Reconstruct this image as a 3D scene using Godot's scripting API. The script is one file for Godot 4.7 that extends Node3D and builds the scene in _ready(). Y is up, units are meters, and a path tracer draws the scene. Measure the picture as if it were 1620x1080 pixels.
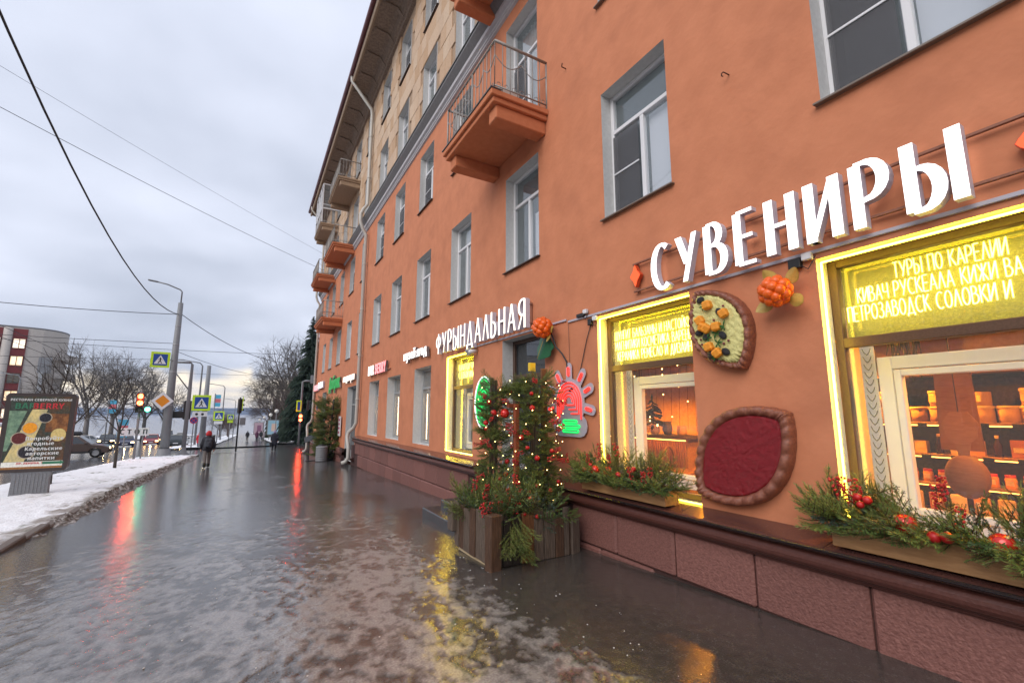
extends Node3D

var M = {}
var used = {}
var rng = RandomNumberGenerator.new()
var noise = FastNoiseLite.new()
var noise2 = FastNoiseLite.new()
var meshes = {}

const PZ = [-30.0, 0.0, 2.4, 10.0, 20.0, 35.0, 60.0, 100.0, 400.0, 460.0]
const PY = [0.13, 0.07, 0.01, -0.23, -0.49, -1.12, -2.05, -3.4, -13.4, -16.8]
const WALL_X = 4.0

# ---------- ground height: the street falls away towards the lake ----------
func ground(x: float, d: float) -> float:
	var y := 0.0
	if d <= PZ[0]:
		y = PY[0]
	elif d >= PZ[9]:
		y = PY[9]
	else:
		for i in 9:
			if d < PZ[i + 1]:
				y = lerpf(PY[i], PY[i + 1], (d - PZ[i]) / (PZ[i + 1] - PZ[i]))
				break
	return y + 0.008 * (clampf(x, -7.5, 3.85) - 3.85)

func on_ground(x: float, d: float, up := 0.0) -> Vector3:
	return Vector3(x, ground(x, d) + up, -d)

# ---------- nodes ----------
func numbered(called: String) -> String:
	if not used.has(called):
		used[called] = 0
		return called
	used[called] += 1
	return "%s_%03d" % [called, used[called]]

func tag(o, label: String, category: String, group := ""):
	o.set_meta("label", label)
	o.set_meta("category", category)
	if group != "":
		o.set_meta("group", group)
	return o

func thing(called: String, label: String, category: String, at := Vector3.ZERO, turn := 0.0, group := "") -> Node3D:
	var o := Node3D.new()
	o.name = numbered(called)
	add_child(o)
	o.position = at
	o.rotation.y = turn
	tag(o, label, category, group)
	return o

func part(parent: Node3D, called: String, mesh: Mesh, mat: Material = null, at := Vector3.ZERO, turn := Vector3.ZERO) -> MeshInstance3D:
	var o := MeshInstance3D.new()
	o.name = called
	o.mesh = mesh
	if mat:
		o.material_override = mat
	parent.add_child(o, true)
	o.position = at
	o.rotation = turn
	return o

func struct(called: String, mesh: Mesh, mat: Material = null, at := Vector3.ZERO) -> MeshInstance3D:
	var o := part(self, numbered(called), mesh, mat, at)
	o.set_meta("kind", "structure")
	return o

func copy_of(o: Node3D, called: String, label: String, at: Vector3, turn := 0.0) -> Node3D:
	var c = o.duplicate()
	c.name = numbered(called)
	add_child(c)
	c.position = at
	c.rotation.y = turn
	c.set_meta("label", label)
	return c

# ---------- mesh making ----------
class Shape:
	var v := PackedVector3Array()
	var c := PackedColorArray()
	var uv := PackedVector2Array()
	var smooth := []
	var colored := false
	var col := Color(1, 1, 1)
	func tri(a, b, d):
		v.append(a); v.append(b); v.append(d)
		if colored:
			c.append(col); c.append(col); c.append(col)
	func quad(a, b, d, e):
		tri(a, b, d)
		tri(a, d, e)
	func box(lo: Vector3, hi: Vector3):
		var p := []
		for i in 8:
			p.append(Vector3(hi.x if i & 1 else lo.x, hi.y if i & 2 else lo.y, hi.z if i & 4 else lo.z))
		quad(p[4], p[6], p[7], p[5])
		quad(p[1], p[3], p[2], p[0])
		quad(p[0], p[2], p[6], p[4])
		quad(p[5], p[7], p[3], p[1])
		quad(p[2], p[3], p[7], p[6])
		quad(p[0], p[4], p[5], p[1])
	func cbox(at: Vector3, size: Vector3):
		box(at - size / 2, at + size / 2)
	# box with chamfered edges
	func bbox(lo: Vector3, hi: Vector3, b: float):
		var cc := (lo + hi) / 2
		var h := (hi - lo) / 2
		b = minf(b, minf(h.x, minf(h.y, h.z)) * 0.9)
		var i := h - Vector3(b, b, b)
		for ax in 3:
			for s in [-1.0, 1.0]:
				var a1 := (ax + 1) % 3
				var a2 := (ax + 2) % 3
				var q := []
				for k in [[-1, -1], [1, -1], [1, 1], [-1, 1]]:
					var p := Vector3.ZERO
					p[ax] = s * h[ax]
					p[a1] = k[0] * i[a1]
					p[a2] = k[1] * i[a2]
					q.append(cc + p)
				if s > 0:
					quad(q[0], q[3], q[2], q[1])
				else:
					quad(q[0], q[1], q[2], q[3])
		for ax in 3:
			var a1 := (ax + 1) % 3
			var a2 := (ax + 2) % 3
			for s1 in [-1.0, 1.0]:
				for s2 in [-1.0, 1.0]:
					var q := []
					for k in [[-1, 0], [1, 0], [1, 1], [-1, 1]]:
						var p := Vector3.ZERO
						p[ax] = k[0] * i[ax]
						p[a1] = s1 * (h[a1] if k[1] == 0 else i[a1])
						p[a2] = s2 * (i[a2] if k[1] == 0 else h[a2])
						q.append(cc + p)
					if s1 * s2 > 0:
						quad(q[0], q[3], q[2], q[1])
					else:
						quad(q[0], q[1], q[2], q[3])
		for sx in [-1.0, 1.0]:
			for sy in [-1.0, 1.0]:
				for sz in [-1.0, 1.0]:
					var a := cc + Vector3(sx * h.x, sy * i.y, sz * i.z)
					var bb := cc + Vector3(sx * i.x, sy * h.y, sz * i.z)
					var d := cc + Vector3(sx * i.x, sy * i.y, sz * h.z)
					if sx * sy * sz > 0:
						tri(a, d, bb)
					else:
						tri(a, bb, d)
	func tube(pts: Array, r, sides := 6, caps := true):
		var n := pts.size()
		var rings := []
		var up := Vector3.UP
		for k in n:
			var dir: Vector3 = (pts[mini(k + 1, n - 1)] - pts[maxi(k - 1, 0)]).normalized()
			if absf(dir.dot(up)) > 0.95:
				up = Vector3.RIGHT if absf(dir.x) < 0.9 else Vector3.FORWARD
			var s := dir.cross(up).normalized()
			var t := s.cross(dir).normalized()
			up = t
			var rr: float = r[k] if r is Array else r
			var ring := []
			for j in sides:
				var a := TAU * j / sides
				ring.append(pts[k] + (s * cos(a) + t * sin(a)) * rr)
			rings.append(ring)
		for k in n - 1:
			for j in sides:
				var j2 := (j + 1) % sides
				quad(rings[k][j], rings[k + 1][j], rings[k + 1][j2], rings[k][j2])
		if caps:
			for j in range(1, sides - 1):
				tri(rings[0][0], rings[0][j], rings[0][j + 1])
				tri(rings[n - 1][0], rings[n - 1][j + 1], rings[n - 1][j])
	func ball(at: Vector3, r, seg := 8, rows := 5):
		var rv: Vector3 = r if r is Vector3 else Vector3(r, r, r)
		for i in rows:
			var a0 := PI * i / rows
			var a1 := PI * (i + 1) / rows
			for j in seg:
				var b0 := TAU * j / seg
				var b1 := TAU * (j + 1) / seg
				var p0 := at + rv * Vector3(sin(a0) * cos(b0), cos(a0), sin(a0) * sin(b0))
				var p1 := at + rv * Vector3(sin(a1) * cos(b0), cos(a1), sin(a1) * sin(b0))
				var p2 := at + rv * Vector3(sin(a1) * cos(b1), cos(a1), sin(a1) * sin(b1))
				var p3 := at + rv * Vector3(sin(a0) * cos(b1), cos(a0), sin(a0) * sin(b1))
				if i > 0:
					tri(p0, p2, p3)
				if i < rows - 1:
					tri(p0, p1, p2)
	# profile [[radius, y], ...] spun about y
	func lathe(prof: Array, seg := 16, at := Vector3.ZERO):
		for i in prof.size() - 1:
			for j in seg:
				var b0 := TAU * j / seg
				var b1 := TAU * (j + 1) / seg
				var p0 := at + Vector3(prof[i][0] * cos(b0), prof[i][1], prof[i][0] * sin(b0))
				var p1 := at + Vector3(prof[i + 1][0] * cos(b0), prof[i + 1][1], prof[i + 1][0] * sin(b0))
				var p2 := at + Vector3(prof[i + 1][0] * cos(b1), prof[i + 1][1], prof[i + 1][0] * sin(b1))
				var p3 := at + Vector3(prof[i][0] * cos(b1), prof[i][1], prof[i][0] * sin(b1))
				if prof[i + 1][0] > 0.0001:
					tri(p0, p2, p1)
				if prof[i][0] > 0.0001:
					tri(p0, p3, p2)
	# flat polygon (xy) given thickness along z
	func plate(poly: PackedVector2Array, z0: float, z1: float):
		var idx := Geometry2D.triangulate_polygon(poly)
		for k in range(0, idx.size(), 3):
			var a := poly[idx[k]]; var b := poly[idx[k + 1]]; var d := poly[idx[k + 2]]
			tri(Vector3(a.x, a.y, z1), Vector3(d.x, d.y, z1), Vector3(b.x, b.y, z1))
			tri(Vector3(a.x, a.y, z0), Vector3(b.x, b.y, z0), Vector3(d.x, d.y, z0))
		for k in poly.size():
			var a := poly[k]; var b := poly[(k + 1) % poly.size()]
			quad(Vector3(a.x, a.y, z0), Vector3(a.x, a.y, z1), Vector3(b.x, b.y, z1), Vector3(b.x, b.y, z0))
	# profile (z, y) pushed along x
	func sweep_x(prof: Array, x0: float, x1: float, caps := true):
		for i in prof.size() - 1:
			var a = prof[i]; var b = prof[i + 1]
			quad(Vector3(x0, a.y, a.x), Vector3(x0, b.y, b.x), Vector3(x1, b.y, b.x), Vector3(x1, a.y, a.x))
		if caps:
			var poly := PackedVector2Array()
			for p in prof:
				poly.append(p)
			var idx := Geometry2D.triangulate_polygon(poly)
			for k in range(0, idx.size(), 3):
				for x in [x0, x1]:
					tri(Vector3(x, poly[idx[k]].y, poly[idx[k]].x), Vector3(x, poly[idx[k + 1]].y, poly[idx[k + 1]].x), Vector3(x, poly[idx[k + 2]].y, poly[idx[k + 2]].x))
	func add(o: Shape, t := Transform3D()):
		v.append_array(t * o.v)
		if colored:
			if o.colored:
				c.append_array(o.c)
			else:
				for i in o.v.size():
					c.append(col)
	func mesh(round := false, into: ArrayMesh = null, mat: Material = null) -> ArrayMesh:
		var st := SurfaceTool.new()
		st.begin(Mesh.PRIMITIVE_TRIANGLES)
		for i in v.size():
			st.set_smooth_group(0 if round else -1)
			if colored:
				st.set_color(c[i])
			if uv.size() == v.size():
				st.set_uv(uv[i])
			st.add_vertex(v[i])
		st.generate_normals()
		st.index()
		var am := st.commit(into)
		if mat:
			am.surface_set_material(am.get_surface_count() - 1, mat)
		return am

func sh(colored := false) -> Shape:
	var s := Shape.new()
	s.colored = colored
	return s

func box_mesh(size: Vector3, bevel := 0.0) -> ArrayMesh:
	var key := "box%s%s" % [size, bevel]
	if not meshes.has(key):
		var s := sh()
		if bevel > 0:
			s.bbox(-size / 2, size / 2, bevel)
		else:
			s.box(-size / 2, size / 2)
		meshes[key] = s.mesh()
	return meshes[key]

func tube_mesh(pts: Array, r, sides := 6) -> ArrayMesh:
	var s := sh()
	s.tube(pts, r, sides)
	return s.mesh(true)

# ---------- materials ----------
func lin(r: float, g: float, b: float, a := 1.0) -> Color:
	var c := Color(r, g, b).linear_to_srgb()
	c.a = a
	return c

func mat(color: Color, rough := 0.6, metal := 0.0, spec := 0.5) -> StandardMaterial3D:
	var m := StandardMaterial3D.new()
	m.albedo_color = color
	m.roughness = rough
	m.metallic = metal
	m.metallic_specular = spec
	return m

func noise_tex(freq: float, lo: Color, hi: Color, seed_ := 1, size := 512, octaves := 4, mid = null) -> NoiseTexture2D:
	var n := FastNoiseLite.new()
	n.seed = seed_
	n.noise_type = FastNoiseLite.TYPE_SIMPLEX_SMOOTH
	n.frequency = freq
	n.fractal_octaves = octaves
	var t := NoiseTexture2D.new()
	t.width = size
	t.height = size
	t.seamless = true
	t.noise = n
	var g := Gradient.new()
	g.set_color(0, lo)
	g.set_color(1, hi)
	if mid != null:
		g.add_point(0.5, mid)
	t.color_ramp = g
	return t

# noisy material in real metres: the texture repeats each `metres`
func rough_mat(lo: Color, hi: Color, rough: float, metres: float, relief := 0.0, freq := 0.02, seed_ := 1, spec := 0.5, mid = null) -> StandardMaterial3D:
	var m := mat(Color.WHITE, rough, 0.0, spec)
	m.albedo_texture = noise_tex(freq, lo, hi, seed_, 512, 5, mid)
	m.uv1_triplanar = true
	m.uv1_world_triplanar = true
	m.uv1_scale = Vector3.ONE / metres
	if relief > 0.0:
		m.heightmap_enabled = true
		m.heightmap_scale = relief
		if not M.has("bump"):
			M.bump = noise_tex(0.05, Color.BLACK, Color.WHITE, 7, 512, 5)
		m.heightmap_texture = M.bump
	return m

func glow(color: Color, energy: float, base := Color(0.9, 0.9, 0.9)) -> StandardMaterial3D:
	var m := mat(base, 0.5)
	m.emission_enabled = true
	m.emission = color
	m.emission_energy_multiplier = energy
	return m

func glass(alpha := 0.12, tint := Color(0.75, 0.82, 0.85)) -> StandardMaterial3D:
	var m := mat(Color(tint.r, tint.g, tint.b, alpha), 0.02)
	m.transparency = BaseMaterial3D.TRANSPARENCY_ALPHA
	return m

func rf(a: float, b: float) -> float:
	return rng.randf_range(a, b)

# ---------- lettering ----------
func arc(cx: float, cy: float, rx: float, ry: float, a0: float, a1: float, n := 10) -> Array:
	var out := []
	for i in n + 1:
		var a := deg_to_rad(lerpf(a0, a1, float(i) / n))
		out.append(Vector2(cx + rx * cos(a), cy + ry * sin(a)))
	return out

func pl(flat: Array) -> Array:
	var out := []
	for i in range(0, flat.size(), 2):
		out.append(Vector2(flat[i], flat[i + 1]))
	return out

# [width, [[weight, points], ...]]
func glyph(ch: String) -> Array:
	match ch:
		"А": return [0.52, [[0.7, pl([0, 0, 0.26, 1])], [1.0, pl([0.26, 1, 0.52, 0])], [1, pl([0.1, 0.33, 0.42, 0.33])]]]
		"Б": return [0.44, [[1, pl([0, 0, 0, 1])], [1, pl([0, 1, 0.4, 1])], [1, pl([0, 0.55, 0.2, 0.55]) + arc(0.2, 0.275, 0.24, 0.275, 80, -90) + pl([0, 0])]]]
		"В": return [0.44, [[1, pl([0, 0, 0, 1])], [0.9, pl([0, 1, 0.12, 1]) + arc(0.14, 0.78, 0.2, 0.22, 80, -90) + pl([0.02, 0.55])], [1, pl([0.02, 0.56, 0.16, 0.56]) + arc(0.18, 0.28, 0.26, 0.28, 80, -90) + pl([0, 0])]]]
		"Г": return [0.38, [[1, pl([0, 0, 0, 1])], [1, pl([0, 1, 0.36, 1])]]]
		"Д": return [0.58, [[0.7, pl([0.07, 0.03, 0.29, 1])], [1, pl([0.29, 1, 0.51, 0.03])], [1, pl([0, 0, 0.58, 0])], [1, pl([0.01, 0.02, 0.01, -0.16])], [1, pl([0.57, 0.02, 0.57, -0.16])]]]
		"Е": return [0.38, [[1, pl([0, 0, 0, 1])], [1, pl([0, 1, 0.38, 1])], [1, pl([0, 0, 0.4, 0])], [1, pl([0, 0.52, 0.36, 0.52])]]]
		"Ж": return [0.66, [[1, pl([0.33, 0, 0.33, 1])], [0.8, pl([0, 1, 0.31, 0.5, 0, 0])], [0.8, pl([0.66, 1, 0.35, 0.5, 0.66, 0])]]]
		"З": return [0.42, [[1, arc(0.19, 0.77, 0.19, 0.23, 150, -80) + arc(0.19, 0.27, 0.23, 0.27, 80, -150)]]]
		"И": return [0.46, [[1, pl([0, 1, 0, 0])], [0.55, pl([0.02, 0, 0.44, 1])], [1, pl([0.46, 1, 0.46, 0])]]]
		"Й": return [0.46, [[1, pl([0, 1, 0, 0])], [0.55, pl([0.02, 0, 0.44, 1])], [1, pl([0.46, 1, 0.46, 0])], [0.8, pl([0.1, 1.2, 0.23, 1.11, 0.36, 1.2])]]]
		"К": return [0.42, [[1, pl([0, 0, 0, 1])], [0.7, pl([0.4, 1, 0.02, 0.46])], [0.9, pl([0.1, 0.56, 0.44, 0])]]]
		"Л": return [0.48, [[0.7, pl([0, 0, 0.24, 1])], [1, pl([0.24, 1, 0.48, 0])]]]
		"М": return [0.6, [[0.8, pl([0, 0, 0.05, 1])], [0.8, pl([0.05, 1, 0.3, 0.25, 0.55, 1])], [1, pl([0.55, 1, 0.6, 0])]]]
		"Н": return [0.46, [[1, pl([0, 0, 0, 1])], [1, pl([0.46, 0, 0.46, 1])], [1, pl([0, 0.5, 0.46, 0.5])]]]
		"О": return [0.5, [[1, arc(0.25, 0.5, 0.25, 0.5, 90, 450, 18)]]]
		"П": return [0.44, [[1, pl([0, 0, 0, 1])], [1, pl([0, 1, 0.44, 1])], [1, pl([0.44, 1, 0.44, 0])]]]
		"Р": return [0.42, [[1, pl([0, 0, 0, 1])], [1, pl([0, 1, 0.14, 1]) + arc(0.15, 0.71, 0.27, 0.29, 85, -90) + pl([0.02, 0.4])]]]
		"С": return [0.5, [[1, arc(0.3, 0.5, 0.3, 0.5, 55, 305, 16)]]]
		"Т": return [0.44, [[1, pl([0, 1, 0.44, 1])], [1, pl([0.22, 1, 0.22, 0])]]]
		"У": return [0.5, [[1, pl([0, 1, 0.25, 0.38])], [0.75, pl([0.5, 1, 0.17, 0])]]]
		"Ф": return [0.56, [[1, pl([0.28, 0, 0.28, 1])], [1, arc(0.28, 0.58, 0.28, 0.27, 90, 450, 16)]]]
		"Ч": return [0.42, [[1, pl([0, 1, 0, 0.6]) + arc(0.14, 0.56, 0.14, 0.14, 180, 270, 4) + pl([0.42, 0.44])], [1, pl([0.42, 1, 0.42, 0])]]]
		"Ш": return [0.62, [[1, pl([0, 1, 0, 0])], [1, pl([0.31, 1, 0.31, 0])], [1, pl([0.62, 1, 0.62, 0])], [1, pl([0, 0, 0.62, 0])]]]
		"Ы": return [0.6, [[1, pl([0, 0, 0, 1])], [1, pl([0, 0.6, 0.12, 0.6]) + arc(0.13, 0.3, 0.24, 0.3, 85, -90) + pl([0, 0])], [1, pl([0.6, 0, 0.6, 1])]]]
		"Ь": return [0.38, [[1, pl([0, 0, 0, 1])], [1, pl([0, 0.58, 0.12, 0.58]) + arc(0.13, 0.29, 0.24, 0.29, 85, -90) + pl([0, 0])]]]
		"Я": return [0.42, [[1, pl([0.42, 0, 0.42, 1])], [1, pl([0.42, 1, 0.28, 1]) + arc(0.26, 0.73, 0.25, 0.27, 95, 270) + pl([0.4, 0.46])], [0.7, pl([0.24, 0.46, 0, 0])]]]
	return [0.3, []]

# one built-up letter: lit white face, pale returns; local x right, y up, z out
func channel_letter(ch: String, h: float, wide: float, thick: float, thin: float, deep: float, face: Material, side: Material) -> ArrayMesh:
	var g := glyph(ch)
	var f := sh()
	var r := sh()
	var lift := 0.0
	for stroke in g[1]:
		var pts: Array = stroke[1]
		var L := []
		var R := []
		var n := pts.size()
		for k in n:
			var p := Vector2(pts[k].x * wide * h, pts[k].y * h)
			var pa := Vector2(pts[maxi(k - 1, 0)].x * wide * h, pts[maxi(k - 1, 0)].y * h)
			var pb := Vector2(pts[mini(k + 1, n - 1)].x * wide * h, pts[mini(k + 1, n - 1)].y * h)
			var d := (pb - pa).normalized()
			var w := lerpf(thin, thick * stroke[0], pow(absf(d.y), 1.5)) / 2
			var nn := Vector2(-d.y, d.x)
			# slanted strokes end level with the line, as cut letters do
			if n == 2 and absf(d.y) > 0.6:
				nn = Vector2(-signf(d.y), 0)
				w /= absf(d.y)
			L.append(p + nn * w)
			R.append(p - nn * w)
		var z1 := deep + lift
		lift += 0.0008
		for k in n - 1:
			f.quad(Vector3(L[k].x, L[k].y, z1), Vector3(L[k + 1].x, L[k + 1].y, z1), Vector3(R[k + 1].x, R[k + 1].y, z1), Vector3(R[k].x, R[k].y, z1))
			for e in [L, R]:
				r.quad(Vector3(e[k].x, e[k].y, 0), Vector3(e[k].x, e[k].y, z1 - 0.0005), Vector3(e[k + 1].x, e[k + 1].y, z1 - 0.0005), Vector3(e[k + 1].x, e[k + 1].y, 0))
		for k in [0, n - 1]:
			r.quad(Vector3(L[k].x, L[k].y, 0), Vector3(L[k].x, L[k].y, z1 - 0.0005), Vector3(R[k].x, R[k].y, z1 - 0.0005), Vector3(R[k].x, R[k].y, 0))
	var am := f.mesh(false, null, face)
	return r.mesh(false, am, side)

func text_width(text: String, gap: float, space := 0.4) -> float:
	var w := 0.0
	for ch in text:
		w += space if ch == " " else glyph(ch)[0] + gap
	return w - gap

# neon tube letter
func neon_letter(ch: String, h: float, wide: float, r: float, z: float) -> ArrayMesh:
	var key := "neon%s%s%s%s" % [ch, h, wide, r]
	if not meshes.has(key):
		var s := sh()
		for stroke in glyph(ch)[1]:
			var pts := []
			for p in stroke[1]:
				pts.append(Vector3(p.x * wide * h, p.y * h, 0))
			s.tube(pts, r, 6)
		meshes[key] = s.mesh(true)
	return meshes[key]

func neon_line(parent: Node3D, text: String, x0: float, y0: float, h: float, length: float, z: float, m: Material, r := 0.0045):
	var total := text_width(text, 0.16)
	var wide := length / (total * h)
	var x := x0
	for ch in text:
		if ch == " ":
			x += 0.4 * wide * h
			continue
		part(parent, "letter", neon_letter(ch, h, wide, r, z), m, Vector3(x, y0, z))
		x += (glyph(ch)[0] + 0.16) * wide * h

func text_mesh(text: String, h: float, deep: float, bold := true, serif := false) -> TextMesh:
	var f := SystemFont.new()
	f.font_names = PackedStringArray(["Droid Serif" if serif else "Droid Sans"])
	f.font_weight = 700 if bold else 400
	var t := TextMesh.new()
	t.text = text
	t.font = f
	t.font_size = 64
	t.pixel_size = h / 64.0 * 1.0
	t.depth = deep
	t.curve_step = 4.0
	return t

# ---------- materials used all over ----------
func make_materials():
	M.plaster = rough_mat(lin(0.52, 0.188, 0.09), lin(0.6, 0.225, 0.112), 0.85, 2.6, 0.25, 0.012, 3)
	# broad patches of older and newer paint
	M.plaster.detail_enabled = true
	M.plaster.detail_blend_mode = BaseMaterial3D.BLEND_MODE_MUL
	M.plaster.detail_uv_layer = BaseMaterial3D.DETAIL_UV_2
	M.plaster.detail_albedo = noise_tex(0.012, lin(0.84, 0.82, 0.82), lin(1, 1, 1), 4, 512, 6, lin(0.97, 0.965, 0.965))
	M.plaster.uv2_triplanar = true
	M.plaster.uv2_world_triplanar = true
	M.plaster.uv2_scale = Vector3.ONE / 6.3
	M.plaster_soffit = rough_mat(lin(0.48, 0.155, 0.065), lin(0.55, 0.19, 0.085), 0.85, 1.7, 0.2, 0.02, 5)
	M.reveal = rough_mat(lin(0.5, 0.5, 0.49), lin(0.6, 0.6, 0.59), 0.8, 0.9, 0.1, 0.02, 8)
	M.white_trim = rough_mat(lin(0.42, 0.41, 0.43), lin(0.52, 0.51, 0.53), 0.75, 1.4, 0.15, 0.02, 9)
	M.grey_flashing = rough_mat(lin(0.1, 0.1, 0.105), lin(0.2, 0.195, 0.19), 0.6, 1.1, 0.0, 0.03, 10)
	M.dark_trim = rough_mat(lin(0.13, 0.13, 0.135), lin(0.2, 0.195, 0.2), 0.7, 1.1, 0.0, 0.03, 15)
	M.eaves = rough_mat(lin(0.17, 0.12, 0.09), lin(0.33, 0.25, 0.19), 0.85, 1.3, 0.3, 0.02, 11)
	M.eaves_light = rough_mat(lin(0.28, 0.2, 0.14), lin(0.42, 0.32, 0.23), 0.85, 1.0, 0.3, 0.02, 12)
	M.gutter = rough_mat(lin(0.11, 0.03, 0.035), lin(0.17, 0.05, 0.055), 0.5, 0.8, 0.0, 0.03, 13)
	M.tan_base = rough_mat(lin(0.3, 0.2, 0.13), lin(0.4, 0.29, 0.2), 0.9, 1.1, 0.2, 0.02, 14)
	M.tiles = []
	for k in 5:
		var a = [[0.5, 0.34, 0.22], [0.55, 0.4, 0.28], [0.47, 0.31, 0.19], [0.56, 0.42, 0.3], [0.52, 0.38, 0.27]][k]
		M.tiles.append(rough_mat(lin(a[0] * 0.9, a[1] * 0.88, a[2] * 0.85), lin(a[0] * 1.08, a[1] * 1.08, a[2] * 1.08), 0.8, 0.8, 0.15, 0.02, 20 + k))
	M.plinth = []
	for k in 3:
		var t: float = [1.0, 0.9, 1.12][k]
		var pm = rough_mat(lin(0.15 * t, 0.06 * t, 0.05 * t), lin(0.24 * t, 0.105 * t, 0.086 * t), 0.62, 0.75, 0.6, 0.03, 30 + k)
		pm.heightmap_texture = M.bump
		M.plinth.append(pm)
	M.mortar = rough_mat(lin(0.05, 0.022, 0.02), lin(0.08, 0.035, 0.03), 0.9, 0.4, 0.5, 0.04, 34)
	M.ledge = rough_mat(lin(0.075, 0.031, 0.026), lin(0.12, 0.052, 0.044), 0.17, 0.6, 0.05, 0.04, 35)
	M.ledge_roll = rough_mat(lin(0.075, 0.026, 0.02), lin(0.125, 0.045, 0.035), 0.36, 0.6, 0.15, 0.03, 36)
	M.nosing = mat(lin(0.03, 0.022, 0.025), 0.2, 0.0, 0.6)
	M.pvc = mat(lin(0.66, 0.66, 0.68), 0.35)
	M.brown_frame = rough_mat(lin(0.065, 0.034, 0.022), lin(0.1, 0.055, 0.038), 0.4, 0.3, 0.05, 0.03, 50)
	M.alu = mat(lin(0.36, 0.37, 0.38), 0.4, 0.3)
	M.screen = mat(lin(0.1, 0.1, 0.11, 0.5), 0.7)
	M.screen.transparency = BaseMaterial3D.TRANSPARENCY_ALPHA
	M.glass = glass(0.1)
	M.glass_shop = glass(0.04)
	M.glass_shop.metallic_specular = 0.33
	M.glass_dark = mat(lin(0.03, 0.035, 0.04), 0.03, 0.0, 0.7)
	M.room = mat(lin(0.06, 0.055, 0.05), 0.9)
	M.pale_panel = mat(lin(0.52, 0.54, 0.6), 0.8)
	M.curtain = mat(lin(0.4, 0.39, 0.38), 0.9)
	M.sill = mat(lin(0.2, 0.16, 0.13), 0.45, 0.2)
	M.sill_dark = mat(lin(0.07, 0.045, 0.035), 0.45, 0.2)
	M.pipe = rough_mat(lin(0.42, 0.4, 0.36), lin(0.52, 0.5, 0.46), 0.4, 0.5, 0.0, 0.03, 51)
	M.iron = mat(lin(0.3, 0.28, 0.26), 0.5, 0.3)
	M.rust = rough_mat(lin(0.06, 0.025, 0.015), lin(0.12, 0.05, 0.03), 0.8, 0.2, 0.1, 0.05, 52)
	M.black = mat(lin(0.015, 0.015, 0.016), 0.4)
	M.rubber = mat(lin(0.02, 0.02, 0.02), 0.7)
	M.cable = mat(lin(0.03, 0.03, 0.034), 0.6)
	M.conduit = mat(lin(0.42, 0.4, 0.45), 0.45)
	M.letter_face = glow(Color(1.0, 0.98, 0.97), 0.95)
	M.letter_side = mat(lin(0.56, 0.53, 0.6), 0.35)
	M.letter_face_warm = glow(Color(1.0, 0.93, 0.84), 0.9)
	M.neon_yellow = glow(lin(1.0, 0.82, 0.12), 3.2)
	M.led_yellow = glow(lin(1.0, 0.74, 0.035), 12.0)
	M.led_warm = glow(lin(1.0, 0.45, 0.08), 4.0)
	M.neon_red = glow(lin(1.0, 0.03, 0.02), 1.1, lin(0.7, 0.05, 0.04))
	M.neon_green = glow(lin(0.01, 0.9, 0.14), 0.7, lin(0.02, 0.5, 0.15))
	M.neon_white = glow(lin(0.9, 1.0, 0.95), 1.0)
	M.acrylic = mat(lin(0.42, 0.4, 0.46), 0.12)
	M.acrylic_clear = glass(0.03, Color(0.9, 0.9, 0.6))
	M.acrylic_clear.metallic_specular = 0.3
	M.wood = rough_mat(lin(0.14, 0.06, 0.02), lin(0.22, 0.1, 0.04), 0.6, 0.35, 0.2, 0.012, 60)
	M.wood.uv1_scale = Vector3(8, 8, 1.2)
	M.planks = []
	for k in 4:
		var a = [[0.085, 0.042, 0.022], [0.11, 0.08, 0.06], [0.022, 0.014, 0.01], [0.15, 0.058, 0.018]][k]
		var wm = rough_mat(lin(a[0] * 0.55, a[1] * 0.52, a[2] * 0.5), lin(a[0] * 1.5, a[1] * 1.5, a[2] * 1.5), 0.6, 1.0, 0.4, 0.015, 61 + k)
		wm.uv1_scale = Vector3(5, 0.6, 5)
		M.planks.append(wm)
	M.red_wood = rough_mat(lin(0.2, 0.045, 0.018), lin(0.32, 0.08, 0.03), 0.5, 0.3, 0.1, 0.03, 66)
	M.snow = rough_mat(lin(0.8, 0.81, 0.84), lin(0.9, 0.91, 0.93), 0.75, 1.3, 1.2, 0.03, 70)
	M.snow.vertex_color_use_as_albedo = true
	M.asphalt = mat(Color.WHITE, 1.0, 0.0, 0.65)
	M.asphalt.vertex_color_use_as_albedo = true
	M.asphalt.albedo_texture = noise_tex(0.045, lin(0.5, 0.49, 0.48), lin(1, 1, 1), 71, 1024, 6)
	M.asphalt.roughness_texture = noise_tex(0.03, Color(0.08, 0.08, 0.08), Color(0.24, 0.24, 0.24), 72)
	M.asphalt.uv1_triplanar = true
	M.asphalt.uv1_world_triplanar = true
	M.asphalt.uv1_scale = Vector3.ONE / 1.1
	M.asphalt.heightmap_enabled = true
	M.asphalt.heightmap_scale = 0.12
	M.asphalt.heightmap_texture = noise_tex(0.11, Color.BLACK, Color.WHITE, 73, 512, 5)
	M.road = M.asphalt.duplicate()
	M.road.vertex_color_use_as_albedo = false
	M.road.albedo_color = lin(0.075, 0.073, 0.075)
	M.road.uv1_scale = Vector3.ONE / 2.3
	M.road.heightmap_scale = 0.12
	M.water_film = mat(lin(0.095, 0.093, 0.094), 0.09, 0.0, 0.65)
	M.water_film.heightmap_enabled = true
	M.water_film.roughness = 1.0
	M.water_film.roughness_texture = noise_tex(0.012, Color(0.05, 0.05, 0.05), Color(0.2, 0.2, 0.2), 74)
	M.water_film.heightmap_scale = 0.16
	M.water_film.heightmap_texture = noise_tex(0.02, Color.BLACK, Color.WHITE, 75, 512, 4)
	M.water_film.uv1_triplanar = true
	M.water_film.uv1_world_triplanar = true
	M.water_film.uv1_scale = Vector3.ONE / 0.7
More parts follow.
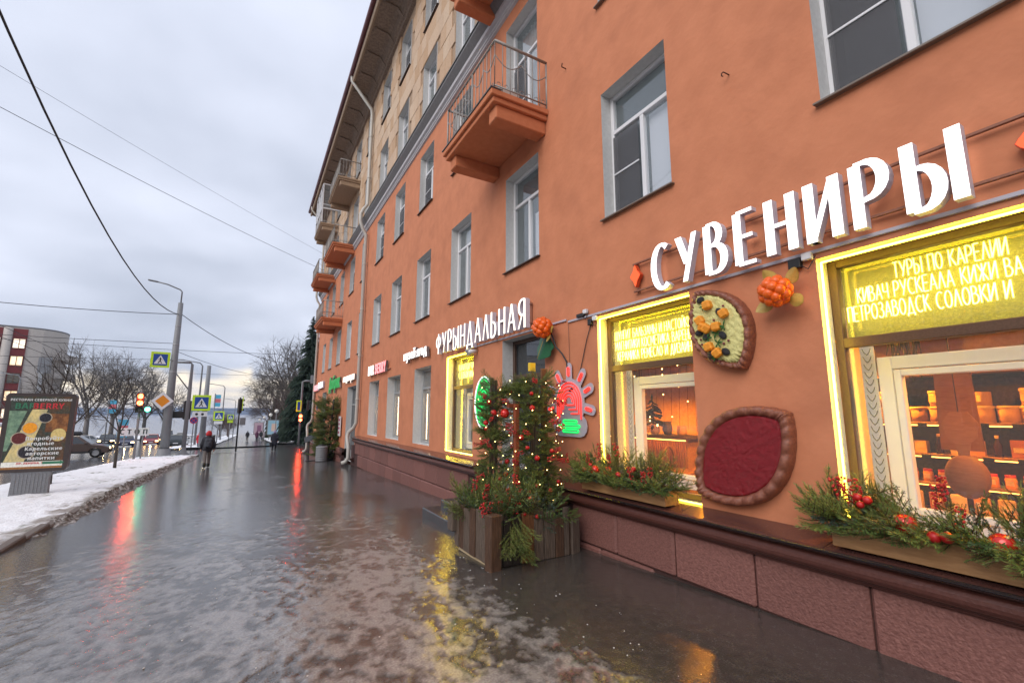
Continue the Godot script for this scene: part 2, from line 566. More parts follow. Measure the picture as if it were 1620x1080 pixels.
	M.kerb = rough_mat(lin(0.1, 0.075, 0.06), lin(0.18, 0.14, 0.115), 0.55, 0.5, 0.5, 0.03, 76)
	M.slush = rough_mat(lin(0.09, 0.065, 0.045), lin(0.42, 0.38, 0.35), 0.6, 0.5, 1.0, 0.03, 77)
	M.steel_pole = rough_mat(lin(0.16, 0.165, 0.175), lin(0.25, 0.255, 0.265), 0.55, 0.8, 0.1, 0.03, 78)
	M.granite = rough_mat(lin(0.03, 0.03, 0.032), lin(0.07, 0.07, 0.075), 0.16, 0.3, 0.05, 0.08, 79)
	M.bark = rough_mat(lin(0.04, 0.033, 0.028), lin(0.1, 0.083, 0.07), 0.9, 0.6, 0.5, 0.03, 80)
	M.bark_pale = rough_mat(lin(0.1, 0.09, 0.085), lin(0.18, 0.165, 0.155), 0.9, 0.6, 0.5, 0.03, 81)
	M.twig = rough_mat(lin(0.06, 0.04, 0.035), lin(0.11, 0.075, 0.065), 0.9, 0.6, 0.2, 0.03, 82)
	M.stem = mat(lin(0.09, 0.05, 0.025), 0.8)
	M.fir = [needle(0.08, 0.14, 0.03), needle(0.05, 0.1, 0.03), needle(0.12, 0.165, 0.04)]
	M.blue_fir = [needle(0.075, 0.125, 0.1), needle(0.055, 0.1, 0.075)]
	M.pine = [needle(0.17, 0.22, 0.05), needle(0.11, 0.165, 0.04)]
	M.berry = mat(lin(0.42, 0.012, 0.012), 0.28)
	M.bauble = mat(lin(0.62, 0.02, 0.012), 0.14, 0.35, 0.7)
	M.bauble_matte = mat(lin(0.45, 0.012, 0.012), 0.4, 0.1)
	M.snow_white = mat(lin(0.75, 0.76, 0.78), 0.6)
	M.gold = mat(lin(0.7, 0.5, 0.2), 0.3, 0.8)
	M.bulb = glow(lin(1.0, 0.62, 0.18), 12.0)
	M.wire_dark = mat(lin(0.02, 0.014, 0.01), 0.6)

func needle(r: float, g: float, b: float) -> StandardMaterial3D:
	var m := mat(lin(r, g, b), 0.55)
	m.backlight_enabled = true
	m.backlight = lin(r * 0.4, g * 0.4, b * 0.3)
	return m

func _ready():
	rng.seed = 11
	noise.seed = 4
	noise.noise_type = FastNoiseLite.TYPE_SIMPLEX_SMOOTH
	noise.frequency = 1.0
	noise.fractal_octaves = 4
	noise2.seed = 9
	noise2.noise_type = FastNoiseLite.TYPE_SIMPLEX_SMOOTH
	noise2.frequency = 1.0
	noise2.fractal_octaves = 2

	# camera: eye 1.64 m up, turned to the building, tilted up a little
	var cam := Camera3D.new()
	cam.name = "camera"
	add_child(cam)
	cam.position = Vector3(0, 1.64, 0)
	cam.rotation_order = EULER_ORDER_YXZ
	cam.rotation_degrees = Vector3(8.92, -29.77, 0)
	cam.fov = 73.74
	cam.near = 0.05
	cam.far = 9000
	cam.current = true

	# sky and light: overcast late afternoon
	var env := Environment.new()
	env.background_mode = Environment.BG_SKY
	var sky := Sky.new()
	var pan := PanoramaSkyMaterial.new()
	pan.panorama = ImageTexture.create_from_image(sky_image())
	sky.sky_material = pan
	env.sky = sky
	env.background_energy_multiplier = 1.0
	env.tonemap_mode = Environment.TONE_MAPPER_LINEAR
	env.tonemap_exposure = 1.56
	# the damp air that turns the far shore blue
	env.fog_enabled = true
	env.fog_density = 0.00014
	env.fog_light_color = Color(0.72, 0.8, 0.95)
	env.sdfgi_enabled = true
	env.ssao_enabled = true
	env.ssil_enabled = true
	var we := WorldEnvironment.new()
	we.name = "surroundings"
	we.environment = env
	add_child(we)
	var sun := DirectionalLight3D.new()
	sun.name = "sun"
	add_child(sun)
	sun.light_energy = 0.5
	sun.light_angular_distance = 50
	sun.light_color = Color(1.0, 0.97, 0.94)
	sun.shadow_enabled = true
	sun.look_at_from_position(Vector3(-10, 7.5, 4.5), Vector3.ZERO)

	make_materials()
	make_ground()
	make_building()
	make_shop_inside()
	make_signs()
	make_facade_decor()
	make_greenery()
	make_street()
	make_far()
	make_people()
	make_cars()
	make_wires()

func sky_image() -> Image:
	var w := 1024
	var h := 512
	var im := Image.create(w, h, false, Image.FORMAT_RGBF)
	var n := FastNoiseLite.new()
	n.seed = 21
	n.noise_type = FastNoiseLite.TYPE_SIMPLEX_SMOOTH
	n.frequency = 0.55
	n.fractal_octaves = 5
	var n2 := FastNoiseLite.new()
	n2.seed = 5
	n2.noise_type = FastNoiseLite.TYPE_SIMPLEX_SMOOTH
	n2.frequency = 2.2
	n2.fractal_octaves = 4
	var low := Color(0.335, 0.37, 0.445)
	var high := Color(0.545, 0.58, 0.685)
	for y in h:
		var e := PI / 2 - PI * (y + 0.5) / h
		for x in w:
			if e < -0.02:
				im.set_pixel(x, y, Color(0.2, 0.2, 0.21))
				continue
			var a := TAU * (x + 0.5) / w
			var d := Vector3(cos(a) * cos(e), sin(e), sin(a) * cos(e))
			var s := maxf(d.y, 0.0)
			var q := Vector2(d.x, d.z) / (s + 0.18)
			var t := clampf(pow(s, 0.6) * 1.1, 0, 1)
			var c := low.lerp(high, t)
			var k := n.get_noise_2d(q.x, q.y)
			var k2 := n.get_noise_2d(q.x * 2.3 + 40.0, q.y * 2.3)
			var amt := 1.0 + 0.34 * k + 0.2 * k2
			c = Color(c.r * amt, c.g * (amt * 0.93 + 0.07), c.b * (amt * 0.86 + 0.14))
			# the gap of clear evening light under the cloud deck
			var deg := rad_to_deg(e)
			var top := 4.3 + 1.8 * n2.get_noise_2d(a * 3.0, 1.0) + 1.2 * n2.get_noise_2d(a * 9.0, deg * 0.4)
			var g := clampf((top - deg) / 1.1, 0, 1) * clampf(deg / 0.3 + 1.0, 0, 1)
			var streak := clampf(0.75 + 0.9 * n2.get_noise_2d(a * 4.0, deg * 2.2), 0.15, 1.0)
			c = c.lerp(Color(0.88, 0.76, 0.58), g * streak)
			im.set_pixel(x, y, c)
	return im

# ---------- ground ----------
func grid(xs: PackedFloat32Array, ds: PackedFloat32Array, height: Callable, color: Callable) -> ArrayMesh:
	var nx := xs.size()
	var nd := ds.size()
	var v := PackedVector3Array()
	var c := PackedColorArray()
	var nn := PackedVector3Array()
	v.resize(nx * nd)
	c.resize(nx * nd)
	nn.resize(nx * nd)
	for j in nd:
		for i in nx:
			var p := Vector3(xs[i], height.call(xs[i], ds[j]), -ds[j])
			v[j * nx + i] = p
			c[j * nx + i] = color.call(xs[i], ds[j])
	for j in nd:
		for i in nx:
			var a := v[j * nx + mini(i + 1, nx - 1)] - v[j * nx + maxi(i - 1, 0)]
			var b := v[mini(j + 1, nd - 1) * nx + i] - v[maxi(j - 1, 0) * nx + i]
			nn[j * nx + i] = a.cross(b).normalized()
	var idx := PackedInt32Array()
	for j in nd - 1:
		for i in nx - 1:
			var a := j * nx + i
			idx.append_array(PackedInt32Array([a, a + nx, a + nx + 1, a, a + nx + 1, a + 1]))
	var arr := []
	arr.resize(Mesh.ARRAY_MAX)
	arr[Mesh.ARRAY_VERTEX] = v
	arr[Mesh.ARRAY_NORMAL] = nn
	arr[Mesh.ARRAY_COLOR] = c
	arr[Mesh.ARRAY_INDEX] = idx
	var am := ArrayMesh.new()
	am.add_surface_from_arrays(Mesh.PRIMITIVE_TRIANGLES, arr)
	return am

func steps(a: float, b: float, s0: float, s1: float) -> PackedFloat32Array:
	var out := PackedFloat32Array()
	var x := a
	while x < b:
		out.append(x)
		x += lerpf(s0, s1, (x - a) / (b - a))
	out.append(b)
	return out

func plain_color(_x, _d) -> Color:
	return Color(1, 1, 1)

# how much trampled, half melted ice lies on the pavement here, 0..1
func ice_at(x: float, d: float) -> float:
	var n := noise.get_noise_2d(x * 0.6 + 3.0, d * 0.42)
	var m := noise.get_noise_2d(x * 2.1 - 11.0, d * 1.5)
	var near := 1.0 - smoothstep(4.5, 13.0, d + x * 0.4)
	var wallside := 1.0 - smoothstep(1.95, 2.75, x + 0.6 * n + 0.35 * m)
	return clampf((near * 0.55 + 0.45 * n + 0.55 * m + 0.05) * wallside, 0.0, 1.0)

# where rain water stands: along the kerb and in broad shallow dips farther on
func puddle_at(x: float, d: float) -> float:
	var n := noise.get_noise_2d(x * 0.5 + 70.0, d * 0.3)
	var m := noise.get_noise_2d(x * 2.6 + 20.0, d * 1.6)
	var kerbside := (1.0 - smoothstep(-2.4, -0.9, x + 0.9 * n)) * smoothstep(4.8, 7.0, d + 0.8 * m)
	var far := smoothstep(7.0, 12.0, d + m) * smoothstep(-0.42, 0.02, n + 0.4 * m)
	return clampf(maxf(kerbside, far) * smoothstep(3.8, 3.3, x), 0.0, 1.0)

# above zero where a crust of ice stands, below where the wet asphalt shows through its pits
func crust_at(x: float, d: float) -> float:
	var k := noise.get_noise_2d(x * 6.5 + 31.0, d * 4.6)
	var f := noise2.get_noise_2d(x * 17.0 - 5.0, d * 13.0)
	return ice_at(x, d) - 0.32 + 0.75 * k + 0.28 * f - 0.9 * smoothstep(1.9, 2.7, x)

func pavement_height(x: float, d: float) -> float:
	var a := noise2.get_noise_2d(x * 4.2, d * 3.0)
	var b := noise2.get_noise_2d(x * 15.0 + 7.0, d * 10.0)
	var c := smoothstep(-0.08, 0.22, crust_at(x, d))
	return ground(x, d) + 0.0012 - puddle_at(x, d) * 0.008 + c * 0.0045 + (0.35 + 0.8 * c) * (a * 0.003 + b * 0.0022)

func pavement_color(x: float, d: float) -> Color:
	var k := noise.get_noise_2d(x * 12.0 + 31.0, d * 9.0)
	var asphalt := Color(0.062, 0.054, 0.049).lerp(Color(0.1, 0.088, 0.08), 0.5 + 0.8 * k)
	var t := crust_at(x, d)
	var grey := Color(0.17, 0.16, 0.155)
	var white := Color(0.35, 0.335, 0.325)
	var c := asphalt.lerp(grey, smoothstep(-0.06, 0.1, t))
	return c.lerp(white, smoothstep(0.12, 0.55, t + 0.3 * k) * (0.55 + 0.45 * smoothstep(-0.9, 0.9, x)))

func make_ground():
	# wide wet asphalt sheet: carriageway, side street and everything under the snow
	var xs := PackedFloat32Array([-900, -500, -250, -140, -90, -60, -40, -30, -24, -20, -16, -12, -9, -7.5, -5, -2.8, 0, 3.85, 8, 16, 30, 60, 120, 250, 500, 900])
	var ds := PackedFloat32Array([-120, -60, -30, -15, -5, 0, 2.4, 5, 10, 15, 20, 25, 30, 35, 40, 50, 60, 70, 80, 100, 130, 170, 220, 280, 340, 400, 430, 460])
	var g := struct("road", grid(xs, ds, func(x, d): return ground(x, d) - 0.13, plain_color), M.road)
	g.set_meta("label", "wet grey asphalt carriageway falling away to the lake")
	# pavement in bands that grow coarser with distance
	var bands := [[-6.0, 1.3, 0.12, 0.06], [1.3, 7.0, 0.02, 0.03], [6.97, 15.0, 0.05, 0.09], [14.9, 42.0, 0.12, 0.4]]
	var widths := [0.14, 0.024, 0.06, 0.14]
	for k in 4:
		var b = bands[k]
		var o := struct("sidewalk", grid(steps(-2.8, 3.87, widths[k], widths[k]), steps(b[0], b[1], b[2], b[3]), pavement_height, pavement_color), M.asphalt)
		o.set_meta("label", "wet asphalt pavement with half melted ice along the orange building")
	var film := struct("puddle_water", grid(steps(-2.8, 3.87, 0.3, 0.3), steps(-6.0, 42.0, 0.3, 0.8), ground, plain_color), M.water_film)
	film.set_meta("label", "thin shining film of rain water on the pavement")
	# pavement end, dropped kerb
	var edge := sh()
	edge.box(Vector3(-2.8, ground(0, 42) - 0.3, -42.15), Vector3(3.87, ground(0, 42) + 0.002, -42.0))
	struct("kerb_end", edge.mesh(), M.kerb)
	var path := struct("path", grid(steps(-3.4, 2.9, 0.9, 0.9), steps(61.0, 400.0, 3.0, 20.0), func(x, d): return ground(x, d) + 0.0, plain_color), M.road)
	path.set_meta("label", "wet grey footpath running on towards the lake")

	# snow
	var verge_color := func(x, d):
		var k: float = noise.get_noise_2d(x * 1.1, d * 0.8)
		var k2: float = noise.get_noise_2d(x * 7.0, d * 6.0)
		var c := Color(1, 1, 1)
		var near_kerb := smoothstep(0.75, 0.0, -2.95 - x)
		var dirt := clampf((near_kerb * 0.9 + 0.9 * k + 0.5 * k2 - 0.42) * 2.2, 0, 1)
		c = c.lerp(Color(0.36, 0.32, 0.28), dirt)
		var turf := clampf((noise.get_noise_2d(x * 0.7 + 50.0, d * 0.45) + 0.5 * k2 - 0.4) * 4.0, 0, 1)
		return c.lerp(Color(0.1, 0.12, 0.045), turf)
	var verge := struct("snow_verge", grid(steps(-7.0, -2.9, 0.08, 0.06), steps(-6.0, 41.5, 0.1, 0.14), func(x, d):
		var edge_fall := smoothstep(-7.0, -6.4, x) * smoothstep(41.5, 40.5, d)
		var k: float = noise.get_noise_2d(x * 1.4, d * 1.1) * 0.035 + noise2.get_noise_2d(x * 5.0, d * 5.0) * 0.03
		return ground(x, d) - 0.14 + edge_fall * (0.19 + k), verge_color), M.snow)
	verge.set_meta("label", "strip of patchy snow between the pavement and the road")
	var field_color := func(x, d):
		var k: float = noise.get_noise_2d(x * 0.15, d * 0.1)
		return Color(1, 1, 1).lerp(Color(0.3, 0.27, 0.24), clampf((k - 0.15) * 2.0, 0, 0.8))
	var field := func(x, d): return ground(x, d) + 0.1 + 0.12 * noise.get_noise_2d(x * 0.3, d * 0.2)
	for f in [[-7.4, -3.5, 61.0, 260.0, "snowy verge beyond the side street, left of the footpath"], [2.95, 90.0, 68.0, 380.0, "snow under the park trees, right of the footpath"], [-230.0, -25.0, 40.0, 380.0, "snow across the road below the bare trees"]]:
		var o := struct("snow_field", grid(steps(f[0], f[1], (f[1] - f[0]) / 26.0, (f[1] - f[0]) / 26.0), steps(f[2], f[3], 1.5, 12.0), field, field_color), M.snow)
		o.set_meta("label", f[4])

	# kerb stones, then the ridge of dirty snow cleared against them
	var kerb := Node3D.new()
	kerb.name = "kerb"
	kerb.set_meta("kind", "structure")
	kerb.set_meta("label", "brown concrete kerb between snow strip and pavement")
	add_child(kerb)
	var d := -6.0
	while d < 37.0:
		var o := part(kerb, "kerb_stone", box_mesh(Vector3(0.14, 0.26, 0.985), 0.018), M.kerb, on_ground(-2.86 + rf(-0.008, 0.008), d + 0.5, -0.055 + rf(-0.008, 0.008)))
		o.rotation.x = -atan((ground(0, d + 1) - ground(0, d)) / 1.0)
		d += 1.0
	var heap := func(x, d):
		var amount: float = smoothstep(8.5, 14.0, d + 1.5 * noise.get_noise_1d(d * 0.8)) * smoothstep(37.5, 35.5, d)
		var off: float = (x + 2.83 + 0.1 * noise.get_noise_1d(d * 0.6)) / (0.2 + 0.06 * noise.get_noise_1d(d * 0.9 + 40.0))
		var k: float = 0.5 + 0.8 * noise.get_noise_2d(x * 5.0, d * 3.5) + 0.7 * noise2.get_noise_2d(x * 17.0, d * 15.0)
		return ground(x, d) - 0.03 + amount * exp(-off * off) * (0.075 + 0.11 * k)
	var heap_color := func(x, d):
		var k: float = noise.get_noise_2d(x * 8.0 + 3.0, d * 6.0) + 0.8 * noise2.get_noise_2d(x * 25.0, d * 25.0)
		return Color(0.11, 0.08, 0.055).lerp(Color(0.6, 0.58, 0.57), clampf(k * 1.5 + 0.25, 0, 1))
	var sm: StandardMaterial3D = M.slush.duplicate()
	sm.albedo_texture = noise_tex(0.03, lin(0.55, 0.53, 0.5), lin(1, 1, 1), 78)
	sm.vertex_color_use_as_albedo = true
	var ro := part(self, "slush", grid(steps(-3.25, -2.3, 0.026, 0.026), steps(8.5, 37.5, 0.028, 0.06), heap, heap_color), sm)
	ro.set_meta("kind", "stuff")
	ro.set_meta("label", "ridge of brown frozen slush heaped along the kerb")
	ro.set_meta("category", "slush")
	# crumbs of broken ice on the wet asphalt
	var crumbs := sh()
	for k in 500:
		var x := rf(-1.0, 3.2)
		var dd := rf(1.4, 6.5)
		var near_edge := absf(ice_at(x, dd) - 0.22)
		if rng.randf() < near_edge * 3.2 + 0.25 * float(ice_at(x, dd) < 0.02):
			continue
		var r := rf(0.002, 0.007)
		var b := sh()
		b.ball(Vector3.ZERO, Vector3(r * rf(0.8, 1.6), r * 0.6, r * rf(0.8, 1.6)), 5, 3)
		crumbs.add(b, Transform3D(Basis(Vector3.UP, rf(0, TAU)), Vector3(x, pavement_height(x, dd) + r * 0.3, -dd)))
	var co := part(self, "ice_crumbs", crumbs.mesh(), rough_mat(lin(0.45, 0.44, 0.43), lin(0.7, 0.69, 0.68), 0.4, 0.3, 0.0, 0.03, 79))
	co.set_meta("kind", "stuff")
	co.set_meta("label", "crumbs of broken ice scattered on the wet pavement")
	co.set_meta("category", "ice")
	# a lump of dirty ice left on the verge
	var lump := sh()
	lump.ball(Vector3.ZERO, Vector3(0.15, 0.1, 0.13), 12, 8)
	for i in lump.v.size():
		lump.v[i] *= 1.0 + 0.4 * noise2.get_noise_3d(lump.v[i].x * 9, lump.v[i].y * 9, lump.v[i].z * 9)
	tag(part(self, "ice_lump", lump.mesh(true), M.slush, on_ground(-3.2, 9.9, 0.06)), "brown lump of dirty ice lying beside the kerb", "ice lump")

	# lake and far shore
	var lake := sh()
	lake.quad(Vector3(-5000, -13.2, -385), Vector3(-5000, -13.2, -7000), Vector3(5000, -13.2, -7000), Vector3(5000, -13.2, -385))
	var lm := mat(lin(0.16, 0.175, 0.21), 0.22)
	struct("lake", lake.mesh(), lm).set_meta("label", "pale grey lake beyond the end of the street")
	var ridge2 := sh()
	var last := Vector3.ZERO
	for k in 161:
		var x := -5000.0 + k * 62.5
		var h := 46.0 + 16.0 * noise.get_noise_1d(k * 0.06) + 3.0 * noise2.get_noise_1d(k * 0.9)
		var p := Vector3(x, h, -5000)
		if k > 0:
			ridge2.quad(Vector3(last.x, -14, -4600), last, p, Vector3(p.x, -14, -4600))
			ridge2.quad(last, last + Vector3(0, -40, -900), p + Vector3(0, -40, -900), p)
		last = p
	struct("hills", ridge2.mesh(true), rough_mat(lin(0.03, 0.045, 0.05), lin(0.05, 0.065, 0.07), 1.0, 300.0, 0.0, 0.02, 90)).set_meta("label", "low blue wooded shore across the lake")

# ---------- the orange apartment building; local x = towards the viewer along the street, y up, z out over the pavement ----------
const COLS = [[-1.0, -2.15], [1.73, 0.58], [4.45, 3.31], [7.23, 6.08], [9.99, 8.83], [12.65, 11.46], [15.41, 14.22], [18.11, 16.9], [20.95, 20.05], [23.8, 22.6], [26.7, 25.5], [29.6, 28.4], [32.4, 31.2]]
const ROWS = [[4.24, 6.1], [7.55, 9.36], [10.58, 12.5], [13.78, 15.6]]
var building: Node3D

func wall_sheet(u0: float, u1: float, v0: float, v1: float, holes: Array, z := 0.0) -> Shape:
	var us := [u0, u1]
	var vs := [v0, v1]
	for h in holes:
		us.append_array([clampf(h[0], u0, u1), clampf(h[1], u0, u1)])
		vs.append_array([clampf(h[2], v0, v1), clampf(h[3], v0, v1)])
	us.sort()
	vs.sort()
	var s := sh()
	for i in us.size() - 1:
		if us[i + 1] - us[i] < 0.001:
			continue
		for j in vs.size() - 1:
			if vs[j + 1] - vs[j] < 0.001:
				continue
			var uc: float = (us[i] + us[i + 1]) / 2
			var vc: float = (vs[j] + vs[j + 1]) / 2
			var open := false
			for h in holes:
				if uc > h[0] and uc < h[1] and vc > h[2] and vc < h[3]:
					open = true
					break
			if not open:
				s.quad(Vector3(-us[i + 1], vs[j], z), Vector3(-us[i + 1], vs[j + 1], z), Vector3(-us[i], vs[j + 1], z), Vector3(-us[i], vs[j], z))
	return s

# four inner faces of an opening w wide, h high, origin at its lower middle
func reveal_mesh(w: float, h: float, deep: float) -> ArrayMesh:
	var s := sh()
	var a := w / 2
	s.quad(Vector3(-a, 0, 0), Vector3(-a, h, 0), Vector3(-a, h, -deep), Vector3(-a, 0, -deep))
	s.quad(Vector3(a, 0, 0), Vector3(a, 0, -deep), Vector3(a, h, -deep), Vector3(a, h, 0))
	s.quad(Vector3(-a, h, 0), Vector3(a, h, 0), Vector3(a, h, -deep), Vector3(-a, h, -deep))
	s.quad(Vector3(-a, 0, 0), Vector3(-a, 0, -deep), Vector3(a, 0, -deep), Vector3(a, 0, 0))
	return s.mesh()

# frame of bars with thickness t, from z0 to z1, origin lower middle; extra bars [x0,y0,x1,y1]
func frame_mesh(w: float, h: float, t: float, z0: float, z1: float, extra := []) -> ArrayMesh:
	var s := sh()
	var a := w / 2
	s.bbox(Vector3(-a, 0, z0), Vector3(-a + t, h, z1), 0.006)
	s.bbox(Vector3(a - t, 0, z0), Vector3(a, h, z1), 0.006)
	s.bbox(Vector3(-a + t, h - t, z0), Vector3(a - t, h, z1), 0.006)
	s.bbox(Vector3(-a + t, 0, z0), Vector3(a - t, t, z1), 0.006)
	for e in extra:
		s.bbox(Vector3(e[0], e[1], z0 + 0.003), Vector3(e[2], e[3], z1 + 0.003), 0.006)
	return s.mesh()

func pane(parent: Node3D, x0: float, y0: float, x1: float, y1: float, z: float, m: Material):
	part(parent, "pane", box_mesh(Vector3(x1 - x0, y1 - y0, 0.006)), m, Vector3((x0 + x1) / 2, (y0 + y1) / 2, z), Vector3(rf(-0.006, 0.006), rf(-0.012, 0.012), 0))

func flat_window(u_far: float, u_near: float, v0: float, v1: float, k: int):
	var w := u_far - u_near
	var h := v1 - v0
	var a := w / 2
	var key := "win%.2f %.2f" % [w, h]
	if not meshes.has(key):
		# fanlight bar at three quarters, mullion a little right of the middle below it
		var ty := h * 0.68
		meshes[key] = frame_mesh(w, h, 0.055, -0.24, -0.17, [[-a + 0.05, ty, a - 0.05, ty + 0.06], [-0.03, 0.05, 0.03, ty]])
		meshes[key + "r"] = reveal_mesh(w, h, 0.25)
	var o := part(building, "window", meshes[key], M.pvc, Vector3(-(u_far + u_near) / 2, v0, 0))
	part(o, "reveal", meshes[key + "r"], M.reveal)
	var ty := h * 0.68
	pane(o, -a + 0.055, ty + 0.06, a - 0.055, h - 0.055, -0.205, M.glass)
	pane(o, -a + 0.055, 0.055, -0.03, ty, -0.205, M.glass)
	pane(o, 0.03, 0.055, a - 0.055, ty, -0.205, M.glass)
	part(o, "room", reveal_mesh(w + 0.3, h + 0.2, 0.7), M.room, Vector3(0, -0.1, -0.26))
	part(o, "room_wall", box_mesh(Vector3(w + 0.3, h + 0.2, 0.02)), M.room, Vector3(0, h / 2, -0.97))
	if k % 3 != 2:
		part(o, "pale_panel", box_mesh(Vector3(a - 0.06, h * [1.0, 0.78, 0.9][k % 3] * 0.68, 0.01)), M.pale_panel, Vector3(a / 2, h * 0.68 * [1.0, 0.78, 0.9][k % 3] / 2 + 0.02, -0.29))  # pale bluish panel behind the right sash
	else:
		part(o, "curtain", curtain_mesh(w * 0.9, h), M.curtain, Vector3(0, 0, -0.38))
	if k % 4 != 3:
		part(o, "insect_screen", box_mesh(Vector3(a - 0.1, ty - 0.09, 0.004)), M.screen, Vector3(-a / 2 - 0.01, ty / 2, -0.168))
		part(o, "screen_bar", box_mesh(Vector3(a - 0.1, 0.02, 0.012)), M.pvc, Vector3(-a / 2 - 0.01, ty * 0.52, -0.16))
	part(o, "sill", box_mesh(Vector3(w + 0.08, 0.02, 0.3), 0.004), M.sill if k % 2 == 0 else M.sill_dark, Vector3(0, -0.012, -0.09), Vector3(0.1, 0, 0))

func curtain_mesh(w: float, h: float) -> ArrayMesh:
	var key := "curtain%.2f %.2f" % [w, h]
	if not meshes.has(key):
		var s := sh()
		var n := 36
		for i in n:
			var x0 := -w / 2 + w * i / n
			var x1 := -w / 2 + w * (i + 1) / n
			var z0 := 0.03 * sin(i * 1.7) + 0.015 * sin(i * 0.6)
			var z1 := 0.03 * sin((i + 1) * 1.7) + 0.015 * sin((i + 1) * 0.6)
			s.quad(Vector3(x0, 0, z0), Vector3(x0, h, z0), Vector3(x1, h, z1), Vector3(x1, 0, z1))
		meshes[key] = s.mesh(true)
	return meshes[key]

func railing_mesh(w: float, deep: float, h: float) -> ArrayMesh:
	var s := sh()
	var a := w / 2
	for run in [[Vector3(-a, 0, deep), Vector3(a, 0, deep)], [Vector3(-a, 0, 0), Vector3(-a, 0, deep)], [Vector3(a, 0, 0), Vector3(a, 0, deep)]]:
		var p: Vector3 = run[0]
		var q: Vector3 = run[1]
		var len := p.distance_to(q)
		s.tube([p + Vector3(0, h, 0), q + Vector3(0, h, 0)], 0.024, 6)
		s.tube([p + Vector3(0, 0.1, 0), q + Vector3(0, 0.1, 0)], 0.012, 5)
		var n := int(round(len / 0.14))
		var dir := (q - p).normalized()
		for i in n + 1:
			var b := p.lerp(q, float(i) / n)
			s.tube([b, b + Vector3(0, h, 0)], 0.018 if i % 8 == 0 else 0.0085, 5)
		# swag of wrought iron between every second pair of bars, and small scrolls at the foot
		var m := int(round(len / 0.42))
		for i in m:
			var c0 := p.lerp(q, float(i) / m)
			var pts := []
			for t in 9:
				var f := t / 8.0
				pts.append(c0 + dir * (f * len / m) + Vector3(0, h * (0.72 - 0.18 * sin(PI * f)), 0))
			s.tube(pts, 0.009, 4)
		for i in n:
			var c1 := p.lerp(q, (i + 0.5) / n)
			var ring := []
			for t in 9:
				ring.append(c1 + dir * (0.035 * cos(t * TAU / 8.0)) + Vector3(0, 0.14 + 0.035 * sin(t * TAU / 8.0), 0))
			s.tube(ring, 0.006, 4, false)
	return s.mesh(true)

func balcony(u_near: float, u_far: float, v: float, m: Material, glazed := false):
	var w := u_far - u_near
	var a := w / 2
	var s := sh()
	s.bbox(Vector3(-a, -0.1, 0.002), Vector3(a, 0.0, 1.08), 0.01)
	s.bbox(Vector3(-a + 0.04, -0.19, 0.002), Vector3(a - 0.04, -0.1, 1.03), 0.01)
	var o := part(building, "balcony", s.mesh(), m, Vector3(-(u_near + u_far) / 2, v, 0))
	for x in [-a + 0.22, a - 0.22]:
		var b := sh()
		b.bbox(Vector3(x - 0.13, -0.42, 0.002), Vector3(x + 0.13, -0.19, 0.95), 0.015)
		part(o, "bracket", b.mesh(), m)
	part(o, "railing", railing_mesh(w - 0.1, 1.0, 0.9), M.iron)
	var edge := sh()
	edge.bbox(Vector3(-a - 0.015, 0.0, 0.9), Vector3(a + 0.015, 0.02, 1.1), 0.004)
	part(o, "edge_flashing", edge.mesh(), M.grey_flashing)
	if glazed:
		var g := sh()
		for x in [-a + 0.06, -a * 0.33, a * 0.33, a - 0.06]:
			g.cbox(Vector3(x, 1.3, 1.02), Vector3(0.07, 2.5, 0.07))
		for y in [0.95, 2.52]:
			g.cbox(Vector3(0, y, 1.025), Vector3(w - 0.06, 0.07, 0.06))
		for x in [-a + 0.06, a - 0.06]:
			g.cbox(Vector3(x, 2.52, 0.5), Vector3(0.06, 0.07, 0.95))
			g.cbox(Vector3(x, 0.95, 0.5), Vector3(0.06, 0.07, 0.95))
		part(o, "glazing_frame", g.mesh(), M.pvc)
		part(o, "pane", box_mesh(Vector3(w - 0.16, 1.5, 0.006)), M.glass, Vector3(0, 1.73, 1.0))
		part(o, "pane", box_mesh(Vector3(0.006, 1.5, 0.9)), M.glass, Vector3(a - 0.07, 1.73, 0.5))
	return o

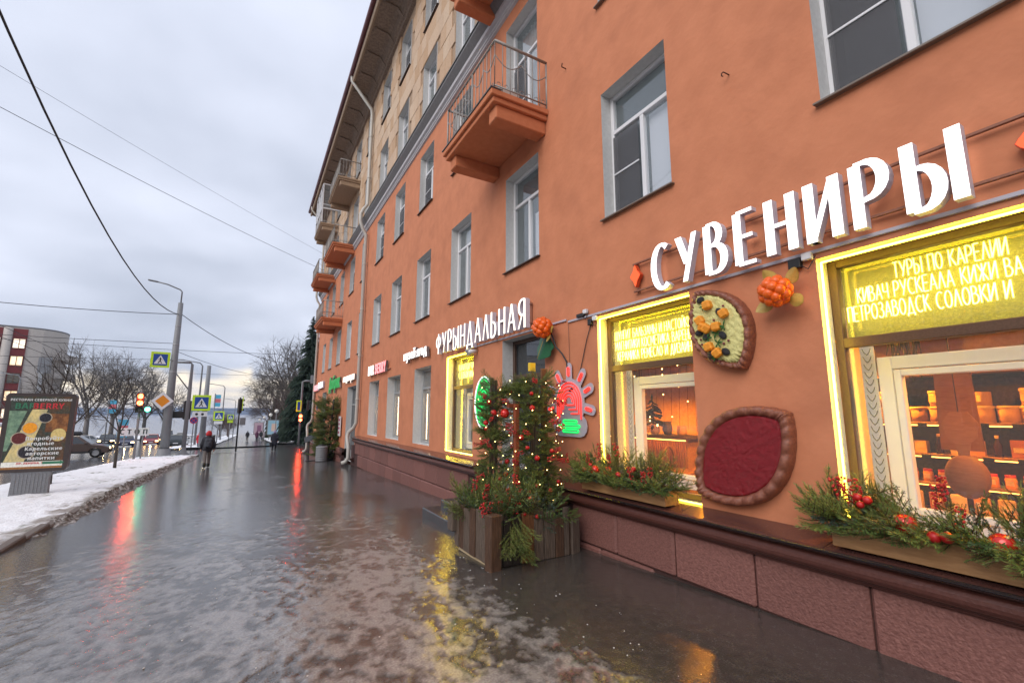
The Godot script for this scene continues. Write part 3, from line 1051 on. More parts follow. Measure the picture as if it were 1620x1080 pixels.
func make_building():
	building = thing("apartment_building", "long orange apartment building with tan upper floors and shops below", "building", Vector3(WALL_X, 0, 0), -PI / 2)
	var shops := [[-0.6, 1.9, 0.72, 2.9], [3.17, 4.67, 0.72, 2.92], [5.94, 7.35, 0.24, 2.96], [8.62, 10.12, 0.78, 2.95], [11.2, 12.56, 0.82, 2.86], [13.95, 15.46, 0.82, 2.82], [16.65, 18.15, 0.82, 2.82], [20.5, 22.75, -0.45, 2.84], [29.6, 31.3, -0.6, 2.9], [-4.6, -2.2, 0.72, 2.9]]
	var holes := shops.duplicate(true)
	var tan_holes := []
	for c in COLS:
		for r in 4:
			var lo: float = ROWS[r][0]
			if c[0] == 7.23 and r in [1, 2]:
				lo = [0, 6.72, 10.32][r]
			(holes if r < 2 else tan_holes).append([c[1], c[0], lo, ROWS[r][1]])
	part(building, "wall", wall_sheet(-6, 35, 0.7, 9.72, holes).mesh(), M.plaster)
	# the stretch past the downpipe comes down lower, to the door sills
	part(building, "lower_wall", wall_sheet(19.85, 35, -0.2, 0.7, holes).mesh(), M.plaster)
	part(building, "lower_wall", wall_sheet(5.6, 7.95, -0.2, 0.7, holes).mesh(), M.plaster)
	part(building, "upper_wall", wall_sheet(-6, 35, 10.2, 16.0, tan_holes, -0.03).mesh(), M.tan_base)
	var shell := sh()
	shell.quad(Vector3(-35, -1.6, 0), Vector3(-35, 16.0, 0), Vector3(-35, 16.0, -13), Vector3(-35, -1.6, -13))
	shell.quad(Vector3(6, 0, 0), Vector3(6, 0, -13), Vector3(6, 16.0, -13), Vector3(6, 16.0, 0))
	shell.quad(Vector3(-35, -1.6, -13), Vector3(-35, 16.0, -13), Vector3(6, 16.0, -13), Vector3(6, -1.6, -13))
	part(building, "side_wall", shell.mesh(), M.plaster)
	var rf_ := sh()
	rf_.quad(Vector3(-36.1, 16.75, 1.1), Vector3(-30, 20.0, -6.5), Vector3(2, 20.0, -6.5), Vector3(7, 16.75, 1.1))
	rf_.quad(Vector3(-36.1, 16.75, -14), Vector3(-30, 20.0, -6.5), Vector3(2, 20.0, -6.5), Vector3(7, 16.75, -14))
	rf_.tri(Vector3(-36.1, 16.75, 1.1), Vector3(-36.1, 16.75, -14), Vector3(-30, 20.0, -6.5))
	rf_.tri(Vector3(7, 16.75, 1.1), Vector3(7, 16.75, -14), Vector3(2, 20.0, -6.5))
	var roof := part(building, "roof", rf_.mesh(), M.grey_flashing)
	part(roof, "gutter", tube_mesh([Vector3(7, 16.74, 1.14), Vector3(-36.1, 16.74, 1.14)], 0.1, 8), M.gutter)
	# deep coved eaves
	var e := sh()
	e.sweep_x([Vector2(-0.03, 15.95), Vector2(0.1, 15.98), Vector2(0.12, 16.08), Vector2(0.2, 16.12), Vector2(0.3, 16.3), Vector2(0.42, 16.38), Vector2(0.98, 16.44), Vector2(1.0, 16.5), Vector2(1.08, 16.52), Vector2(1.08, 16.7), Vector2(-0.03, 16.72)], -35.9, 6)
	var ev := part(building, "eaves", e.mesh(), M.eaves)
	var bead := sh()
	bead.sweep_x([Vector2(0.98, 16.38), Vector2(1.06, 16.36), Vector2(1.1, 16.44), Vector2(0.98, 16.46)], -35.9, 6)
	part(ev, "eaves_bead", bead.mesh(), M.eaves_light)
	var mod := sh()
	mod.sweep_x([Vector2(0.16, 16.05), Vector2(0.26, 16.16), Vector2(0.4, 16.31), Vector2(0.85, 16.35), Vector2(0.9, 16.42), Vector2(0.2, 16.42)], -0.06, 0.06)
	var mm := mod.mesh()
	var x := 4.0
	while x < 35.5:
		part(ev, "modillion", mm, M.eaves, Vector3(-x, 0, 0))
		x += 1.35
	# moulded string course between orange and tan floors
	var sc := sh()
	sc.sweep_x([Vector2(0, 9.68), Vector2(0.05, 9.7), Vector2(0.06, 9.82), Vector2(0.12, 9.86), Vector2(0.13, 9.94), Vector2(0, 9.96)], -35, 6)
	var co := part(building, "cornice", sc.mesh(), M.white_trim)
	var fl := sh()
	fl.sweep_x([Vector2(0.27, 10.165), Vector2(0.275, 10.19), Vector2(0.0, 10.3), Vector2(-0.02, 10.3), Vector2(0.2, 10.2)], -35, 6)
	part(co, "flashing", fl.mesh(), M.grey_flashing)
	var dk := sh()
	dk.sweep_x([Vector2(0, 9.95), Vector2(0.135, 9.945), Vector2(0.2, 10.03), Vector2(0.25, 10.1), Vector2(0.25, 10.165), Vector2(0, 10.2)], -35, 6)
	part(co, "dark_moulding", dk.mesh(), M.dark_trim)  # upper cornice moulding, darker grey than the band below
	for y in [9.76]:
		part(co, "bead", tube_mesh([Vector3(6, y, 0.055), Vector3(-35, y, 0.055)], 0.02, 6), M.white_trim)
	make_cladding(tan_holes)
	var k := 0
	for c in COLS:
		for r in 4:
			k += 1
			var lo: float = ROWS[r][0]
			if c[0] == 7.23 and r in [1, 2]:
				lo = [0, 6.72, 10.32][r]
			flat_window(c[0], c[1], lo, ROWS[r][1], (k * 7 + r * 3) % 12 if c[0] > 5 else [0, 4, 8, 1][r])
	var near_balcony = balcony(5.75, 7.85, 6.7, M.plaster_soffit)
	part(near_balcony, "carton", box_mesh(Vector3(0.9, 0.3, 0.4), 0.01), mat(lin(0.5, 0.46, 0.42), 0.8), Vector3(0.35, 0.155, 0.62))
	balcony(5.75, 7.85, 10.3, M.plaster_soffit)
	balcony(25.3, 28.4, 6.65, M.plaster_soffit)
	balcony(22.8, 26.0, 9.95, M.plaster_soffit)
	balcony(28.7, 31.8, 9.95, M.plaster_soffit)
	balcony(22.3, 25.6, 13.2, M.tan_base)
	balcony(28.7, 31.8, 13.2, M.tan_base, true)
	make_plinth()
	# downpipes
	for p in [19.62, 34.75]:
		var y0 := ground(3.8, p)
		var s := sh()
		s.tube([Vector3(0, 16.66, 1.1), Vector3(0, 16.45, 1.1), Vector3(0, 15.35, 0.18), Vector3(0, 15.1, 0.14), Vector3(0, 10.75, 0.14), Vector3(0, 10.5, 0.3), Vector3(0, 10.25, 0.4), Vector3(0, 9.9, 0.4), Vector3(0, 9.6, 0.3), Vector3(0, 9.35, 0.14), Vector3(0, 1.25, 0.14), Vector3(-0.12, 1.05, 0.2), Vector3(-0.3, 0.86, 0.36), Vector3(-0.32, 0.68, 0.4), Vector3(-0.2, 0.45, 0.4), Vector3(-0.08, 0.25, 0.38), Vector3(-0.05, y0 + 0.32, 0.38), Vector3(-0.1, y0 + 0.18, 0.46), Vector3(-0.16, y0 + 0.12, 0.6)], 0.075, 10)
		for y in [14.0, 12.0, 8.0, 6.0, 4.0, 2.2]:
			s.tube([Vector3(0, y - 0.03, 0.14), Vector3(0, y + 0.03, 0.14)], 0.086, 10)
			s.tube([Vector3(0.02, y, 0.0), Vector3(0.11, y, 0.1)], 0.008, 4)
		part(building, "downpipe", s.mesh(true), M.pipe, Vector3(-p, 0, 0))
	# a rusty hook left in the plaster
	var hk := sh()
	hk.tube([Vector3(0, 0, 0), Vector3(0, 0, 0.1), Vector3(-0.02, 0.02, 0.13), Vector3(-0.05, 0.01, 0.13), Vector3(-0.06, -0.02, 0.12), Vector3(-0.04, -0.04, 0.11)], 0.011, 6)
	part(building, "wall_hook", hk.mesh(true), M.rust, Vector3(-2.52, 5.05, 0)).scale = Vector3.ONE * 0.6
	hk = sh()
	hk.tube([Vector3(0, 0, 0), Vector3(0, 0, 0.08), Vector3(0.03, 0.0, 0.1), Vector3(0.04, 0.03, 0.1)], 0.009, 6)
	part(building, "wall_hook", hk.mesh(true), M.rust, Vector3(-5.25, 7.1, 0))
	make_shop_windows()

func make_cladding(holes: Array):
	var w := 0.44
	var h := 0.575
	var variants := []
	for k in 4:
		var s := sh()
		s.bbox(Vector3(-w / 2 + 0.006, -h / 2 + 0.006, -0.04), Vector3(w / 2 - 0.006, h / 2 - 0.006, 0.004 + 0.003 * k), 0.008)
		variants.append(s.mesh())
	var cells := []
	for row in 10:
		var v := 10.24 + h * (row + 0.5)
		var u := -6.0 + (0.22 if row % 2 else 0.0)
		while u < 35.0:
			var keep := true
			for o in holes:
				if u + w / 2 > o[0] - 0.02 and u - w / 2 < o[1] + 0.02 and v + h / 2 > o[2] and v - h / 2 < o[3]:
					keep = false
					break
			if keep:
				cells.append([u, v])
			u += w
	# those past the corner of the string course are what the street sees
	cells.sort_custom(func(a, b): return absf(a[0] - 15.5) < absf(b[0] - 15.5))
	var rest := []
	for k in 5:
		rest.append(sh())
	for k in cells.size():
		var at := Vector3(-cells[k][0], cells[k][1], 0)
		var tone := int(hash(Vector2(int(cells[k][0] * 100), int(cells[k][1] * 100)))) % 5
		if k < 290:
			part(building, "tile", variants[k % 4], M.tiles[absi(tone)], at)
		else:
			rest[absi(tone)].box(at + Vector3(-w / 2 + 0.006, -h / 2 + 0.006, -0.04), at + Vector3(w / 2 - 0.006, h / 2 - 0.006, 0.006))
	var am: ArrayMesh = null
	for k in 5:
		am = rest[k].mesh(false, am, M.tiles[k])
	var o := part(building, "cladding", am)
	o.set_meta("kind", "stuff")

func make_plinth():
	var gaps := [[5.6, 7.95]]
	# recessed bed behind the blocks
	for seg in [[-6.0, 5.6, 0.45], [7.95, 19.85, 0.45], [19.85, 20.5, 0.1], [22.75, 29.6, -0.2], [31.3, 35.0, -0.2]]:
		var s := sh()
		s.box(Vector3(-seg[1], ground(3.8, seg[1]) - 0.4, -0.3), Vector3(-seg[0], seg[2] + 0.2, 0.115))
		part(building, "plinth_bed", s.mesh(), M.mortar)
	# block courses: each block its own rounded, uneven stone
	var bw := 0.85
	for row in 4:
		var top: float = [0.45, -0.005, -0.455, -0.9][row]
		var u := -5.93 + (0.3 if row % 2 else 0.0)
		while u < 35:
			var g := ground(3.85, u + bw / 2)
			var far := u + bw / 2 > 19.85
			var in_gap: bool = (u + bw > 5.6 and u < 7.95) or (far and top > 0.1) or (u + bw > 20.5 and u < 22.75) or (u + bw > 29.6 and u < 31.3)
			if not in_gap and top > g + 0.02 and not (u < 19.85 and u + bw > 19.85):
				var b := sh()
				b.bbox(Vector3(-u - bw + 0.006, maxf(top - 0.443, g - 0.1), 0.0), Vector3(-u - 0.006, top, 0.15 + rf(-0.006, 0.006)), 0.022)
				part(building, "plinth_block", b.mesh(), M.plinth[rng.randi() % 3])
			u += bw
	# sloping ledge with its roll moulding, in slabs
	var lens := 1.32
	for run in [[-6.0, 5.6, 0.0], [7.95, 19.75, 0.0]]:
		var u: float = run[0]
		while u < run[1] - 0.05:
			var u2: float = minf(u + lens, run[1])
			var s := sh()
			s.sweep_x([Vector2(-0.02, 0.664), Vector2(-0.02, 0.722), Vector2(0.275, 0.672), Vector2(0.297, 0.664), Vector2(0.3, 0.645), Vector2(0.26, 0.628)], -u2 + 0.003, -u - 0.003)
			part(building, "ledge_slab", s.mesh(), M.ledge)
			u = u2
		var m := sh()
		var prof := [Vector2(0.0, 0.655), Vector2(0.235, 0.628), Vector2(0.235, 0.612)]
		for t in 9:
			var ang := PI / 2 - PI * t / 8.0
			prof.append(Vector2(0.2 + 0.062 * cos(ang), 0.548 + 0.062 * sin(ang)))
		prof.append_array([Vector2(0.2, 0.48), Vector2(0.18, 0.47), Vector2(0.172, 0.452), Vector2(0.0, 0.452)])
		m.sweep_x(prof, -run[1], -run[0])
		part(building, "ledge_moulding", m.mesh(), M.ledge_roll)
		var n := sh()
		n.tube([Vector3(-run[1], 0.652, 0.302), Vector3(-run[0], 0.652, 0.302)], 0.013, 8)
		part(building, "nosing", n.mesh(true), M.nosing)
	for run in [[19.85, 20.5], [22.75, 29.6], [31.3, 35.0]]:
		var s := sh()
		s.sweep_x([Vector2(-0.02, -0.3), Vector2(-0.02, -0.14), Vector2(0.27, -0.2), Vector2(0.28, -0.24), Vector2(0.2, -0.27), Vector2(0.18, -0.32)], -run[1], -run[0])
		part(building, "ledge_slab", s.mesh(), M.ledge)

func led(parent: Node3D, pts: Array, m: Material, r := 0.009):
	part(parent, "led_strip", tube_mesh(pts, r, 6), m)

func area(parent: Node3D, at: Vector3, turn: Vector3, size: Vector2, color: Color, energy: float):
	var a := AreaLight3D.new()
	a.name = "strip_light"
	a.area_size = size
	a.light_color = color
	a.light_energy = energy
	a.area_range = 8.0
	a.area_attenuation = 2.0
	a.shadow_enabled = true
	parent.add_child(a, true)
	a.position = at
	a.rotation = turn

# big shop window in the brown frame with a lit neon board in its upper light and a white inner window behind
func lit_window(near: float, far: float, v0: float, v1: float, bar: float, lines: Array, text_from: float, text_to: float, text_h: float, sides: Array, led_sill := false, dy := 0.0) -> Node3D:
	var w := far - near
	var h := v1 - v0
	var a := w / 2
	var deep := 0.17
	var o := part(building, "shop_window", frame_mesh(w, h, 0.065, -deep - 0.07, -deep, [[-a + 0.06, bar - v0 - 0.08, a - 0.06, bar - v0]]), M.brown_frame, Vector3(-(near + far) / 2, v0, 0))
	part(o, "reveal", reveal_mesh(w, h, deep), M.reveal)
	pane(o, -a + 0.065, bar - v0, a - 0.065, h - 0.065, -deep - 0.035, M.glass_shop)
	pane(o, -a + 0.065, 0.065, a - 0.065, bar - v0 - 0.08, -deep - 0.035, M.glass_shop)
	part(o, "inner_reveal", reveal_mesh(w + 0.02, h + 0.02, 0.36), M.cream, Vector3(0, -0.01, -deep - 0.071))
	# led strip round the outer edge of the opening
	if "left" in sides:
		led(o, [Vector3(-a + 0.026, 0.02, -0.025), Vector3(-a + 0.026, h - 0.03, -0.025)], M.led_yellow)
		area(o, Vector3(-a + 0.04, h / 2, -0.025), Vector3(0, -PI / 2, 0), Vector2(0.02, h), Color(1, 0.78, 0.0), 0.2)
	led(o, [Vector3(-a + 0.026, h - 0.03, -0.025), Vector3(a, h - 0.03, -0.025)], M.led_yellow)
	area(o, Vector3(0, h - 0.044, -0.025), Vector3(-PI / 2, 0, 0), Vector2(w, 0.02), Color(1, 0.78, 0.0), 0.45)
	if led_sill:
		led(o, [Vector3(-a + 0.011, 0.012, -0.02), Vector3(a, 0.012, -0.02)], M.led_yellow, 0.006)
	# inner white window, set back
	var iz := -deep - 0.3
	part(o, "inner_frame", frame_mesh(w - 0.3, bar - v0 - 0.2, 0.1, iz - 0.07, iz), M.pvc, Vector3(0.0, 0.05, 0))
	part(o, "inner_sash", frame_mesh(w - 0.52, bar - v0 - 0.42, 0.05, iz - 0.05, iz + 0.02), M.pvc, Vector3(0.0, 0.16, 0))
	part(o, "ornament_border", box_mesh(Vector3(0.1, bar - v0, 0.012)), M.cream, Vector3(-a + 0.1, (bar - v0) / 2, iz + 0.02))
	for y in 22:
		for sgn in [-1.0, 1.0]:
			var yy := 0.06 + y * (bar - v0 - 0.12) / 22.0
			var s := sh()
			s.tube([Vector3(0, 0, 0), Vector3(sgn * 0.018, 0.02, 0.0), Vector3(sgn * 0.03, 0.052, 0.0)], 0.003, 4)
			if not meshes.has("vine%s" % sgn):
				meshes["vine%s" % sgn] = s.mesh(true)
			part(o, "vine_motif", meshes["vine%s" % sgn], M.vine, Vector3(-a + 0.1, yy, iz + 0.029))
	part(o, "valance", box_mesh(Vector3(w, h - (bar - v0) + 0.02, 0.012)), M.neon_lit_cloth, Vector3(0, (h + bar - v0) / 2, iz + 0.06))
	var sign := part(o, "sign_panel", box_mesh(Vector3(text_to - text_from + 0.12, h - (bar - v0) - 0.12, 0.006)), M.acrylic_clear, Vector3(-a + (text_from + text_to) / 2, (h + bar - v0) / 2, -deep - 0.12))
	var n: int = lines.size()
	var half := (text_to - text_from) / 2
	var pitch := text_h * 1.2
	for i in n:
		var ln = lines[i]
		neon_line(sign, ln[0], -half + ln[1] * 2 * half, (n - 1 - 2 * i) * pitch / 2 - text_h / 2 + dy, text_h, (ln[2] - ln[1]) * 2 * half, 0.012, M.neon_yellow)
	area(o, Vector3(-a + (text_from + text_to) / 2, (h + bar - v0) / 2, -deep - 0.09), Vector3(0, PI, 0), Vector2(text_to - text_from, 0.3), Color(1, 0.85, 0.05), 0.08)
	return o

func plain_shop_window(near: float, far: float, v0: float, v1: float, m: Material, bar_at := 0.72) -> Node3D:
	var w := far - near
	var h := v1 - v0
	var a := w / 2
	var o := part(building, "shop_window", frame_mesh(w, h, 0.06, -0.3, -0.24, [[-a + 0.05, h * bar_at, a - 0.05, h * bar_at + 0.06]]), m, Vector3(-(near + far) / 2, v0, 0))
	part(o, "reveal", reveal_mesh(w, h, 0.25), M.reveal)
	pane(o, -a + 0.06, h * bar_at + 0.06, a - 0.06, h - 0.06, -0.27, M.glass)
	pane(o, -a + 0.06, 0.06, a - 0.06, h * bar_at, -0.27, M.glass)
	part(o, "room", reveal_mesh(w + 0.02, h + 0.02, 1.2), M.room_warm, Vector3(0, -0.01, -0.31))
	part(o, "room_wall", box_mesh(Vector3(w + 0.1, h + 0.1, 0.02)), M.room_warm, Vector3(0, h / 2, -1.52))
	return o

func make_shop_windows():
	M.cream = mat(lin(0.55, 0.52, 0.46), 0.8)
	M.neon_lit_cloth = rough_mat(lin(0.28, 0.26, 0.012), lin(0.48, 0.45, 0.03), 0.9, 0.4, 0.3, 0.03, 95)  # yellow neon light on the fabric is put into its colour
	M.led_warm_white = glow(lin(1.0, 0.72, 0.4), 4.0)
	M.vine = mat(lin(0.2, 0.17, 0.08), 0.8)
	M.room_warm = mat(lin(0.2, 0.15, 0.11), 0.9)
	lit_window(-0.6, 1.9, 0.72, 2.9, 2.24, [["ТУРЫ ПО КАРЕЛИИ", 0.283, 0.8], ["КИВАЧ РУСКЕАЛА КИЖИ ВАЛААМ", 0.067, 1.01], ["ПЕТРОЗАВОДСК СОЛОВКИ И", 0.0, 0.79]], 0.07, 1.27, 0.122, ["left"], false, 0.02)
	lit_window(3.17, 4.67, 0.72, 2.92, 2.26, [["ШУНГИТ БАЛЬЗАМЫ И НАСТОЙКИ", 0.0, 0.97], ["МАГНИТИКИ КОСМЕТИКА ВАРЕНЬЕ", 0.0, 1.0], ["КЕРАМИКА РЕМЕСЛО И ДИЗАЙН", 0.03, 0.96]], 0.04, 1.32, 0.118, ["left"], true, -0.06)
	var w3 := lit_window(8.62, 10.12, 0.78, 2.95, 2.26, [["КАЛИТКИ ЧАЙ КОФЕ", 0.0, 1.0], ["С СОБОЙ ИЛИ В ЗАЛЕ", 0.0, 1.0]], 0.1, 1.42, 0.15, ["left"], true)
	part(w3, "room", reveal_mesh(1.5, 2.2, 1.6), M.cream, Vector3(0, 0, -0.6))
	part(w3, "room_wall", box_mesh(Vector3(1.5, 2.2, 0.02)), M.room_warm, Vector3(0, 1.1, -2.2))
	for w in [[11.2, 12.56, 0.82, 2.86], [13.95, 15.46, 0.82, 2.82], [16.65, 18.15, 0.82, 2.82]]:
		var o := plain_shop_window(w[0], w[1], w[2], w[3], M.alu)
		var a: float = (w[1] - w[0]) / 2
		led(o, [Vector3(-a + 0.12, 0.1, -0.36), Vector3(-a + 0.12, 1.35, -0.36)], M.led_warm_white, 0.012)
		for y in [0.45, 0.85, 1.25]:
			var g := sh()
			g.ball(Vector3.ZERO, 0.035, 8, 6)
			part(o, "lamp_bulb", g.mesh(true), M.led_warm_white, Vector3(a * 0.1, y, -0.9))
		var l := OmniLight3D.new()
		l.name = "window_light"
		l.light_color = Color(1, 0.82, 0.6)
		l.light_energy = 0.12
		l.light_size = 0.05
		l.omni_range = 6
		l.shadow_enabled = true
		o.add_child(l, true)
		l.position = Vector3(0, 1.0, -0.7)
	# pink and orange lit poster strip in the farthest of the three
	var strip: Node3D = building.get_child(building.get_child_count() - 1)
	part(strip, "lit_sign", box_mesh(Vector3(0.3, 1.2, 0.02)), glow(lin(1.0, 0.25, 0.12), 1.6), Vector3(0.1, 0.75, -0.34))
	part(strip, "lit_sign_band", box_mesh(Vector3(0.16, 0.3, 0.022)), glow(lin(1.0, 0.08, 0.6), 1.8), Vector3(0.12, 1.15, -0.335))
	# doors
	for dd in [[5.94, 7.35, 0.24, 2.96, 0.72], [20.5, 22.75, -0.45, 2.84, 0.72], [29.6, 31.3, -0.6, 2.9, 0.72]]:
		var w: float = dd[1] - dd[0]
		var h: float = dd[3] - dd[2]
		var a := w / 2
		var o := part(building, "door", frame_mesh(w, h, 0.07, -0.3, -0.22, [[-a + 0.06, h * 0.74, a - 0.06, h * 0.74 + 0.07], [-a + 0.06, 0.06, a - 0.06, 0.4]]), M.brown_frame if dd[0] < 10 else M.alu, Vector3(-(dd[0] + dd[1]) / 2, dd[2], 0))
		part(o, "reveal", reveal_mesh(w, h, 0.25), M.reveal)
		pane(o, -a + 0.07, h * 0.74 + 0.07, a - 0.07, h - 0.07, -0.26, M.glass_dark)
		pane(o, -a + 0.07, 0.4, a - 0.07, h * 0.74, -0.26, M.glass_dark)
		part(o, "handle", tube_mesh([Vector3(a * 0.55, 0.9, -0.2), Vector3(a * 0.55, 1.4, -0.2)], 0.015, 6), M.alu)
	# window behind the camera's shoulder
	plain_shop_window(-4.6, -2.2, 0.72, 2.9, M.brown_frame)

# ---------- the souvenir shop seen through the two big windows ----------
const ORD = ["first", "second", "third", "fourth", "fifth", "sixth", "seventh", "eighth", "ninth", "tenth", "eleventh", "twelfth", "thirteenth", "fourteenth", "fifteenth", "sixteenth", "seventeenth"]

func W(u: float, v: float, x: float) -> Vector3:
	return Vector3(x, v, -u)

func shop_lamp(u: float, v: float, x: float, energy: float, r := 0.07, label := ""):
	var o := thing("pendant_lamp", label, "lamp", W(u, v, x), 0.0, "pendant lamps inside the shop")
	var s := sh()
	s.lathe([[0.02, 0.1], [r * 1.4, 0.0], [r * 1.7, -0.14], [r * 1.6, -0.14], [r * 1.3, 0.0], [0.02, 0.09]], 14)
	part(o, "lamp_shade", s.mesh(true), mat(lin(0.3, 0.16, 0.05), 0.6))
	s = sh()
	s.ball(Vector3(0, -0.09, 0), r * 0.75, 10, 7)
	part(o, "bulb", s.mesh(true), glow(lin(1, 0.6, 0.2), 8.0))
	part(o, "cord", tube_mesh([Vector3(0, 0.1, 0), Vector3(0, 3.05 - v, 0)], 0.006, 4), M.black)
	var l := OmniLight3D.new()
	l.name = "lamp_light"
	l.light_color = Color(1.0, 0.6, 0.1)
	l.light_energy = energy
	l.light_size = r * 0.7
	l.omni_range = 9
	l.omni_attenuation = 2
	l.shadow_enabled = true
	o.add_child(l, true)
	l.position = Vector3(0, -0.09, 0)

func make_shop_inside():
	M.shop_wall = rough_mat(lin(0.42, 0.24, 0.1), lin(0.52, 0.32, 0.14), 0.85, 1.2, 0.1, 0.02, 101)
	M.shop_dark = rough_mat(lin(0.05, 0.03, 0.02), lin(0.1, 0.06, 0.035), 0.6, 0.5, 0.1, 0.02, 102)
	M.shelf_wood = rough_mat(lin(0.2, 0.1, 0.04), lin(0.3, 0.16, 0.07), 0.55, 0.5, 0.1, 0.02, 103)
	M.birch_bark = rough_mat(lin(0.36, 0.2, 0.09), lin(0.55, 0.34, 0.17), 0.7, 0.25, 0.1, 0.03, 104)
	M.pale_lid = rough_mat(lin(0.5, 0.38, 0.22), lin(0.66, 0.52, 0.33), 0.7, 0.2, 0.0, 0.03, 105)
	var walls := [["shop_floor", Vector3(4.02, 0.12, -8.2), Vector3(8.4, 0.24, 2.4), M.shelf_wood], ["shop_ceiling", Vector3(4.02, 3.12, -8.2), Vector3(8.4, 3.3, 2.4), M.shop_dark], ["shop_back_wall", Vector3(8.2, 0.24, -8.2), Vector3(8.4, 3.12, 2.4), M.shop_wall], ["shop_side_wall", Vector3(4.02, 0.24, -8.4), Vector3(8.4, 3.12, -8.2), M.shop_wall], ["shop_side_wall", Vector3(4.02, 0.24, 2.4), Vector3(8.4, 3.12, 2.6), M.shop_wall]]
	for w in walls:
		var s := sh()
		s.box(w[1], w[2])
		struct(w[0], s.mesh(), w[3])
	# a partition board behind the big window: lower cream panel stands forward of the wall
	var s := sh()
	s.box(W(2.05, 1.9, 7.6), W(-0.5, 3.1, 7.66))
	tag(part(self, "wall_board", s.mesh(), rough_mat(lin(0.42, 0.27, 0.15), lin(0.52, 0.36, 0.22), 0.8, 0.8, 0.0, 0.02, 106)), "pale board above the shop shelves carrying a carved relief", "board")
	# carved relief on it
	s = sh()
	for k in 9:
		var a := k * 0.75
		s.ball(Vector3(0, 0.12 * sin(a * 2.1), 0.13 * cos(a * 1.3)), Vector3(0.03, rf(0.05, 0.09), rf(0.05, 0.1)), 8, 6)
	s.tube([Vector3(0, -0.05, 0.12), Vector3(0, -0.2, 0.18), Vector3(0, -0.17, 0.05), Vector3(0, -0.25, -0.1)], 0.02, 5)
	tag(part(self, "carved_relief", s.mesh(true), M.shop_dark, W(1.45, 2.28, 7.57)), "dark carved wooden relief hanging above the jars in the shop", "carving")

	# shelving: uprights and boards, each with what stands on it
	var shelf := thing("shelf_unit", "wooden shop shelves full of souvenirs behind the big window", "shelves", W(1.4, 0.24, 7.1))
	for u in [-1.9, -0.45, 1.9]:
		part(shelf, "upright", box_mesh(Vector3(0.36, 1.9, 0.04), 0.004), M.shop_dark, Vector3(0, 0.95, -u))
	part(shelf, "back_panel", box_mesh(Vector3(0.02, 1.85, 3.8), 0.0), M.shop_dark, Vector3(0.19, 0.95, 0))
	var levels := [0.28, 0.6, 0.92, 1.28, 1.85]
	for y in levels:
		part(shelf, "shelf_board", box_mesh(Vector3(0.38, 0.03, 3.8), 0.004), M.shelf_wood, Vector3(-0.02, y, 0))
	for k in [1, 2, 3]:
		led(shelf, [Vector3(-0.17, levels[k] - 0.022, -1.85), Vector3(-0.17, levels[k] - 0.022, 1.85)], M.led_warm, 0.008)
		area(shelf, Vector3(-0.16, levels[k] - 0.035, 0), Vector3(-PI / 2, 0, 0), Vector2(0.03, 3.6), Color(1, 0.5, 0.08), 0.22)
	# goods
	var tub := sh()
	tub.lathe([[0.0, 0.0], [0.085, 0.0], [0.088, 0.15], [0.0, 0.15]], 14)
	var tub_m := tub.mesh(true)
	var lid := sh()
	lid.lathe([[0.0, 0.15], [0.094, 0.15], [0.094, 0.175], [0.085, 0.18], [0.0, 0.18]], 14)
	var lid_m := lid.mesh(true)
	var label_m := box_mesh(Vector3(0.004, 0.07, 0.1))
	var sides := ["left", "right"]
	var n := 0
	for row in 2:
		for k in 13:
			var u := 0.7 + k * 0.185
			if row == 1 and k in [2, 5, 9]:
				continue
			n += 1
			var o := thing("birch_bark_tub", "birch bark tub, %s place in the %s row of tubs" % [ORD[k], ["lower", "upper"][row]], "tub", W(u + rf(-0.01, 0.01), 0.24 + 1.296 + row * 0.181, 7.0), rf(-0.3, 0.3), "birch bark tubs on the shop shelf")
			part(o, "body", tub_m, M.birch_bark)
			if row == 1 and k % 3 == 0:
				part(o, "lid", lid_m, M.pale_lid, Vector3(-0.12, 0.075, 0), Vector3(0, 0, PI / 2.4))
			else:
				part(o, "lid", lid_m, M.pale_lid)
			if row == 1 and k % 2 == 0:
				part(o, "print", label_m, M.pale_lid, Vector3(-0.089, 0.08, 0))
	var colors := [lin(0.55, 0.28, 0.1), lin(0.7, 0.55, 0.35), lin(0.35, 0.12, 0.05), lin(0.6, 0.42, 0.2)]
	var bottle := sh()
	bottle.lathe([[0.0, 0], [0.033, 0], [0.035, 0.12], [0.014, 0.17], [0.014, 0.21], [0.0, 0.21]], 10)
	var bottle_m := bottle.mesh(true)
	var cap := sh()
	cap.lathe([[0.016, 0.195], [0.017, 0.225], [0.0, 0.226]], 8)
	var cap_m := cap.mesh(true)
	for k in 15:
		var u := 0.62 + k * 0.16
		if k % 3 != 1:
			var o := thing("gift_box", "small gift box, %s from the near end of the middle shop shelf" % ORD[k], "box", W(u, 0.24 + 0.936, 6.98), rf(-0.15, 0.15), "gift boxes on the middle shop shelf")
			var hh := rf(0.13, 0.2)
			part(o, "carton", box_mesh(Vector3(0.07, snappedf(hh, 0.02), 0.12), 0.004), mat(colors[k % 4], 0.6), Vector3(0, snappedf(hh, 0.02) / 2, 0))
			part(o, "print", box_mesh(Vector3(0.003, 0.05, 0.08)), M.pale_lid, Vector3(-0.0365, 0.08, 0))
		else:
			var o := thing("bottle", "dark bottle, %s from the near end of the middle shop shelf" % ORD[k], "bottle", W(u, 0.24 + 0.936, 6.98), 0.0, "bottles on the shop shelves")
			part(o, "flask", bottle_m, mat(lin(0.05, 0.02, 0.01), 0.15))
			part(o, "cap", cap_m, M.pale_lid)
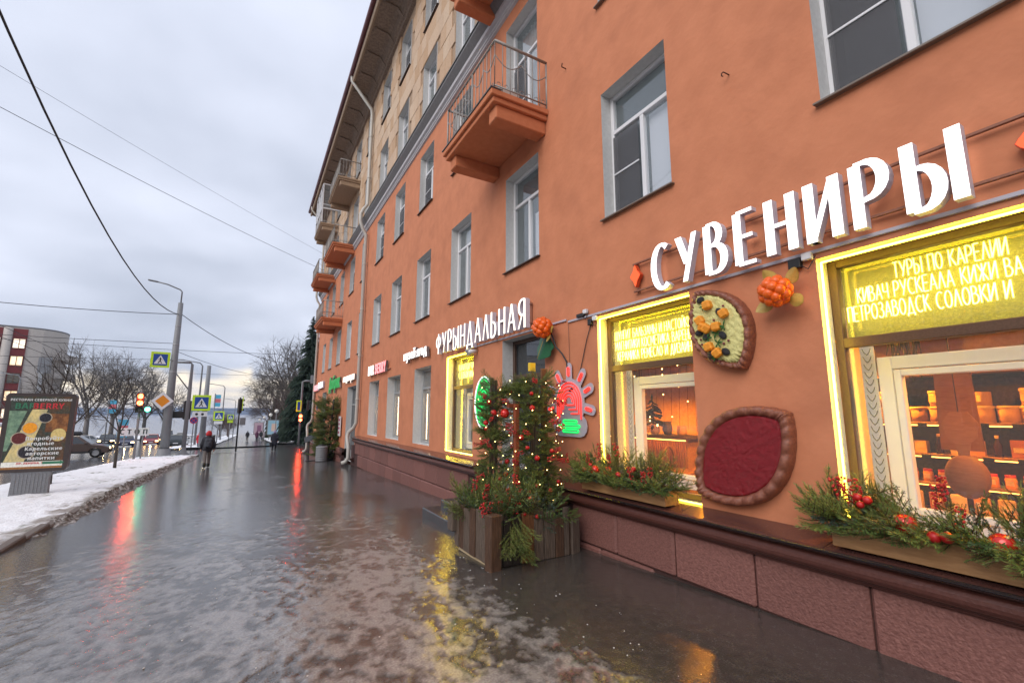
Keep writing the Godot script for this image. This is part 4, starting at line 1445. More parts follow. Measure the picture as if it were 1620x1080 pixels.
	for k in 17:
		var u := 0.6 + k * 0.135
		var o := thing("jam_jar", "amber jar with red lid, %s from the near end of the lit shelf" % ORD[k], "jar", W(u, 0.24 + 0.616, 6.97), 0.0, "amber jars on the lit lower shelf")
		var j := sh()
		j.lathe([[0, 0], [0.045, 0.0], [0.048, 0.02], [0.048, 0.1], [0.04, 0.115], [0.0, 0.115]], 12)
		if not meshes.has("jar"):
			meshes["jar"] = j.mesh(true)
			var c := sh()
			c.lathe([[0.042, 0.115], [0.043, 0.14], [0, 0.141]], 12)
			meshes["jarcap"] = c.mesh(true)
			M.amber = mat(lin(0.75, 0.32, 0.06), 0.2)
			M.red_lid = mat(lin(0.5, 0.03, 0.02), 0.4)
		part(o, "flask", meshes["jar"], M.amber)
		part(o, "lid", meshes["jarcap"], M.red_lid)
		part(o, "print", box_mesh(Vector3(0.003, 0.05, 0.06)), M.pale_lid, Vector3(-0.048, 0.06, 0))
	for k in 12:
		var u := 0.6 + k * 0.19
		var o := thing("tea_packet", "upright paper packet, %s from the near end of the lowest shelf" % ORD[k], "packet", W(u, 0.24 + 0.296, 6.98), rf(-0.1, 0.1), "paper packets on the lowest shelf")
		part(o, "bag", box_mesh(Vector3(0.05, 0.2, 0.13), 0.01), mat(colors[(k + 1) % 4], 0.7), Vector3(0, 0.1, 0))
		part(o, "print", box_mesh(Vector3(0.003, 0.09, 0.08)), mat(lin(0.72, 0.6, 0.4), 0.6), Vector3(-0.0265, 0.1, 0))
	# dark cupboard at the far end, price rail, big wooden ladle by the glass, dried grasses, hanging plant
	var cb := thing("dark_bookcase", "narrow dark bookcase at the far end of the shop shelves", "bookcase", W(3.25, 0.24, 6.95))
	part(cb, "case", box_mesh(Vector3(0.4, 2.05, 0.05), 0.004), M.shop_dark, Vector3(0, 1.02, 0.18))
	part(cb, "case", box_mesh(Vector3(0.4, 2.05, 0.05), 0.004), M.shop_dark, Vector3(0, 1.02, -0.18))
	part(cb, "back_panel", box_mesh(Vector3(0.03, 2.05, 0.4)), M.shop_dark, Vector3(0.18, 1.02, 0))
	for y in [0.05, 0.45, 0.85, 1.25, 1.65, 2.03]:
		part(cb, "shelf_board", box_mesh(Vector3(0.36, 0.03, 0.33)), M.shelf_wood, Vector3(-0.01, y, 0))
	for k in 20:
		var o = tag(part(self, numbered("price_tag"), box_mesh(Vector3(0.006, 0.045, 0.09), 0.002), M.black, W(0.5 + (k % 10) * 0.26, [1.505, 1.145][k / 10], 6.88)), "black price tag, %s from the near end along the %s shelf edge" % [ORD[k % 10], ["jar", "middle"][k / 10]], "price tag", "black price tags on shop shelf edges")
	var ld := thing("wooden_ladle", "large carved wooden ladle hanging in the big shop window", "ladle", W(1.62, 0.95, 5.6), -PI / 2 + 0.2)
	var bowl := sh()
	bowl.ball(Vector3(0, 0.13, 0), Vector3(0.15, 0.19, 0.06), 16, 12)
	part(ld, "bowl", bowl.mesh(true), M.wood)
	var hn := sh()
	hn.plate(PackedVector2Array([Vector2(-0.035, 0.3), Vector2(0.035, 0.3), Vector2(0.05, 0.42), Vector2(0.1, 0.47), Vector2(0.12, 0.6), Vector2(0.06, 0.7), Vector2(-0.06, 0.7), Vector2(-0.12, 0.6), Vector2(-0.1, 0.47), Vector2(-0.05, 0.42)]), -0.015, 0.015)
	part(ld, "handle", hn.mesh(), M.wood)
	part(ld, "hanging_cord", tube_mesh([Vector3(0, 0.7, 0), Vector3(0, 1.2, 0), Vector3(0, 2.17, 0)], 0.004, 4), M.black)
	var board := sh()
	board.plate(PackedVector2Array([Vector2(-0.17, -0.45), Vector2(0.17, -0.45), Vector2(0.15, 0.4), Vector2(0.13, 0.45), Vector2(-0.13, 0.45), Vector2(-0.15, 0.4)]), -0.012, 0.012)
	var bd = tag(part(self, "cutting_board", board.mesh(), M.wood, W(1.9, 1.7, 6.55), Vector3(0, -PI / 2, 0)), "tall dark wooden board hanging before the tubs", "board")
	part(bd, "hanging_cord", tube_mesh([Vector3(0, 0.45, 0), Vector3(0, 1.4, 0)], 0.004, 4), M.black)
	var gr := sh()
	for k in 60:
		var d := Vector3(rf(-0.25, 0.25), 1.0, rf(-0.45, 0.45)).normalized()
		var l := rf(0.25, 0.42)
		var p := d * l
		gr.tube([Vector3.ZERO, p * 0.6, p + Vector3(0, -0.02, 0)], [0.004, 0.009, 0.002], 4)
	var gv := thing("dried_grasses", "bunch of dried grasses in a pot at the foot of the shop window", "dried flowers", W(2.05, 0.75, 5.3))
	part(gv, "grass_heads", gr.mesh(true), mat(lin(0.35, 0.24, 0.13), 0.9), Vector3(0, 0.18, 0))
	var pot := sh()
	pot.lathe([[0, -0.51], [0.09, -0.51], [0.11, 0.1], [0.08, 0.2], [0.0, 0.19]], 14)
	part(gv, "pot", pot.mesh(true), M.shelf_wood)
	for k in 2:
		var hp := sh()
		for j in 26:
			var x := Vector3(rf(-0.1, 0.1), 0, rf(-0.12, 0.12))
			var l := rf(0.3, 0.75)
			hp.tube([x, x + Vector3(rf(-0.03, 0.03), -l * 0.5, rf(-0.03, 0.03)), x + Vector3(rf(-0.05, 0.05), -l, rf(-0.05, 0.05))], [0.006, 0.012, 0.004], 4)
		hp.tube([Vector3(0, 0, 0), Vector3(0, 0.4, 0)], 0.004, 4)
		tag(part(self, numbered("hanging_plant"), hp.mesh(true), mat(lin(0.09, 0.1, 0.03), 0.8), W([2.55, 2.2][k], 2.73, [6.2, 6.3][k])), ["trailing green plant hanging at the far end of the shop ceiling", "bunch of dry stems hanging beside the trailing plant in the shop"][k], "plant", "bunches hanging in the shop")

	# behind the second window: bar counter with lit reed front, things on it, pendant
	var ct := thing("shop_counter", "bar counter with glowing reed front behind the middle window", "counter", W(6.6, 0.24, 6.7))
	part(ct, "worktop", box_mesh(Vector3(0.6, 0.06, 2.6), 0.008), M.shop_dark, Vector3(0, 0.98, 0))
	part(ct, "body", box_mesh(Vector3(0.44, 0.95, 2.4)), M.shelf_wood, Vector3(0.04, 0.475, 0))
	for k in 48:
		part(ct, "reed", box_mesh(Vector3(0.03, 0.93, 0.035), 0.008), M.wood, Vector3(-0.2 + rf(-0.006, 0.006), 0.465, -1.18 + k * 0.05))
	led(ct, [Vector3(-0.27, 0.935, -1.25), Vector3(-0.27, 0.935, 1.25)], M.led_warm, 0.01)
	area(ct, Vector3(-0.27, 0.915, 0), Vector3(-PI / 2, 0, 0), Vector2(0.03, 2.5), Color(1, 0.5, 0.08), 0.6)
	for k in 7:
		var u := 5.6 + k * 0.3
		var o := thing("counter_pot", "brown pot, %s from the near end of the shop counter" % ORD[k], "pot", W(u, 0.24 + 1.01, 6.7 + rf(-0.1, 0.1)), 0.0, "pots on the shop counter")
		var p := sh()
		var hh := rf(0.1, 0.25)
		p.lathe([[0, 0], [0.06, 0], [0.09, hh * 0.4], [0.07, hh * 0.9], [0.08, hh], [0.06, hh], [0, hh * 0.9]], 14)
		part(o, "vessel", p.mesh(true), M.shop_dark if k % 2 else M.birch_bark)
	for r in 2:
		var ring := thing("wicker_chair", ["round wicker chair back before the counter, nearer the window edge", "round wicker chair back before the counter, farther in"][r], "chair", W(5.15 + r * 0.9, 0.24, 6.05), 0.3 + r, "wicker chairs in the shop")
		var hoop := []
		for t in 15:
			var a := PI * t / 14.0
			hoop.append(Vector3(0.26 * cos(a), 0.5 + 0.36 * sin(a), -0.2))
		part(ring, "back_hoop", tube_mesh(hoop, 0.018, 6), M.wood)
		part(ring, "seat", box_mesh(Vector3(0.52, 0.06, 0.46), 0.02), M.wood, Vector3(0, 0.47, 0))
		for lx in [-0.22, 0.22]:
			for lz in [-0.18, 0.18]:
				part(ring, "leg", tube_mesh([Vector3(lx, 0, lz), Vector3(lx, 0.46, lz)], 0.016, 6), M.wood)
	# little bare party tree with lights, and added bulbs imitating reflected fairy lights
	var pt := thing("party_tree", "small dark tabletop tree standing on the shop counter", "tree", W(6.25, 0.24 + 1.01, 6.65))
	var ps := sh()
	ps.tube([Vector3.ZERO, Vector3(0, 0.75, 0)], [0.02, 0.006], 6)
	for k in 60:
		var f := rng.randf()
		var a := rf(0, TAU)
		var l := 0.3 * (1.05 - f)
		ps.tube([Vector3(0, 0.15 + 0.6 * f, 0), Vector3(cos(a) * l, 0.1 + 0.6 * f, sin(a) * l)], [0.012, 0.03 * (1.1 - f)], 4)
	part(pt, "crown", ps.mesh(true), mat(lin(0.03, 0.025, 0.015), 0.9))
	var lc := thing("reflection_bulbs", "added tiny warm bulbs standing in for fairy lights reflected in the middle window", "fairy lights", W(4.9, 2.9, 5.2))
	var bs := sh()
	bs.ball(Vector3.ZERO, 0.008, 6, 5)
	var bsm := bs.mesh(true)
	for k in 9:
		var x := -0.35 + k * 0.14
		part(lc, "wire", tube_mesh([Vector3(0, 0.2, x), Vector3(0.02, -0.8, x + 0.02), Vector3(0, -1.5, x)], 0.002, 3), M.wire_dark)
		for j in 4:
			part(lc, "bulb", bsm, M.bulb, Vector3(0.012, -rf(0.1, 1.45), x + 0.01))
	shop_lamp(4.55, 2.35, 5.6, 6.0, 0.08, "pendant lamp with glowing bulb at the top of the middle window")
	shop_lamp(6.9, 2.15, 7.0, 6.0, 0.08, "pendant lamp hanging over the far end of the counter")
	shop_lamp(2.9, 2.7, 6.6, 8.0, 0.08, "pendant lamp over the far end of the jar shelves")
	shop_lamp(0.75, 2.75, 5.3, 6.0, 0.08, "added pendant lamp out of sight behind the big window, lighting the ladle")  # added lamp, hidden above the view, brightens the ladle

# ---------- lettering and neon on the facade ----------
func facade_thing(called: String, label: String, category: String, u: float, v: float, out := 0.0, group := "") -> Node3D:
	return thing(called, label, category, Vector3(WALL_X - out, v, -u), -PI / 2, group)

func channel_sign(o: Node3D, text: String, h: float, length: float, gap: float, thick: float, thin: float, deep: float, face: Material, side: Material, z: float):
	var wide := (length - thick) / (text_width(text, gap) * h)
	var x := thick / 2
	for ch in text:
		part(o, "letter", channel_letter(ch, h, wide, thick, thin, deep, face, side), null, Vector3(x, 0, z))
		x += (glyph(ch)[0] + gap) * wide * h

func rails(o: Node3D, length: float, ys: Array, m: Material):
	for y in ys:
		part(o, "rail", box_mesh(Vector3(length, 0.022, 0.025), 0.003), m, Vector3(length / 2, y, 0.045))
	for x in [0.05, length * 0.5, length - 0.05]:
		part(o, "standoff", box_mesh(Vector3(0.025, ys[-1] - ys[0] + 0.05, 0.03), 0.003), m, Vector3(x, (ys[0] + ys[-1]) / 2, 0.016))

func star_mesh(a: float, b: float, deep: float) -> ArrayMesh:
	var p := PackedVector2Array()
	for k in 4:
		var t0 := k * PI / 2
		for j in 6:
			var f := j / 6.0
			var r := lerpf(1.0, 0.62, sin(PI * f))
			p.append(Vector2(a * cos(t0 + f * PI / 2) * r, b * sin(t0 + f * PI / 2) * r))
	var s := sh()
	s.plate(p, 0, deep)
	return s.mesh()

func capsule_pts(c: Vector2, dir: Vector2, half: float, r: float, z: float) -> Array:
	var out := []
	var nrm := Vector2(-dir.y, dir.x)
	for k in 7:
		var a := -PI / 2 + PI * k / 6.0
		var p := c + dir * (half + r * cos(a)) + nrm * (r * sin(a))
		out.append(Vector3(p.x, p.y, z))
	for k in 7:
		var a := PI / 2 + PI * k / 6.0
		var p := c + dir * (-half + r * cos(a)) + nrm * (r * sin(a))
		out.append(Vector3(p.x, p.y, z))
	out.append(out[0])
	return out

func blob_plate(c: Vector2, dir: Vector2, half: float, r: float) -> PackedVector2Array:
	var p := PackedVector2Array()
	for q in capsule_pts(c, dir, half, r, 0).slice(0, 14):
		p.append(Vector2(q.x, q.y))
	return p

func lit_text(o: Node3D, text: String, h: float, face: Material, x: float):
	part(o, "lettering", text_mesh(text, h, 0.012), face, Vector3(x, 0, 0.13))
	part(o, "letter_case", text_mesh(text, h, 0.08), M.letter_case, Vector3(x, 0, 0.082))

func make_signs():
	M.letter_case = mat(lin(0.2, 0.17, 0.17), 0.5)
	M.rail = rough_mat(lin(0.22, 0.085, 0.05), lin(0.3, 0.12, 0.07), 0.6, 0.4, 0.0, 0.03, 110)
	var o := facade_thing("souvenir_sign", "large glowing white letters СУВЕНИРЫ on brown rails above the shop windows", "shop sign", 3.56, 3.0)
	channel_sign(o, "СУВЕНИРЫ", 0.5, 2.66, 0.36, 0.082, 0.036, 0.075, M.letter_face, M.letter_side, 0.06)
	var r := facade_thing("sign_rail", "brown painted steel rails carrying the big white letters", "sign rail", 3.92, 3.0)
	rails(r, 5.4, [0.09, 0.43], M.rail)
	o = facade_thing("cafe_sign", "tall narrow white letters ФУРЫНДАЛЬНАЯ above the cafe door", "shop sign", 10.5, 3.04)
	channel_sign(o, "ФУРЫНДАЛЬНАЯ", 0.49, 4.2, 0.29, 0.06, 0.034, 0.09, M.letter_face_warm, M.letter_side, 0.05)
	r = facade_thing("sign_rail", "brown rails behind the tall narrow letters of the cafe sign", "sign rail", 10.55, 3.04)
	rails(r, 4.3, [0.08, 0.4], M.rail)
	# diamonds either side of the souvenir letters
	for k in 2:
		var st := facade_thing("star_ornament", ["orange four-pointed star left of the large white letters", "orange four-pointed star at the right edge past the large white letters"][k], "ornament", [3.86, 0.61][k], [3.27, 3.25][k], 0.03, "orange stars by the letters")
		part(st, "body", star_mesh(0.085, 0.14, 0.05), mat(lin(0.62, 0.07, 0.02), 0.35))
		part(st, "lit_face", star_mesh(0.08, 0.133, 0.003), glow(lin(0.9, 0.09, 0.02), 0.5, lin(0.8, 0.12, 0.03)), Vector3(0, 0, 0.051))
	# smaller signs along the row
	var tm := facade_thing("museum_sign", "small white letters музей ягод above a grey window", "shop sign", 12.25, 3.28, 0.0)
	lit_text(tm, "музей ягод", 0.36, M.letter_face, 0.0)
	part(tm, "rail", box_mesh(Vector3(1.9, 0.03, 0.03)), M.rail, Vector3(0, -0.02, 0.02))
	var bb := facade_thing("bar_sign", "glowing BARBERRY letters, white then red, above the bar windows", "shop sign", 16.5, 3.2)
	lit_text(bb, "BAR", 0.5, M.letter_face_warm, -0.98)
	lit_text(bb, "BERRY", 0.5, glow(lin(1.0, 0.02, 0.02), 1.0), 0.42)
	part(bb, "rail", box_mesh(Vector3(3.0, 0.04, 0.04)), M.rail, Vector3(-0.1, -0.1, 0.02))
	var cs := facade_thing("confectionery_sign", "small glowing white lettering left of the downpipe above a door", "shop sign", 22.0, 3.25)
	lit_text(cs, "кондитерия", 0.46, M.letter_face_warm, 0.0)
	part(cs, "rail", box_mesh(Vector3(2.6, 0.04, 0.04)), M.rail, Vector3(0, -0.03, 0.02))
	var gs := facade_thing("green_sign", "glowing green script sign above the fir garland", "shop sign", 26.1, 3.25)
	lit_text(gs, "Добрик", 0.95, glow(lin(0.004, 0.3, 0.05), 0.6, lin(0.02, 0.2, 0.06)), 0.0)
	part(gs, "rail", box_mesh(Vector3(3.2, 0.05, 0.05)), M.rail, Vector3(0, 0.0, 0.02))
	for k in 2:
		var rs := facade_thing("light_box_sign", ["red glowing light box at the far corner of the building", "white glowing light box beside the red one at the far corner"][k], "shop sign", [33.8, 31.6][k], [3.32, 3.4][k])
		part(rs, "case", box_mesh(Vector3(2.0, 0.42, 0.12), 0.01), M.letter_side, Vector3(0, 0, 0.08))
		part(rs, "lit_face", box_mesh(Vector3(1.94, 0.36, 0.01)), glow([lin(1, 0.02, 0.03), lin(1, 0.95, 0.9)][k], 1.3), Vector3(0, 0, 0.146))
	# rising sun in red and green neon on a clear panel
	var sun := facade_thing("neon_sun", "neon sun sign with red arches and green waves on pale acrylic", "neon sign", 5.28, 1.33, 0.03)
	var s := sh()
	s.plate(PackedVector2Array(arc(0, 0.44, 0.34, 0.36, 0, 360, 30).slice(0, 30)), 0, 0.008)
	s.plate(blob_plate(Vector2(0, 0.13), Vector2(1, 0), 0.24, 0.15), 0.0006, 0.0075)
	var rays := []
	for a in [90, 52, 124, 22, 156, -12, 190]:
		var d := Vector2(cos(deg_to_rad(a)), sin(deg_to_rad(a)))
		rays.append([Vector2(0, 0.45) + d * Vector2(0.42, 0.42).length() * 0.7, d])
		s.plate(blob_plate(Vector2(0, 0.45) + d * 0.4, d, 0.11, 0.07), 0.001 + 0.0004 * rays.size(), 0.0045 + 0.0004 * rays.size())
	part(sun, "backing", s.mesh(), M.acrylic)
	for k in 5:
		var rx := 0.275 - 0.047 * k
		var pts := []
		var foot: float = [0.22, 0.24, 0.3, 0.36, 0.42][k]
		pts.append(Vector3(-rx, foot, 0.02))
		for q in arc(0, 0.46, rx, rx * 1.02, 180, 0, 16):
			pts.append(Vector3(q.x, q.y, 0.02))
		pts.append(Vector3(rx, foot + (0.06 if k > 0 else 0.0), 0.02))
		if k in [1, 2, 3]:
			pts.append(Vector3(0.047 * (3 - k) - 0.04, foot + 0.06, 0.02))
		part(sun, "red_tube", tube_mesh(pts, 0.0095, 6), M.neon_red)
	for ra in rays:
		part(sun, "red_tube", tube_mesh(capsule_pts(ra[0] + ra[1] * 0.03, ra[1], 0.045, 0.015, 0.02), 0.011, 5), M.neon_red)
	for k in 3:
		part(sun, "green_tube", tube_mesh(capsule_pts(Vector2([0.02, 0.0, 0.03][k], [0.19, 0.125, 0.06][k]), Vector2(1, 0), [0.14, 0.22, 0.16][k], 0.018, 0.02), 0.011, 5), M.neon_green)
	var cord := facade_thing("sign_cable", "thin black cable hanging from the conduit to the neon sun", "cable", 5.28, 2.95, 0.015)
	part(cord, "cable", tube_mesh([Vector3(0.55, 0, 0), Vector3(0.4, -0.3, 0), Vector3(0.25, -0.7, 0), Vector3(0.12, -0.95, 0.02), Vector3(0.02, -0.98, 0.03)], 0.006, 5), M.cable)
	part(cord, "splice", tube_mesh([Vector3(0.1, -0.96, 0.03), Vector3(0.02, -1.0, 0.03)], 0.016, 6), M.cable)
	part(cord, "cable", tube_mesh([Vector3(-0.02, 0.05, 0), Vector3(-0.01, -0.3, 0), Vector3(0.0, -0.62, 0)], 0.003, 4), M.cable)
	# green oval neon half hidden behind the fir garland
	var ov := facade_thing("neon_oval", "oval green neon sign with white rim behind the fir garland", "neon sign", 8.02, 1.84, 0.03)
	s = sh()
	s.plate(PackedVector2Array(arc(0, 0, 0.4, 0.52, 0, 360, 32).slice(0, 32)), 0, 0.01)
	part(ov, "backing", s.mesh(), mat(lin(0.05, 0.42, 0.14), 0.2))
	var ring := []
	for q in arc(0, 0, 0.385, 0.5, 0, 360, 36):
		ring.append(Vector3(q.x, q.y, 0.022))
	part(ov, "white_tube", tube_mesh(ring, 0.012, 6), M.neon_white)
	for k in 4:
		ring = []
		var f: float = [0.87, 0.6, 0.45, 0.3][k]
		for q in arc(0, 0, 0.385 * f, 0.5 * f, 20 * k, 360 - 25 * k, 30):
			ring.append(Vector3(q.x, q.y, 0.022))
		part(ov, "green_tube", tube_mesh(ring, 0.009, 6), M.neon_green)
	for k in 5:
		part(ov, "green_tube", tube_mesh([Vector3(-0.1 + k * 0.05, -0.12, 0.03), Vector3(-0.1 + k * 0.05, 0.12, 0.03)], 0.007, 5), M.neon_green)
	for n in [[sun, Vector3(0, 0.4, 0.12), Color(1, 0.15, 0.12), 0.5], [ov, Vector3(0, 0, 0.12), Color(0.15, 1, 0.4), 0.6]]:
		area(n[0], n[2 - 1], Vector3(0, PI, 0), Vector2(0.5, 0.6), n[2], n[3] * 0.08)

func berry_mesh(r: float) -> ArrayMesh:
	var s := sh()
	s.ball(Vector3.ZERO, r * 0.82, 12, 8)
	var n := 30
	for k in n:
		var y := 1.0 - 2.0 * (k + 0.5) / n
		var a := k * 2.39996
		var q := sqrt(1 - y * y)
		s.ball(Vector3(cos(a) * q, y, sin(a) * q) * r * 0.74, r * 0.36, 10, 7)
	return s.mesh(true)

func petal_mesh(l: float, w: float, curl: float, toothed := false) -> ArrayMesh:
	var s := sh()
	var n := 12
	for side in [0.0, -0.012]:
		for i in n:
			for j in 6:
				var q := []
				for c in [[0, 0], [1, 0], [1, 1], [0, 1]]:
					var t: float = (i + c[0]) / float(n)
					var f: float = (j + c[1]) / 3.0 - 1.0
					var ww: float = w * pow(sin(PI * clampf(t * 0.94 + 0.05, 0, 1)), 0.7)
					if toothed and absf(f) > 0.99:
						ww *= 1.0 + 0.12 * sin(t * 60.0)
					q.append(Vector3(f * ww, t * l, curl * t * t - 0.25 * absf(f) * ww + side))
				s.quad(q[0], q[1], q[2], q[3])
	return s.mesh(true)

func lens_point(t: float, a: float, b: float, p := 0.72) -> Vector2:
	return Vector2(a * cos(t), b * sin(t) * pow(absf(sin(t)), p))

func pastry(o: Node3D, a: float, b: float, tilt: float, fill: Material, ragged: bool):
	var crust := sh()
	var n := 156
	var rows := [[1.0, 0.0], [1.005, 0.045], [0.99, 0.09], [0.95, 0.115], [0.88, 0.12], [0.81, 0.11], [0.77, 0.09], [0.74, 0.06]]
	var grid_ := []
	for k in rows.size():
		var ring := []
		for i in n:
			var t := TAU * i / n
			var q := lens_point(t, a, b)
			var inner := lens_point(t, a * 0.82, b * 0.77, 0.62)
			var f: float = (rows[k][0] - 0.74) / 0.26
			var p := inner.lerp(q, f)
			var pleat := (1.0 - pow(absf(cos(t * 14.0 + 0.5 * sin(3.0 * t))), 6.0))
			var z: float = rows[k][1] * (0.84 + 0.18 * pleat if k > 1 and k < 7 else 1.0)
			p = p * (1.0 + (0.008 * pleat - 0.004 if k < 4 else -0.025 * (1.0 - pleat)))
			ring.append(Vector3(p.x, p.y, z))
		grid_.append(ring)
	for k in rows.size() - 1:
		for i in n:
			var i2 := (i + 1) % n
			crust.quad(grid_[k][i], grid_[k + 1][i], grid_[k + 1][i2], grid_[k][i2])
	var cr := part(o, "crust", crust.mesh(true), M.crust)
	cr.rotation.z = tilt
	var fl := sh()
	var rings := 34
	var m := 150
	var pts := []
	for k in rings + 1:
		var row := []
		var f := float(k) / rings
		for i in m:
			var t := TAU * i / m
			var q := lens_point(t, a * 0.845, b * 0.81, 0.62)
			if ragged:
				q *= 1.0 + 0.09 * noise2.get_noise_1d(i * 0.9) + 0.05 * noise2.get_noise_1d(i * 3.1)
			q *= f
			var z := 0.092 + (0.012 * noise.get_noise_2d(q.x * 14.0, q.y * 14.0) + (0.007 if ragged else 0.002) * noise2.get_noise_2d(q.x * 55.0, q.y * 55.0)) + (0.02 * (1.0 - f) if not ragged else 0.03)
			if f > 0.97:
				z -= 0.03
			row.append(Vector3(q.x, q.y, z))
		pts.append(row)
	for k in rings:
		for i in m:
			var i2 := (i + 1) % m
			if k > 0:
				fl.tri(pts[k][i], pts[k + 1][i2], pts[k][i2])
			fl.tri(pts[k][i], pts[k + 1][i], pts[k + 1][i2])
	var fo := part(o, "filling", fl.mesh(true), fill)
	fo.rotation.z = tilt
	return fo

func make_facade_decor():
	M.crust = rough_mat(lin(0.14, 0.042, 0.026), lin(0.33, 0.12, 0.068), 0.42, 0.35, 0.5, 0.02, 120)
	var jam := rough_mat(lin(0.18, 0.004, 0.01), lin(0.34, 0.012, 0.018), 0.25, 0.28, 1.3, 0.06, 121)
	var cream := rough_mat(lin(0.55, 0.5, 0.18), lin(0.72, 0.68, 0.3), 0.7, 0.3, 0.3, 0.04, 122)
	var k1 := facade_thing("berry_pastry", "big model pastry with brown crimped crust and dark red jam filling", "pastry model", 2.67, 1.25, 0.004)
	pastry(k1, 0.61, 0.41, deg_to_rad(40), jam, false)
	var k2 := facade_thing("vegetable_pastry", "model pastry with pale cream filling, carrot cubes and prunes", "pastry model", 2.79, 2.46, 0.004)
	pastry(k2, 0.475, 0.315, deg_to_rad(-62), cream, true)
	var carrot := rough_mat(lin(0.75, 0.24, 0.01), lin(0.85, 0.36, 0.03), 0.5, 0.1, 0.2, 0.05, 123)
	var prune := rough_mat(lin(0.012, 0.012, 0.016), lin(0.03, 0.03, 0.04), 0.5, 0.06, 0.5, 0.05, 124)
	var herb := mat(lin(0.03, 0.12, 0.02), 0.6)
	for c in [[-0.16, 0.08, 0.5], [-0.06, 0.2, 0.2], [-0.09, 0.0, 0.9], [0.12, 0.1, 0.4], [0.03, 0.0, 0.1], [-0.07, -0.16, 0.3], [0.02, -0.22, 0.6], [-0.13, 0.02, 1.2]]:
		part(k2, "carrot_cube", box_mesh(Vector3(0.085, 0.085, 0.08), 0.016), carrot, Vector3(c[0] * 0.95, c[1] * 1.15, 0.15), Vector3(c[2] * 0.4, c[2] * 0.5, c[2]))
	var pm := sh()
	pm.ball(Vector3.ZERO, Vector3(0.034, 0.045, 0.025), 12, 8)
	var prm := pm.mesh(true)
	for c in [[-0.14, 0.3], [0.06, 0.14], [-0.18, -0.03], [-0.1, -0.08], [0.08, -0.09], [0.1, -0.25], [-0.06, -0.26]]:
		part(k2, "prune", prm, prune, Vector3(c[0], c[1], 0.135), Vector3(0, 0, c[0] * 9))
	for c in [[-0.1, 0.23], [-0.08, -0.1], [0.02, -0.06], [0.1, 0.0], [0.03, -0.16], [0.0, -0.29]]:
		var hs := sh()
		for j in 7:
			var a := rf(0, TAU)
			hs.tube([Vector3.ZERO, Vector3(cos(a) * 0.03, sin(a) * 0.03, 0.012), Vector3(cos(a) * 0.055, sin(a) * 0.055, 0.008)], [0.004, 0.008, 0.002], 4)
		part(k2, "herb_sprig", hs.mesh(true), herb, Vector3(c[0], c[1], 0.14))
	var dot := sh()
	dot.ball(Vector3.ZERO, 0.012, 8, 6)
	var dm := dot.mesh(true)
	for c in [[-0.08, 0.26], [0.0, 0.07], [-0.16, -0.1], [-0.15, -0.15], [0.14, -0.15], [0.09, -0.17], [0.03, -0.33], [0.11, 0.19]]:
		part(k2, "peppercorn", dm, mat(lin(0.16, 0.02, 0.03), 0.4), Vector3(c[0], c[1], 0.14))
	# giant cloudberries
	var orange := mat(lin(0.75, 0.115, 0.008), 0.3)
	var sepal := rough_mat(lin(0.42, 0.27, 0.05), lin(0.55, 0.4, 0.1), 0.45, 0.3, 0.0, 0.03, 126)
	for k in 2:
		var b := facade_thing("cloudberry", ["big orange cloudberry model with tan sepals above the cream pastry", "big orange cloudberry model with a green leaf beside the cafe letters"][k], "berry model", [2.15, 5.68][k], [2.66, 2.92][k], [0.19, 0.22][k], "cloudberry models")
		part(b, "berry", berry_mesh([0.13, 0.155][k]), orange)
		var angs: Array = [[115, 45, -35, 215], [-15, -70]][k]
		for a in angs:
			var p := part(b, "sepal", petal_mesh(0.15, 0.055, 0.04), sepal, Vector3(0.09 * cos(deg_to_rad(a)), 0.09 * sin(deg_to_rad(a)), -0.06))
			p.rotation.z = deg_to_rad(a - 90)
		part(b, "mount", tube_mesh([Vector3(0, 0, -0.2), Vector3(0, 0, -0.05)], 0.02, 6), M.rust)
		if k == 1:
			var lf := part(b, "leaf", petal_mesh(0.4, 0.2, 0.04, true), rough_mat(lin(0.008, 0.075, 0.03), lin(0.02, 0.13, 0.05), 0.4, 0.3, 0.0, 0.03, 127), Vector3(-0.02, -0.1, -0.08))
			lf.rotation.z = deg_to_rad(155)
			part(b, "vein", tube_mesh([Vector3(-0.02, -0.12, -0.055), Vector3(-0.1, -0.28, -0.04), Vector3(-0.18, -0.45, -0.02)], 0.006, 4), sepal)
			part(b, "stalk", tube_mesh([Vector3(0.05, -0.05, -0.12), Vector3(0.15, -0.3, -0.14), Vector3(0.28, -0.42, -0.16), Vector3(0.36, -0.55, -0.18), Vector3(0.36, -0.75, -0.2)], 0.012, 5), M.cable)
	# conduits with their boxes
	var cd := facade_thing("cable_conduit", "grey cable conduit running below the large white letters", "conduit", 5.3, 2.965, 0.0, "cable conduits")
	part(cd, "trunking", box_mesh(Vector3(7.0, 0.03, 0.022), 0.003), M.conduit, Vector3(3.5, 0, 0.012))
	var cd2 := facade_thing("cable_conduit", "grey cable conduit running below the tall narrow cafe letters", "conduit", 8.75, 3.0, 0.0, "cable conduits")
	part(cd2, "trunking", box_mesh(Vector3(3.4, 0.03, 0.022), 0.003), M.conduit, Vector3(1.7, 0, 0.012))
	var lab := ["black power supply at the corner of the big shop window", "black power supply at the corner of the middle shop window", "black power supply left of the middle window's corner, lying on the conduit"]
